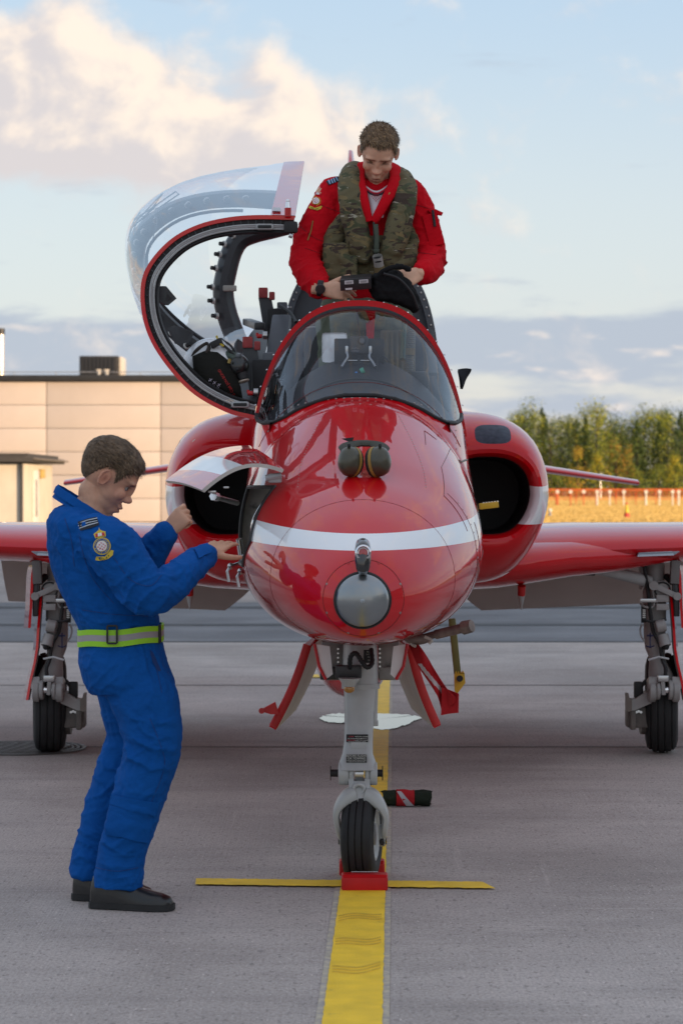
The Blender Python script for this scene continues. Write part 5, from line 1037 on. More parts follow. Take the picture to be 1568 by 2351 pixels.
def wrinkle(me, amp, sc=(14,14,22), seed=0, spots=(), base=.35):
    me.update(); nr = [v.normal.copy() for v in me.vertices]
    for v in me.vertices:
        p = v.co; k = base
        for c, r, a in spots: k += a*math.exp(-((p-V(c)).length/r)**2)
        q = V((p.x*sc[0]+seed, p.y*sc[1], p.z*sc[2])); wq = noise.noise_vector(q*.45)*1.1; h = 1-abs(noise.noise(q+wq))*2.4; h2 = noise.noise(q*2.1+wq)
        v.co = p+nr[v.index]*amp*k*(h*.75+h2*.4)
def folds(me, lst, seed=0):      # creases pulled across a joint: (centre, reach, direction across the creases, spacing, depth)
    me.update(); nr = [v.normal.copy() for v in me.vertices]; L_ = [(V(c), r, V(d).normalized(), w, a) for c, r, d, w, a in lst]
    for v in me.vertices:
        p = v.co.copy(); h = 0
        for c, r, d, w, a in L_:
            q = p-c; e = (q.length/r)**2
            if e > 5: continue
            ph = q.dot(d)/w+1.3*noise.noise(p*5.5+V((seed, 0, w*90)))+.35*noise.noise(p*17); s_ = 1-abs(math.sin(math.pi*ph)); am = .55+.9*noise.noise(p*8+V((9, seed, 0)))
            h += a*math.exp(-e)*(s_**2.6-.26)*max(0, am)
        v.co = p+nr[v.index]*h
class Proj:                   # puts flat badges and stitching onto a finished cloth surface
    def __init__(s, me): s.b = BVHTree.FromPolygons([v.co for v in me.vertices], [list(p.vertices) for p in me.polygons])
    def __call__(s, px, py, off=.003):
        o = V((0,0,CH)); d = (P(px, py, 10)-o).normalized(); h = s.b.ray_cast(o, d)
        if h[0] is None: return None
        nn = h[1]; nn = nn if nn.dot(d) < 0 else -nn; return h[0]+nn*off
    def poly(s, mb, pts, mat, off=.003, fan=True):
        q = [s(x, y, off) for x, y in pts]
        if any(p is None for p in q): return
        cx, cy = sum(p[0] for p in pts)/len(pts), sum(p[1] for p in pts)/len(pts); c = s(cx, cy, off) 
        mb.add(q+[c], [[i, (i+1) % len(q), len(q)] for i in range(len(q))], mat)
    def line(s, mb, pts, r, mat, off=.001):
        q = [s(x, y, off) for x, y in pts]; q = [p for p in q if p is not None]
        if len(q) > 1: mb.tube(q, r, mat, 5)
def badge(pj, parent, cx, cy, k, tilt):
    b = MB(); c_, s_ = math.cos(tilt), math.sin(tilt); T = lambda x, y: (cx+k*(x*c_-y*s_), cy+k*(x*s_+y*c_)); ci = lambda r, n=20: [T(r*math.cos(2*math.pi*i/n), r*math.sin(2*math.pi*i/n)) for i in range(n)]
    YB = M('badge_gold', (.62,.45,.05), .8); BB = M('badge_blue', (.05,.10,.30), .8); WB = M('badge_white', (.70,.66,.66), .8); RB = M('badge_red', (.50,.02,.04), .8)
    pj.poly(b, ci(20), YB, .003); pj.poly(b, ci(17.5), BB, .0038); pj.poly(b, ci(12.5), YB, .0046); pj.poly(b, ci(11.5), WB, .0054)
    for x, y in ((0,-6.5),(-4.5,-3),(4.5,-3),(-8,1),(0,1),(8,1),(-4.5,5),(4.5,5),(0,8)): pj.poly(b, [T(x-1.9,y+1.4), T(x,y-2.2), T(x+1.9,y+1.4)], RB, .0062)
    for i in range(22):
        a = 2*math.pi*i/22
        if i % 6 < 5: pj.poly(b, [T(14.2*math.cos(a), 14.2*math.sin(a)), T(16.2*math.cos(a), 16.2*math.sin(a)), T(16.2*math.cos(a+.12), 16.2*math.sin(a+.12)), T(14.2*math.cos(a+.12), 14.2*math.sin(a+.12))], YB, .0046)
    pj.poly(b, [T(-17,21), T(-10,24), T(0,25.5), T(10,24), T(19,13), T(23,15), T(20,24), T(10,31), T(0,32), T(-12,31), T(-20,29)], YB, .0042)
    BK = M('badge_black', (.02,.02,.02), .8)
    for i, (x, y) in enumerate(((-9,27.6),(-4,28.7),(1,28.9),(6,28),(11,25.6))):     # ECLAT
        g = {0:[(-1.5,-2,-1.5,2),(-1.5,-2,1.2,-2),(-1.5,0,1,0),(-1.5,2,1.2,2)],1:[(-1.4,-2,-1.4,2),(-1.4,-2,1.3,-2),(-1.4,2,1.3,2)],2:[(-1.3,-2,-1.3,2),(-1.3,2,1.3,2)],3:[(-1.6,2,0,-2),(1.6,2,0,-2),(-.8,.6,.8,.6)],4:[(-1.6,-2,1.6,-2),(0,-2,0,2)]}[i]
        for x0, y0, x1, y1 in g: pj.line(b, [T(x+x0,y+y0), T(x+x1,y+y1)], .0007, BK, .0052)
    pj.poly(b, [T(-12,-20), T(-14,-30), T(-8,-33), T(0,-38), T(8,-33), T(14,-30), T(12,-20)], YB, .0042)
    for x in (-8,-2.7,2.7,8): pj.poly(b, [T(x-2.2,-22), T(x-2.2,-29), T(x+2.2,-29), T(x+2.2,-22)], RB if abs(x) > 3 else WB, .005)
    pj.poly(b, [T(-1.5,-36), T(0,-42), T(1.5,-36)], YB, .005); return b.build('squadron_badge', parent, weld=False)
# ---------------------------------------------------------------- ground engineer in blue
SK1 = skinmat('skin_engineer', (.60,.33,.215)); BLUE = cloth('coverall_blue', (.004,.078,.31), .55); SHOE = M('shoe_leather', (.008,.008,.009), .34, var=.2, bump=.08, bs=60, coat=.15)
man = thing('person', 'man in blue coverall with lime reflective belt reaching into the open nose bay', 'person', (-.82, 8.68, 0)); g = P
h1 = Head(g(249,1096,8.72), (math.cos(.60), .07, -math.sin(.60)), (math.sin(.60), -.02, math.cos(.60)), 1.06)
hd = MB(); h1.build(hd, SK1)
limb(hd, [(h1.w((-.016,0,-.070)), (.052,.052)), (g(214,1152,8.72), (.058,.057)), (g(198,1190,8.72), (.075,.085))], SK1)
px = 8.72/FPX
torso(hd, [(g(198,1185,8.72), (.06,0,0), (0,.10,0)), (g(205,1215,8.72), (.09,0,0), (0,.16,0)), (g(225,1300,8.72), (.11,0,0), (0,.14,0)), (g(265,1400,8.72), (.105,0,0), (0,.13,0)), (g(280,1470,8.72), (.10,0,0), (0,.13,0)), (g(290,1560,8.72), (.10,0,0), (0,.14,0))], SK1)
RW = g(478,1272,8.76); LW = g(384,1222,8.93)
limb(hd, [(g(236,1232,8.54), .06), (g(345,1368,8.47), .052), (RW, (.031,.027))], SK1); limb(hd, [(g(228,1228,8.90), .055), (g(326,1302,8.98), .048), (LW, (.030,.027))], SK1)
NL = [(g(300,1540,8.64), .085), (g(345,1640,8.62), .075), (g(352,1720,8.61), .06), (g(305,1880,8.61), .05), (g(262,2030,8.61), .036)]; FLG = [(g(285,1540,8.80), .085), (g(300,1660,8.84), .07), (g(285,1750,8.86), .055), (g(246,1860,8.85), .048), (g(205,2020,8.80), .04)]
limb(hd, NL, SK1); limb(hd, FLG, SK1)
hand(hd, RW, g(562,1208,8.99)-RW, (-.25,-.80,.40), (.2,-.25,1), [(.05,.22,.15),(.1,.25,.15),(.15,.28,.15),(.22,.3,.2)], SK1, 1.0, .05, (.75,.75,.35), .25)
hand(hd, LW, (.16,-.02,.17), (-.25,-.85,.3), (-.5,-.3,.8), [(.6,1.3,.7),(1.0,1.35,.8),(1.2,1.4,.8),(1.3,1.4,.8)], SK1, .98, .02, (.35,.85,.45), .55)
me = remesh(hd, .0034, 3); me.materials.clear(); me.materials.append(SK1); h1.finish(me, True, .35); link('body', me, man)
b = MB(); gz = (h1.f*.85+V((.15,-.40,.10))).normalized()
for q in (1, -1): b.ell(h1.w((.0690, q*.031, .0055)), 0.0108*h1.k, M('eye_white', (.30,.285,.27), .2), (h1.f, h1.s, h1.u), 16, 12); b.lathe(h1.w((.0690, q*.031, .0055))+gz*.0098*h1.k, gz, [(.0058,-.0010), (.0050,.0010), (.0005,.0014)], M('iris', (.05,.05,.045), .15), 12)
b.build('eyes', man)
HB = [M('hair_brown', (.115,.072,.040), .65, var=.3, vs=60), M('hair_brown_light', (.21,.14,.080), .6, var=.3, vs=60), M('hair_brown_dark', (.060,.038,.022), .65)]
h1.hair('hair', man, HB, .022, .030, 5200, 4, front=.062, side=.004, back=-.098, flow=(.75,0,.05))
# coverall
c = MB(); D = 8.72
def tsec(cx, hx, y, hy, e=0): return (g(cx, y, D), (hx*px, 0, e), (0, hy, 0))
torso(c, [tsec(197,36,1168,.085,-.03), tsec(197,70,1184,.165,-.025), tsec(204,92,1206,.20,-.015), tsec(212,100,1245,.205), tsec(226,104,1300,.195), tsec(244,104,1350,.185), tsec(262,100,1400,.175), tsec(277,92,1440,.168), tsec(279,88,1458,.166), tsec(281,94,1480,.175), tsec(285,99,1520,.19), tsec(298,101,1565,.19), tsec(305,92,1590,.17)], BLUE)
ra = [(g(225,1235,8.56), (.092,.085)), (g(262,1262,8.50), (.094,.078)), (g(305,1322,8.47), (.082,.075)), (g(345,1362,8.46), (.072,.070)), (g(395,1340,8.52), (.068,.064)), (g(440,1302,8.64), (.057,.055)), (g(472,1278,8.74), (.046,.044))]
limb(c, ra, BLUE, 22); limb(c, [(g(228,1225,8.88), (.08,.08)), (g(285,1262,8.96), (.075,.07)), (g(330,1292,8.98), (.065,.06)), (g(352,1262,8.96), (.056,.056)), (g(378,1228,8.93), (.046,.046))], BLUE, 20)
limb(c, [(g(300,1545,8.645), (.115,.10)), (g(330,1600,8.63), (.118,.10)), (g(347,1660,8.62), (.108,.098)), (g(350,1720,8.61), (.096,.09)), (g(331,1800,8.61), (.092,.085)), (g(306,1880,8.61), (.088,.082)), (g(281,1955,8.61), (.079,.076)), (g(270,2012,8.61), (.086,.080)), (g(269,2038,8.61), (.086,.082))], BLUE, 24, False)
limb(c, [(g(285,1545,8.80), (.11,.10)), (g(298,1620,8.83), (.10,.095)), (g(305,1690,8.86), (.088,.088)), (g(281,1760,8.87), (.086,.084)), (g(250,1845,8.855), (.078,.078)), (g(222,1925,8.82), (.066,.070)), (g(206,1988,8.80), (.064,.070)), (g(203,2012,8.80), (.064,.070))], BLUE, 24, False)
me = remesh(c, .0055, 5); sp = [(g(345,1375,8.4), .13, .9), (g(275,1415,8.5), .10, .8), (g(430,1310,8.6), .08, .5), (g(350,1730,8.5), .14, .9), (g(285,1790,8.75), .16, .9), (g(290,1600,8.5), .13, .6), (g(270,1960,8.5), .15, .9), (g(215,1950,8.75), .12, .8), (g(340,1260,8.9), .09, .6), (g(180,1350,8.5), .10, .4)]
wrinkle(me, .010, (4.5,4.5,4.0), 3, sp, .6)
folds(me, [(g(340,1372,8.42), .12, (.75,0,-1), 0.053, 0.0179), (g(300,1310,8.42), .13, (.9,0,-.5), 0.085, 0.0126), (g(415,1325,8.5), .09, (1,0,.75), 0.046, 0.0137), (g(460,1290,8.7), .06, (1,0,.75), 0.034, 0.0095), (g(320,1275,8.9), .10, (1,0,-.6), 0.054, 0.0126),
    (g(275,1415,8.55), .14, (.15,0,1), 0.056, 0.0147), (g(200,1390,8.55), .12, (.5,0,1), 0.062, 0.0137), (g(165,1300,8.55), .13, (1,0,.35), 0.085, 0.0126), (g(250,1245,8.5), .12, (.5,0,1), 0.078, 0.0105), (g(170,1215,8.55), .10, (.7,0,.7), 0.078, 0.0084),
    (g(300,1610,8.5), .17, (.75,0,.65), 0.085, 0.0189), (g(225,1560,8.55), .13, (.5,0,-.85), 0.078, 0.0126), (g(340,1530,8.5), .12, (1,0,.3), 0.078, 0.0105), (g(330,1715,8.5), .16, (.45,0,1), 0.070, 0.0199), (g(390,1690,8.5), .12, (.2,0,1), 0.078, 0.0105), (g(345,1800,8.5), .14, (-.5,0,1), 0.085, 0.0137), (g(300,1890,8.5), .13, (.35,0,1), 0.074, 0.0147), (g(270,1985,8.5), .10, (.1,0,1), 0.046, 0.0147),
    (g(280,1745,8.75), .16, (.5,0,1), 0.065, 0.0179), (g(245,1850,8.75), .14, (-.4,0,1), 0.078, 0.0137), (g(210,1960,8.7), .11, (.2,0,1), 0.050, 0.0147)], 3); wrinkle(me, .0035, (24,24,24), 8, (), 1)
me.materials.clear(); me.materials.append(BLUE); SUIT = link('coverall', me, man); PJ = Proj(me)
b = MB()      # stand-up collar
def col(cx, cy, rx, ry, tl, n=40): return [g(cx, cy, D)+V((rx*px*math.cos(t), ry*math.sin(t), tl*math.cos(t))) for t in [2*math.pi*k/n for k in range(n)]]
b.loft([col(200,1184,78,.115,-.068), col(198,1168,66,.10,-.066), col(197,1157,60,.092,-.064), col(197,1151,62,.093,-.062), col(197,1159,69,.102,-.066), col(198,1174,75,.112,-.070)], BLUE, cap=False); cm = b.mesh('collar', 60); wrinkle(cm, .003, (20,20,20), 2, (), 1); link('collar', cm, man)
b = MB(); HV = M('hi_vis_lime', (.30,.62,.02), .6, var=.06, vs=12); RS = M('reflective_grey', (.32,.30,.31), .4, var=.08, vs=8)
def belt(y, o): return [g(278,y,D)+V((math.copysign(abs(math.cos(t))**.9, math.cos(t))*(91*px+o), math.copysign(abs(math.sin(t))**.9, math.sin(t))*(.17+o), .009*math.cos(t)+.0025*math.sin(5*t))) for t in [2*math.pi*k/56 for k in range(56)]]
for y0, y1, m_, o in ((1438,1450,HV,.012),(1450,1464,RS,.0115),(1464,1476,HV,.012)): b.loft([belt(y0,o-.008), belt(y0,o), belt(y1,o), belt(y1,o-.008)], m_, cap=False)
bl = b.build('belt', man)
b = MB(); q = V((g(260,1457,8.56).x, 8.53, g(260,1457,8.53).z)); rp_ = [q+V((dx*.017, .0, dz*.031)) for dx, dz in ((-1,-1),(1,-1),(1,1),(-1,1))]
for i in range(4): b.beam(rp_[i], rp_[(i+1) % 4], .007, .007, BLACK, .002)
b.build('buckle', bl); b = MB(); b.box(g(367,1455,8.66), (.012,.05,.064), BLACK, bev=.004); b.build('buckle', bl)
# shoulder slide, badge, seams, pockets
b = MB(); T = lambda u, v: (lerp(lerp(180,223,u), lerp(188,229,u), v), lerp(lerp(1199,1189,u), lerp(1219,1207,u), v)); NB = M('slide_navy', (.012,.014,.022), .8); SB_ = M('slide_stripe', (.42,.45,.50), .8)
PJ.poly(b, [T(0,0), T(.5,-.05), T(1,0), T(1,1), T(.5,1.05), T(0,1)], NB, .005)
for v in (.22,.48,.74): PJ.poly(b, [T(0,v-.05), T(.5,v-.1), T(1,v-.05), T(1,v+.05), T(.5,v), T(0,v+.05)], SB_, .0065)
b.build('shoulder_slide', man, weld=False)
badge(PJ, man, 236, 1254, 1.0, -.18)
b = MB(); SM = M('seam_blue', (.008,.045,.19), .85)
for pts in ([(183,1225),(192,1270),(215,1330),(262,1385)], [(262,1280),(300,1330),(345,1345),(372,1320)], [(190,1400),(260,1410),(340,1415)], [(345,1500),(362,1545),(372,1590)], [(345,1650),(365,1700),(378,1760),(340,1860)], [(262,1862),(300,1868),(350,1880)], [(222,1992),(270,2000),(318,1992)], [(150,1190),(165,1240),(172,1300)]):
    q = spline([(x, y, 0) for x, y in pts], 14); PJ.line(b, [(p.x, p.y) for p in q], .0012, SM, .0012)
b.build('seams', man, kind='stuff')
def patch(pts, name, th=.006, n=8):
    b = MB(); fn_ = lambda u, v: PJ(*[lerp(lerp(pts[0][i], pts[1][i], u), lerp(pts[3][i], pts[2][i], u), v) for i in (0, 1)], th)
    try: b.plate(fn_, n, n, th, BLUE, BLUE, BLUE); b.build(name, man)
    except Exception: pass
patch([(262,1826),(362,1842),(352,1872),(258,1848)], 'pocket_flap'); patch([(258,1838),(352,1862),(338,1935),(245,1915)], 'leg_pocket', .004)
patch([(196,1798),(212,1795),(204,1846),(188,1844)], 'pocket_flap', .010); patch([(184,1846),(203,1842),(190,1935),(176,1935)], 'leg_pocket', .010)
patch([(446,1262),(476,1250),(486,1268),(455,1284)], 'cuff_tab', .004, 4)
b = MB(); PJ.poly(b, [(344,1490),(352,1500),(370,1540),(364,1542),(350,1520)], M('pocket_shadow', (.006,.035,.15), .9), .002); b.build('pocket_slit', man, weld=False)
# shoes
def shoe(heel, toe, sc=1.0, name='shoe'):
    heel, toe = V(heel), V(toe); f = (toe-heel).normalized(); s = V((-f.y, f.x, 0)); L_ = (toe-heel).length; b = MB()
    S = [(0,.026,.085),(.03,.038,.118),(.10,.041,.132),(.25,.042,.136),(.38,.043,.118),(.50,.046,.096),(.62,.049,.078),(.75,.049,.067),(.87,.045,.060),(.95,.036,.050),(1,.016,.032)]
    b.loft([[heel+f*L_*t+s*w_*math.copysign(abs(math.cos(a))**.8, math.cos(a))+V((0,0,.022+(h_-.022)*max(0, math.sin(a))**.8)) for a in [math.pi*2*k/20 for k in range(20)]] for t, w_, h_ in S], SHOE)
    o = b.build(name, man, 60); b = MB(); ol = [heel+f*L_*(t*1.03-.015)+s*w_*1.07*q for q in (1,) for t, w_, _ in S]+[heel+f*L_*(t*1.03-.015)-s*w_*1.07 for t, w_, _ in S[::-1]]
    b.prism([p+V((0,0,.003)) for p in ol], (0,0,.022), RUB); b.build('sole', o)
    b = MB()
    for k in range(4): p = heel+f*L_*(.46+.055*k); z = .098-.011*k; b.tube([p-s*.022+V((0,0,z-.006)), p+V((0,0,z+.006)), p+s*.022+f*.006+V((0,0,z-.006))], .003, SHOE, 6)
    q = heel+f*L_*.45+V((0,0,.106)); b.tube([q+s*.03-V((0,0,.012)), q+s*.015+V((0,0,.008)), q, q-s*.015+V((0,0,.008)), q-s*.03-V((0,0,.012))], .003, SHOE, 6); b.build('laces', o, kind='stuff')
a0 = P(212,2085,8.62); a1 = P(398,2080,8.58); shoe((a0.x,8.63,0), (a1.x,8.56,0)); a0 = P(172,2066,8.80); shoe((a0.x,8.80,0), (a0.x+.29,8.74,0))
# ---------------------------------------------------------------- pilot standing in the front cockpit
SK2 = skinmat('skin_pilot', (.68,.385,.255)); REDF = cloth('flight_suit_red', (.56,.004,.012), .5); OLIVE = cloth('g_trousers_olive', (.16,.185,.135), .35)
pil = thing('person', 'pilot in red flight suit and camouflage life vest standing in the front cockpit', 'person', (XC, 10.95, 1.36))
h2 = Head(P(868,353,10.84), (-.05, -math.cos(.74), -math.sin(.74)), (.07, -math.sin(.74), math.cos(.74)), 1.04); D2 = 10.95; pz = D2/FPX
hd = MB(); h2.build(hd, SK2); limb(hd, [(h2.w((-.030,0,-.065)), (.060,.056)), (P(864,415,10.93), (.068,.066)), (P(858,460,10.95), (.08,.075))], SK2)
torso(hd, [(P(855,440,D2), (.10,0,0), (0,.07,0)), (P(852,470,D2), (.17,0,0), (0,.09,0)), (P(850,560,D2), (.15,0,0), (0,.10,0)), (P(845,660,D2), (.14,0,0), (0,.10,0)), (P(838,730,D2+.03), (.16,0,0), (0,.11,0))], SK2)
RW2 = P(742,664,10.60); LW2 = P(964,628,10.62)
limb(hd, [(P(752,452,10.93), .06), (P(702,588,10.86), .05), (RW2, (.030,.027))], SK2); limb(hd, [(P(950,455,10.93), .06), (P(986,584,10.88), .05), (LW2, (.030,.027))], SK2)
for cx in (783, 895): limb(hd, [(P(cx,735,D2+.03), .08), (P(cx,840,D2+.03), .065), (P(cx,940,D2+.05), .05), (V((P(cx,940,D2).x, D2+.05, 1.42)), .045), (V((P(cx,940,D2).x, D2-.08, 1.40)), .04)], SK2)
hand(hd, RW2, (.17,-.03,-.02), (-.1,-.9,.35), (0,-.3,1), [(.5,.4,.3),(.55,.45,.3),(.6,.45,.3),(.7,.5,.3)], SK2, 1.0, .02, (.7,.8,.1), .2)
hand(hd, LW2, (-.075,-.05,-.03), (.25,-.9,.35), (-.3,-.2,1), [(.9,.7,.4),(.8,.7,.5),(.9,.8,.5),(1.0,.9,.5)], SK2, .98, .02, (.25,.95,.1), .25)
me = remesh(hd, .0036, 3); me.materials.clear(); me.materials.append(SK2); h2.finish(me, False, .12); link('body', me, pil)
HC = [M('hair_sandy', (.17,.10,.05), .65, var=.3, vs=60), M('hair_sandy_light', (.34,.22,.11), .6, var=.3, vs=60), M('hair_sandy_dark', (.09,.058,.032), .5)]
h2.hair('hair', pil, HC, .015, .030, 5200, 9, front=.078, side=.010, back=-.065, flow=(.8,.35,.15))
c = MB(); ts = lambda cx, hx, y, hd_, dy=0, e=0: (P(cx, y, D2+dy), (hx*pz, 0, e), (0, hd_, 0))
torso(c, [ts(862,48,412,.08,.02), ts(856,86,424,.10), ts(853,112,442,.115), ts(851,108,490,.125), ts(849,104,550,.125), ts(847,100,610,.122), ts(843,102,680,.13,.02), ts(840,100,720,.13,.03)], REDF)
limb(c, [(P(768,448,10.94), (.082,.085)), (P(742,500,10.92), (.083,.08)), (P(714,560,10.88), (.078,.076)), (P(702,594,10.84), (.074,.072)), (P(713,632,10.74), (.066,.064)), (P(732,660,10.64), (.052,.05))], REDF, 22)
limb(c, [(P(940,450,10.94), (.078,.085)), (P(965,500,10.92), (.076,.076)), (P(982,555,10.89), (.070,.070)), (P(988,588,10.86), (.068,.067)), (P(984,616,10.75), (.060,.060)), (P(970,628,10.65), (.050,.05))], REDF, 22)
me = remesh(c, .0065, 5); sp = [(P(702,594,10.8), .13, .9), (P(720,640,10.7), .08, .7), (P(988,590,10.8), .12, .8), (P(775,480,10.85), .1, .6), (P(740,540,10.85), .1, .5)]
wrinkle(me, .006, (6,6,6), 13, sp, .6)
folds(me, [(P(702,594,10.78), .13, (-.25,0,1), 0.059, 0.0221), (P(720,640,10.65), .10, (.6,0,-1), 0.042, 0.0168), (P(735,525,10.85), .13, (-.6,0,1), 0.077, 0.0168), (P(765,465,10.85), .12, (.8,0,.6), 0.077, 0.0137), (P(988,592,10.8), .12, (-.1,0,1), 0.056, 0.0210), (P(975,628,10.65), .08, (1,0,.3), 0.039, 0.0147), (P(972,520,10.85), .12, (.6,0,1), 0.077, 0.0158), (P(950,455,10.85), .10, (.8,0,-.6), 0.070, 0.0126), (P(850,560,10.8), .15, (.3,0,1), 0.070, 0.0105)], 5); wrinkle(me, .0032, (25,25,25), 4, (), 1); me.materials.clear(); me.materials.append(REDF); link('flight_suit', me, pil); PR = Proj(me)
c = MB(); torso(c, [ts(842,102,690,.135,.02), ts(840,106,735,.14,.03), ts(840,100,760,.13,.03)], OLIVE)
for cx, s_ in ((783,-1),(893,1)): limb(c, [(P(cx,740,D2+.03), (.112,.12)), (P(cx,800,D2+.02), (.105,.11)), (P(cx+s_*2,880,D2+.03), (.092,.10)), (P(cx+s_*4,960,D2+.05), (.085,.09)), (V((P(cx+s_*4,960,D2).x, D2+.05, 1.46)), (.08,.085))], OLIVE, 22)
me = remesh(c, .008, 5); wrinkle(me, .009, (11,11,16), 5, (), .8); me.materials.clear(); me.materials.append(OLIVE); tr = link('g_trousers', me, pil); PT = Proj(me)
b = MB()
for cx in (783, 893): f_ = V((P(cx+4,960,D2).x, D2+.12, 1.36)); b.loft([[f_+V((w_*math.cos(a), -t, .0+h_*max(0, math.sin(a)))) for a in [2*math.pi*k/16 for k in range(16)]] for t, w_, h_ in ((0,.03,.09),(.06,.042,.12),(.14,.045,.10),(.22,.046,.07),(.28,.03,.05))], SHOE)
b.build('boots', pil)
b = MB(); LZ = cloth('pocket_olive', (.20,.19,.15), .3)
b.box(P(912,835,D2-.12), (.16,.05,.30), LZ, bev=.015); 
for k in range(5): b.box(P(888+k*12,835,D2-.15), (.012,.01,.28), LZ, bev=.003)
b.build('thigh_pocket', tr); b = MB(); b.tube([P(818,700,D2-.14), P(824,760,D2-.14), P(822,830,D2-.12)], .004, M('zip_dark', (.03,.03,.03), .5), 5); b.build('zip', tr)
b = MB(); b.prism([P(838,700,10.76), P(862,700,10.76), P(858,780,10.76), P(842,780,10.76)], (0,.02,0), REDF); b.prism([P(822,705,10.74), P(834,702,10.74), P(848,735,10.74), P(842,742,10.74)], (0,.012,0), M('strap_tan', (.20,.15,.07), .8)); b.prism([P(872,700,10.74), P(884,700,10.74), P(880,735,10.74), P(872,735,10.74)], (0,.012,0), M('strap_tan', (.20,.15,.07), .8)); b.build('harness_strap', pil)
# shirt, collar
b = MB(); WS_ = cloth('shirt_white', (.62,.59,.62), .2)
def shirt(u, v): x = lerp(lerp(838,889,u), lerp(846,880,u), v); y = lerp(424+14*math.sin(math.pi*u), 500, v); return P(x, y, 10.80-.03*math.sin(math.pi*u)-.02*v)
b.grid(shirt, 14, 14, WS_); st = b.build('shirt', pil)
b = MB()
for v, m_, r_ in ((.10,M('shirt_red', (.42,.01,.03), .8),.0045),(.165,M('shirt_navy', (.015,.015,.03), .8),.0035)): b.tube([shirt(k/14, v)+V((0,-.003,0)) for k in range(15)], r_, m_, 6)
RB = M('badge_red', (.50,.02,.04), .8)
for i in range(4):
    for j in range(4): q = P(863+(i-j)*3.1, 452+(i+j-3)*3.1, 10.757); b.box(q, (.0055,.002,.0018), RB); b.box(q, (.0018,.002,.0055), RB)
b.build('shirt_trim', st, weld=False)
b = MB()
for pts in ([(858,380,11.0),(826,380,10.95),(822,400,10.87),(828,432,10.79),(838,470,10.755),(848,508,10.755)], [(858,380,11.0),(900,380,10.96),(910,402,10.88),(904,426,10.80),(887,458,10.755),(866,496,10.75),(858,508,10.755)]):
    q = spline([P(*p) for p in pts], 20); b.tube(q, [(lerp(.016,.012,k/20), lerp(.040,.016,k/20)) for k in range(21)], REDF, 12, up=(0,1,0))
b.build('collar', pil)
b = MB(); ZP = M('zip_brass', (.35,.25,.08), .4, .6); q = spline([P(895,442,10.755), P(880,468,10.745), P(866,495,10.745), P(856,515,10.75)], 26); b.tube(q, [.0026+.0014*(k % 2) for k in range(27)], ZP, 6); b.build('zip', pil)
# camouflage vest
def camo_mat():
    m = bpy.data.materials.new('camouflage'); m.use_nodes = True; nt = m.node_tree; N = nt.nodes; L = nt.links; b = N['Principled BSDF']; b.inputs['Roughness'].default_value = .85; tc = N.new('ShaderNodeTexCoord'); prev = (.125,.105,.052,1)
    for i, (sc_, st, lo, c_) in enumerate((((11,(1,1,1.6)),0,.56,(.060,.066,.030)),((13,(.7,1,2.2)),3,.585,(.050,.032,.022)),((16,(.8,1,2.0)),7,.62,(.19,.14,.06)),((20,(.6,1,2.8)),11,.66,(.36,.34,.26)),((30,(1,1,1)),17,.66,(.03,.027,.02)))):
        mp = N.new('ShaderNodeMapping'); mp.inputs['Scale'].default_value = sc_[1]; mp.inputs['Location'].default_value = (st,st,0); mp.inputs['Rotation'].default_value = (0,.3,0); L.new(tc.outputs['Object'], mp.inputs[0]); n = N.new('ShaderNodeTexNoise'); n.inputs['Scale'].default_value = sc_[0]; n.inputs['Detail'].default_value = 3; n.inputs['Distortion'].default_value = .8; L.new(mp.outputs[0], n.inputs['Vector'])
        r = N.new('ShaderNodeMapRange'); r.inputs[1].default_value = lo; r.inputs[2].default_value = lo+.012; L.new(n.outputs[0], r.inputs[0]); mx = N.new('ShaderNodeMix'); mx.data_type = 'RGBA'; L.new(r.outputs[0], mx.inputs[0])
        if isinstance(prev, tuple): mx.inputs[6].default_value = prev
        else: L.new(prev, mx.inputs[6])
        mx.inputs[7].default_value = (*c_, 1); prev = mx.outputs[2]
    L.new(prev, b.inputs['Base Color']); n = N.new('ShaderNodeTexNoise'); n.inputs['Scale'].default_value = 40; n.inputs['Detail'].default_value = 5; L.new(tc.outputs['Object'], n.inputs['Vector']); bp = N.new('ShaderNodeBump'); bp.inputs['Strength'].default_value = .3; bp.inputs['Distance'].default_value = .01; L.new(n.outputs[0], bp.inputs['Height']); L.new(bp.outputs[0], b.inputs['Normal']); return m
CAMO = camo_mat(); c = MB()
for pts in ([(858,396,11.06,.03),(815,388,10.98,.038),(803,406,10.86,.048),(805,450,10.79,.056),(815,510,10.775,.058),(827,565,10.775,.054),(834,592,10.78,.044)], [(858,396,11.06,.03),(912,400,10.98,.034),(932,420,10.87,.044),(930,455,10.80,.056),(915,520,10.775,.060),(900,575,10.775,.055),(892,602,10.78,.045)]):
    q = spline([P(*p[:3]) for p in pts], 36); rr = [(lerp(.030,.042,min(1,k/14)) if k < 32 else .030, lerp(pts[min(5,int(k/6))][3], pts[min(6,int(k/6)+1)][3], k/6-int(k/6))) for k in range(37)]; c.tube(q, rr, CAMO, 16, up=(0,1,0))
    c.ell(q[-1], (.04,.03,.03), CAMO)
me = remesh(c, .006, 5); wrinkle(me, .006, (16,16,20), 6, (), .7); me.materials.clear(); me.materials.append(CAMO); link('life_vest_collar', me, pil)
c = MB(); torso(c, [ts(848,110,548,.140), ts(848,112,575,.146), ts(847,110,615,.146), ts(846,106,648,.142)], CAMO)
for (x, y, w_, h_, Y) in ((772,600,.115,.16,10.79),(800,618,.08,.12,10.78),(935,588,.085,.10,10.80),(905,618,.09,.07,10.79)): c.box(P(x, y, Y), (w_,.06,h_), CAMO, bev=.015)
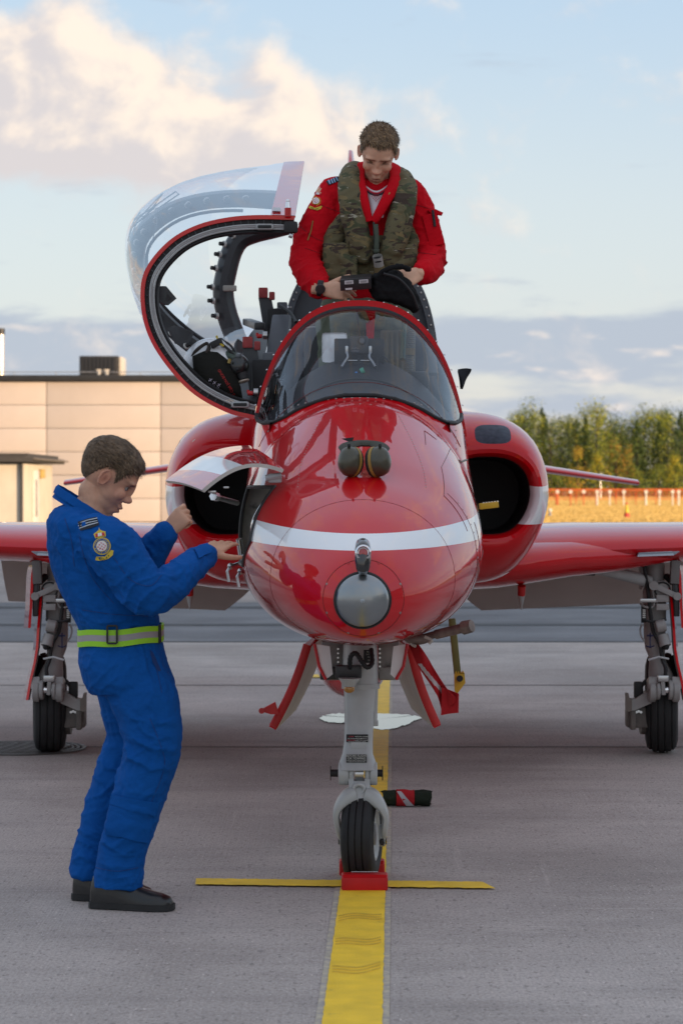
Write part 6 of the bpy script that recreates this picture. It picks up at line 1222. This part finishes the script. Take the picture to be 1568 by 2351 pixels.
limb(c, [(P(790,500,10.86), (.03,.03)), (P(768,545,10.83), (.045,.03)), (P(758,575,10.84), (.05,.03))], CAMO); limb(c, [(P(940,520,10.88), (.025,.03)), (P(948,560,10.85), (.035,.03))], CAMO)
me = remesh(c, .006, 4); wrinkle(me, .007, (15,15,22), 16, (), .8); me.materials.clear(); me.materials.append(CAMO); vs_ = link('life_vest', me, pil)
b = MB(); b.tube([P(858,510,10.745), P(860,560,10.745), P(861,640,10.76)], .005, M('zip_dark', (.03,.03,.03), .5), 6); b.tube([P(862,515,10.735), P(865,545,10.73), P(864,570,10.73)], [(.012,.006),(.010,.006),(.012,.008)], M('strap_green', (.05,.065,.045), .7), 8); b.ell(P(864,576,10.73), (.014,.01,.014), M('strap_green', (.05,.065,.045), .7)); b.build('vest_zip', vs_)
b = MB(); b.cyl(P(866,588,10.71), P(870,610,10.74), .022, M('hose_end_pale', (.42,.41,.39), .4), .022, 18, cap=False); b.cyl(P(867,592,10.714), P(868,600,10.72), .019, BLACK, seg=16); b.cyl(P(870,610,10.74), P(873,630,10.76), .024, M('strap_tan', (.20,.15,.07), .8), .026, 16); b.build('hose_end', vs_)
# slides, badge, zips, arm pocket, watch
b = MB()
for x0, y0, x1, y1, w_ in ((750,418,776,407,9),(938,414,950,420,7)):
    b = MB(); PR.poly(b, [(x0,y0),(x1,y1),(x1+4,y1+w_),(x0+4,y0+w_)], NB, .006)
    for k in (.2,.4,.6,.8): PR.poly(b, [(lerp(x0,x1,k-.05),lerp(y0,y1,k-.05)),(lerp(x0,x1,k+.05),lerp(y0,y1,k+.05)),(lerp(x0,x1,k+.05)+4,lerp(y0,y1,k+.05)+w_),(lerp(x0,x1,k-.05)+4,lerp(y0,y1,k-.05)+w_)], M('slide_blue', (.25,.40,.60), .8), .008)
    b.build('shoulder_slide', pil, weld=False)
badge(PR, pil, 727, 462, .66, .22)
b = MB()
for pts in ([(719,508),(714,530),(707,552)], [(979,495),(984,505),(989,520)], [(797,500),(802,510)]): PR.line(b, pts, .0028, ZP, .003)
for pts in ([(735,470),(760,480),(790,490)], [(690,520),(720,545),(760,560)], [(955,470),(990,480)], [(700,570),(735,582)], [(960,580),(1000,585)]): PR.line(b, [tuple(p[:2]) for p in spline([(x, y, 0) for x, y in pts], 10)], .0012, M('seam_red', (.20,.002,.006), .85), .0012)
b.build('seams', pil, kind='stuff')
b = MB(); b.beam(P(985,492,10.84), P(1004,565,10.82), .07, .03, REDF, .008); b.prism([P(982,482,10.83), P(1000,480,10.83), P(1017,488,10.82), P(1014,494,10.82), P(990,490,10.83)], (0,.03,0), REDF); pk = b.build('arm_pocket', pil); b = MB(); b.cyl(P(993,483,10.815), P(998,520,10.81), .006, BLACK, seg=8); b.build('pen', pk)
b = MB(); q = RW2+V((-.012,0,.004)); d = V((1,-.1,-.1)).normalized(); b.cyl(q-d*.012, q+d*.012, .036, BLACK, seg=24); b.cyl(q+V((0,-.030,-.004)), q+V((0,-.042,-.008)), .022, DARKM, seg=20, bev=.003); b.build('wristwatch', pil)
b = MB(); b.tube([PR(717,650,.004) or P(717,650,10.6), P(728,668,10.60), P(742,676,10.585)], .010, REDF, 8); b.build('cuff', pil)
# ---------------------------------------------------------------- things in his hands
t = thing('recorder_box', 'small black recorder box with two white labels held in the pilot\'s hand', 'electronic box', P(822,645,10.52)); ax = (V((1,-.1,.06)), V((.08,.95,.30)), V((-.06,-.30,.95)))
KB = M('box_black', (.016,.016,.018), .4, var=.15)
b = MB(); o = P(818,648,10.52); b.box(o, (.135,.09,.050), KB, ax, .004); b.build('case', t)
yv = ax[1].normalized(); zv = ax[2].normalized(); xv = ax[0].normalized(); fr = o-yv*.0455
for x_, w_, nm in ((-.028,.038,'LABEL'),(.036,.040,'')):
    b = MB(); b.box(fr+xv*x_+zv*.012, (w_,.001,.016), M('label_white', (.62,.62,.64), .6), ax); 
    for k in range(2): b.box(fr+xv*x_+zv*(.014-.005*k)-yv*.001, (w_*.7,.0006,.0022), M('label_ink', (.12,.12,.13), .6), ax)
    b.build('label', t)
b = MB(); b.box(fr+xv*(-.03)-zv*.017, (.03,.001,.008), M('label_white', (.62,.62,.64), .6), ax); b.build('label', t)
t = thing('helmet_bag', 'soft black bag hanging folded from the pilot\'s left hand over the windscreen arch', 'bag', P(905,690,10.55)); c = MB(); BGM = cloth('bag_black', (.012,.012,.013), .6)
q = [(858,632),(885,622),(912,622),(940,645),(962,685),(960,712),(948,718),(925,702),(895,692),(862,690),(848,665)]
cen = V((904,665,0))
rings = []
for k, (dy, s_) in enumerate(((-.05,.35),(-.045,.75),(-.02,.97),(.02,1.0),(.05,.8),(.055,.3))): rings.append([P(*(cen+(V((x,y,0))-cen)*s_).xy, 10.56+dy) for x, y in q])
c.loft(rings, BGM); c.tube(spline([P(862,640,10.53), P(890,618,10.5), P(918,612,10.52), P(940,620,10.55)], 16), .010, BGM, 8)
me = remesh(c, .006, 6); wrinkle(me, .010, (18,18,18), 21, (), .9); me.materials.clear(); me.materials.append(BGM); link('fabric', me, t)
b = MB(); b.tube(spline([P(880,628,10.49), P(915,640,10.49), P(945,672,10.49), P(960,708,10.50)], 20), .006, BLACK, 6); b.build('piping', t)
# ---------------------------------------------------------------- ear defenders on the nose
t = thing('ear_defenders', 'olive ear defenders with ochre pads resting on top of the red nose', 'ear defenders', P(832,1095,8.87)); EO = M('cup_olive', (.055,.052,.030), .32, var=.2, vs=30, coat=.3); OC = M('pad_ochre', (.33,.20,.04), .6)
for cx, cy, ax, w_ in ((806,1060,V((-.62,-.72,.12)),.050), (866,1060,V((.80,-.55,.12)),.050)):
    o = P(cx, cy, 8.86); x, y, z = frame(ax, (0,0,1)); b = MB(); b.loft([[o+z*h+(x*math.cos(a)*rx+y*math.sin(a)*ry) for a in [2*math.pi*k/28 for k in range(28)]] for h, rx, ry in ((0,.042,.056),(.018,.042,.055),(.036,.034,.047),(.048,.020,.030),(.052,.006,.010))], EO); c_ = b.build('cup', t)
    b = MB(); b.loft([[o+z*h+(x*math.cos(a)*rx+y*math.sin(a)*ry) for a in [2*math.pi*k/28 for k in range(28)]] for h, rx, ry in ((0,.043,.057),(-.013,.043,.057))], OC, cap=False); b.build('pad_ring', c_)
    b = MB(); b.loft([[o+z*h+(x*math.cos(a)*rx+y*math.sin(a)*ry) for a in [2*math.pi*k/28 for k in range(28)]] for h, rx, ry in ((-.012,.041,.055),(-.020,.042,.056),(-.030,.036,.050),(-.030,.02,.03))], RUB); b.build('cushion', c_)
    b = MB(); b.box(o+z*.012+V((0,0,.058)), (.012,.05,.012), BLACK, bev=.003); b.build('yoke', c_)
b = MB(); b.tube(spline([P(800,1036,8.88), P(796,1026,8.94), P(815,1019,9.00), P(838,1018,9.01), P(862,1020,9.0), P(876,1028,8.94), P(872,1036,8.88)], 28), (.030,.011), M('band_cloth', (.05,.048,.035), .85, bump=.3, bs=200), 10, up=(0,0,1)); b.build('headband', t)
b = MB(); b.prism([P(783,1007,9.0), P(813,1004,9.0), P(808,1016,9.0), P(795,1012,9.0)], (0,.003,0), BLACK); b.build('tab', t)
# ---------------------------------------------------------------- chocks
CH_ = M('chock_red', (.50,.005,.007), .42, var=.12, vs=14, spec=.3, dirt=(.30,.10,.06), ds=22, dth=.70)
def chock(c, w_, label, rz=0):
    t = thing('wheel_chock', label, 'chock', c, 'red chocks at the nose wheel'); c = V(c); b = MB(); pr = [(-.045,.004),(.045,.004),(.046,.030),(.042,.050),(.030,.060),(-.030,.060),(-.042,.050),(-.046,.030)]
    pts = [c+V((-w_/2, y, z)) for y, z in pr]; b.loft([[p+V((k*w_, 0, 0)) for p in ([c+V((-w_/2, y*s_, .034+(z-.034)*s_)) for y, z in pr])] for k, s_ in ((0,.86),(.03,1),(.97,1),(1,.86))], CH_); b.build('block', t, 25); return t
t = chock(V((P(837,2030,9.0).x, 9.01, 0)), .172, 'red painted chock in front of the nose wheel')
b = MB(); b.box(V((P(837,2030,9.0).x, 9.03, .0632)), (.10,.010,.0012), M('chock_label', (.55,.52,.5), .6, var=.5, vs=160)); b.build('label', t)
t = chock(V((P(831,1998,9.33).x, 9.345, 0)), .175, 'red painted chock behind the nose wheel'); t.rotation_euler.z = 0
# ---------------------------------------------------------------- rolled cover lying on the apron
t = thing('rolled_cover', 'dark green rolled cover with a red and white band lying behind the nose wheel', 'rolled cover', V((P(935,1853,11.35).x, 11.35, 0))); o = t.location; GC = cloth('cover_green', (.020,.026,.018), .6); BRD = cloth('band_red', (.40,.02,.025), .4); BGY = cloth('band_grey', (.42,.40,.42), .3)
def roll(x0, x1, r_, m_, name, par, n=16, jag=.0):
    b = MB(); rg = []
    for i in range(n+1):
        x = lerp(x0, x1, i/n); q = []
        for k in range(28):
            a = 2*math.pi*k/28; rr = r_*(1+.24*noise.noise(V((x*26, math.cos(a)*2.2, math.sin(a)*2.2)))+.03*math.cos(2*a)); q.append(o+V((x+(jag*noise.noise(V((a*3,i,5))) if i in (0, n) else 0), math.cos(a)*rr*1.15, max(.003, .038+math.sin(a)*rr))))
        rg.append(q)
    b.loft(rg, m_); return b.build(name, par, 60)
roll(-.115,.105,.036,GC,'fabric',t,34,.03); bd = roll(-.052,.032,.0395,BRD,'band',t,8)
b = MB(); 
def bp(u, v): a = math.pi*(1.02+.62*v); x = lerp(-.046, .026, u); return o+V((x, math.cos(a)*.0475-.002, .040-math.sin(-a+math.pi)*0+(-math.sin(a)*-.0405) if False else .040+math.sin(math.pi-a)*-.0+(.0405*math.cos((v-.5)*2.4))*0+lerp(.030,-.034,v)))
b.plate(lambda u, v: o+V((lerp(-.050+.045*v, -.030+.060*v, u), -.047*math.cos((v-.5)*1.7)-.003, .040+lerp(.034,-.034,v))), 3, 8, .002, BGY); b.build('stripe', bd)
# ---------------------------------------------------------------- red streamer on the probe cover
t = thing('warning_streamer', 'red cloth streamer with a white stripe hanging from the probe cover', 'streamer', P(950,1480,9.1)); SR = cloth('streamer_red', (.42,.02,.025), .5); SW_ = cloth('streamer_white', (.55,.50,.50), .3)
L0 = spline([P(938,1482,9.12), P(962,1532,9.05), P(1000,1590,9.0), P(1016,1640,8.98)], 30); R0 = spline([P(958,1474,9.10), P(992,1528,9.0), P(1024,1578,8.95), P(1050,1604,8.95)], 30)
def stf(u, v):
    i = min(29, int(v*30)); f = v*30-i; a, c = lerp(L0[i], L0[i+1], f), lerp(R0[i], R0[i+1], f); p = lerp(a, c, u); p.y += .02*math.sin(u*5+v*7)+.012*math.sin(v*17+u*3); return p
b = MB(); smt = lambda u, v: SW_ if .28 < v < .74 and abs(u-(.22+.62*(v-.28))) < .14 else SR
b.plate(stf, 24, 60, .002, smt, smt, SR); b.build('ribbon', t, 60)
b = MB(); b.plate(lambda u, v: lerp(lerp(P(1014,1578,8.96), P(1053,1592,8.94), u), lerp(P(1012,1642,8.97), P(1052,1636,8.95), u), v)+V((0,.01*math.sin(4*u),0)), 6, 6, .003, SR); b.build('tag_end', t, 60)
b = MB(); b.tube(spline([P(948,1468,9.06), P(944,1478,9.07), P(954,1484,9.06)], 8), .006, M('cord_white', (.5,.47,.42), .8), 6); b.build('tie', t)
# ---------------------------------------------------------------- flight helmet hung in the canopy
t = thing('flight_helmet', 'white flight helmet with black visor cover and oxygen mask hanging inside the open canopy', 'helmet', P(492,850,10.74)); hw = M('helmet_white', (.70,.71,.73), .22, var=.04, coat=.6); YH = 10.62; o = P(484,842,YH)
ex, ey, ez = V((.80,-.25,-.52)).normalized(), V((.25,.95,.1)).normalized(), V((.52,-.1,.85)).normalized()
b = MB(); b.ell(o, (.128,.112,.128), hw, (ex, ey, ez), 36, 24); b.build('shell', t)
c = MB(); VC = cloth('visor_cover', (.016,.016,.014), .5)
def cov(u, v):
    a = lerp(-1.25, 1.15, u); e = lerp(-1.05, .75, v); d = ex*math.cos(a)*math.cos(e)+(-ez)*math.sin(a)*1.0*math.cos(e)*0+V((0,0,0)); return o
pj_c = [(442,818),(470,806),(500,808),(522,826),(540,858),(552,888),(556,912),(515,917),(470,910),(448,885)]
cen = V((496,862,0)); rg = []
for s_ in (1.0, .88, .7, .5, .3, .1):
    ring_ = []
    for x, y in pj_c:
        q = cen+(V((x,y,0))-cen)*s_; bulge = .120*math.sqrt(max(0, 1-(.9*s_)**2)); ring_.append(P(q.x, q.y, YH-.055-bulge*.75))
    rg.append(ring_)
c.loft([[p+V((0,.07,0)) for p in rg[0]]]+rg, VC); vm_ = c.mesh('visor_cover', 70); wrinkle(vm_, .003, (30,30,30), 3, (), 1); vo = link('visor_cover', vm_, t); PV = Proj(vm_)
def ptext(pj, b, txt, cx, cy, ang, size, mat, off=.003):
    q = MB(); q.text(txt, (0,0,0), (1,0,0), (0,1,0), 1, mat); c_, s_ = math.cos(ang), math.sin(ang); pts = [pj(cx+size*(p.x*c_-p.y*-s_*-1 if False else p.x*c_+p.y*s_), cy+size*(p.x*s_-p.y*c_), off) for p in q.v]
    k = len(b.v); ok = [p is not None for p in pts]; b.v += [p or V((0,0,0)) for p in pts]; i = b.m(mat)
    for f in q.f:
        if all(ok[j] for j in f): b.f.append([j+k for j in f]); b.mi.append(i)
b = MB(); ptext(PV, b, 'WG CDR JON BOND', 525, 880, math.radians(-122), 8.2, M('print_red2', (.50,.02,.02), .7)); b.build('lettering', vo, weld=False)
b = MB(); JW = M('print_lilac', (.60,.55,.66), .7)
for cx, cy in ((484,872),(493,878),(503,883),(480,882),(489,887),(499,891)):
    for p in ([(-5,3),(5,-3),(5.6,-2),(-4.4,4)], [(-1,-4),(3,4),(1.6,4.4),(-2.4,-3)], [(-5,0),(-2.4,5),(-3.6,5),(-5.6,1)]): PV.poly(b, [(cx+x*.8, cy+y*.8) for x, y in p], JW, .003)
b.build('jet_marks', vo, weld=False)
b = MB(); b.ell(P(545,838,YH-.06), (.055,.05,.05), M('mask_black', (.014,.016,.016), .3, coat=.3), (ex, ey, ez), 20, 14); b.ell(P(535,818,YH-.05), (.05,.045,.022), M('mask_green', (.05,.075,.06), .6), (ex, ey, ez), 18, 12); b.cyl(P(552,850,YH-.07), P(560,872,YH-.08), .028, BLACK, .022, 18); mk = b.build('oxygen_mask', t)
b = MB(); b.lathe(P(559,873,YH-.08), (.25,-.1,-.9), [(.024,0),(.026,.006),(.020,.01)], M('ring_pale', (.35,.30,.24), .4), 18); b.build('mask_ring', mk)
b = MB(); b.tube(spline([P(505,786,YH-.05), P(522,800,YH-.08), P(540,820,YH-.08), P(546,850,YH-.11)], 16), .006, BLACK, 6); b.tube(spline([P(510,780,YH), P(532,796,YH-.05), P(546,830,YH-.06), P(545,862,YH-.08)], 16), .005, BLACK, 6); b.cyl(P(528,824,YH-.12), P(526,834,YH-.12), .008, ZP, seg=8); b.build('mic_cable', mk, kind='stuff')
b = MB(); b.tube(spline([P(440,830,YH-.04), P(452,806,YH-.07), P(476,790,YH-.06), P(480,800,YH-.09), P(474,812,YH-.10)], 18), (.014,.006), M('strap_brown', (.04,.032,.028), .8), 8); b.box(P(497,788,YH-.09), (.055,.02,.03), BLACK, (V((.9,0,.45)), V((0,1,0)), V((-.45,0,.9))), .006); b.tube([P(438,846,YH-.02), P(432,862,YH-.01)], .010, BLACK, 6); b.build('strap', t, kind='stuff')
b = MB(); b.tube(spline([P(498,772,YH-.05), P(503,786,YH-.09), P(514,795,YH-.10)], 10), .005, M('strap_yellow', (.50,.36,.03), .7), 6); b.build('lanyard', t)
# ---------------------------------------------------------------- behind the windscreen: action camera, cables, hoses
t = thing('action_camera', 'small black action camera clamped above the instrument coaming behind the windscreen', 'camera', P(825,792,10.33)); o = P(824,792,10.33); KC = M('camera_grey', (.030,.032,.036), .45)
b = MB(); b.box(o, (.080,.03,.076), KC, bev=.010); cb = b.build('body', t); b = MB(); b.cyl(o+V((.013,-.015,.018)), o+V((.013,-.024,.018)), .019, BLACK, seg=20, bev=.003); b.cyl(o+V((.013,-.024,.018)), o+V((.013,-.0255,.018)), .011, M('lens_glass', (.02,.03,.05), .05, coat=1), seg=18); b.build('lens', cb)
b = MB(); b.text('GoPro', o+V((-.016,-.0158,-.018)), (1,0,0), (0,0,1), .011, M('ink_grey', (.20,.20,.22), .5)); b.text('HERO', o+V((-.016,-.0158,-.030)), (1,0,0), (0,0,1), .011, M('ink_grey', (.2,.2,.22), .5)); b.build('lettering', cb)
b = MB(); b.box(P(824,826,10.34), (.012,.02,.04), BLACK); b.cyl(P(798,828,10.34), P(848,828,10.34), .004, STEEL, seg=8); b.box(P(823,836,10.33), (.07,.03,.018), BLACK, bev=.005); b.box(P(823,848,10.32), (.04,.03,.024), BLACK, bev=.006); b.build('clamp', t)
for s_, x in ((-1,796),(1,850)):
    b = MB(); b.box(P(x,803,10.31), (.014,.012,.034), STEEL, bev=.005); b.tube(spline([P(x,808,10.30), P(x-s_*2,820,10.29), P(x+s_*6,832,10.28), P(x+s_*12,842,10.26)], 12), .005, M('wire_grey', (.30,.31,.33), .35, .6), 6); b.build('tether', t)
t = thing('cable_bundle', 'loose white and black cables with a blue and green plug lying on the coaming', 'cables', P(840,860,10.2))
b = MB(); b.tube(spline([P(838,858,10.2), P(852,867,10.17), P(868,878,10.15), P(880,882,10.15)], 16), [.006]*10+[.0045]*7, M('cable_white', (.50,.50,.50), .5), 6); b.build('cable', t)
b = MB(); b.tube(spline([P(864,850,10.25), P(868,825,10.28), P(880,818,10.28), P(892,830,10.27)], 14), .0035, BLACK, 6); b.build('cable', t); b = MB(); b.tube(spline([P(866,852,10.24), P(872,872,10.18), P(882,880,10.16)], 10), .0055, BLACK, 6); b.build('cable', t)
b = MB(); b.cyl(P(812,864,10.2), P(832,852,10.2), .012, BLACK, seg=10); b.cyl(P(818,861,10.2), P(822,859,10.2), .014, M('plug_blue', (.03,.16,.42), .5), seg=12); b.cyl(P(828,854,10.2), P(836,850,10.2), .014, M('plug_green', (.06,.30,.20), .5), seg=12); b.build('plug', t)
b = MB()
for k in range(26): p = lerp(P(938,860,10.62), P(946,742,10.72), k/25); b.cyl(p, p+V((0,0,.0055)), .020 if k % 2 else .0175, M('hose_grey', (.12,.125,.12), .6), seg=12)
b.build('breathing_hose', JET, kind='stuff')
b = MB(); b.cyl(P(941,815,10.64), P(942,800,10.64), .0215, M('strap_tan', (.2,.15,.07), .8), seg=12); b.build('hose_cuff', JET)
b = MB(); b.cyl(P(924,825,10.7), P(928,735,10.8), .012, M('green_hose', (.03,.10,.07), .5), seg=10); b.build('green_hose', JET)
b = MB(); b.box(P(768,798,10.42), (.108,.008,.128), M('white_panel', (.85,.86,.88), .5, var=.03), bev=.014); b.build('white_panel', JET)
b = MB(); b.box(P(955,880,10.5), (.11,.12,.10), BLACK, bev=.02); b.box(P(935,862,10.5), (.08,.10,.02), M('paper_pale', (.40,.42,.44), .6), bev=.003); b.cyl(P(912,866,10.35), P(914,856,10.35), .014, BLACK, seg=12); b.build('side_console', JET)
b = MB(); b.beam(P(982,760,10.9), P(992,860,10.8), .05, .03, DGREY, .008); b.build('rail_bracket', JET)
# ejection seat behind the pilot (mostly hidden by him)
b = MB(); b.box((XC, 11.35, 1.75), (.50,.16,1.0), DGREY, bev=.03); b.box((XC, 11.30, 2.22), (.30,.14,.20), BLACK, bev=.03); b.box((XC, 11.0, 1.33), (.46,.46,.06), M('seat_pan', (.05,.05,.04), .8), bev=.02); b.box((XC, 11.0, 1.18), (.30,.30,.26), DGREY, bev=.02); b.build('ejection_seat', JET)
# dark cloth flap standing up on the far rail
t = thing('cloth_flap', 'small dark cloth pouch sticking out behind the right side of the windscreen', 'pouch', P(1060,870,10.75)); b = MB()
b.plate(lambda u, v: lerp(lerp(P(1050,853,10.75), P(1079,846,10.78), u), lerp(P(1056,893,10.74), P(1064,868,10.78), u), v)+V((0,-.03*math.sin(math.pi*v)*(1-u),0)), 6, 8, .012, cloth('pouch_dark', (.02,.022,.026), .5)); b.build('fabric', t, 60)
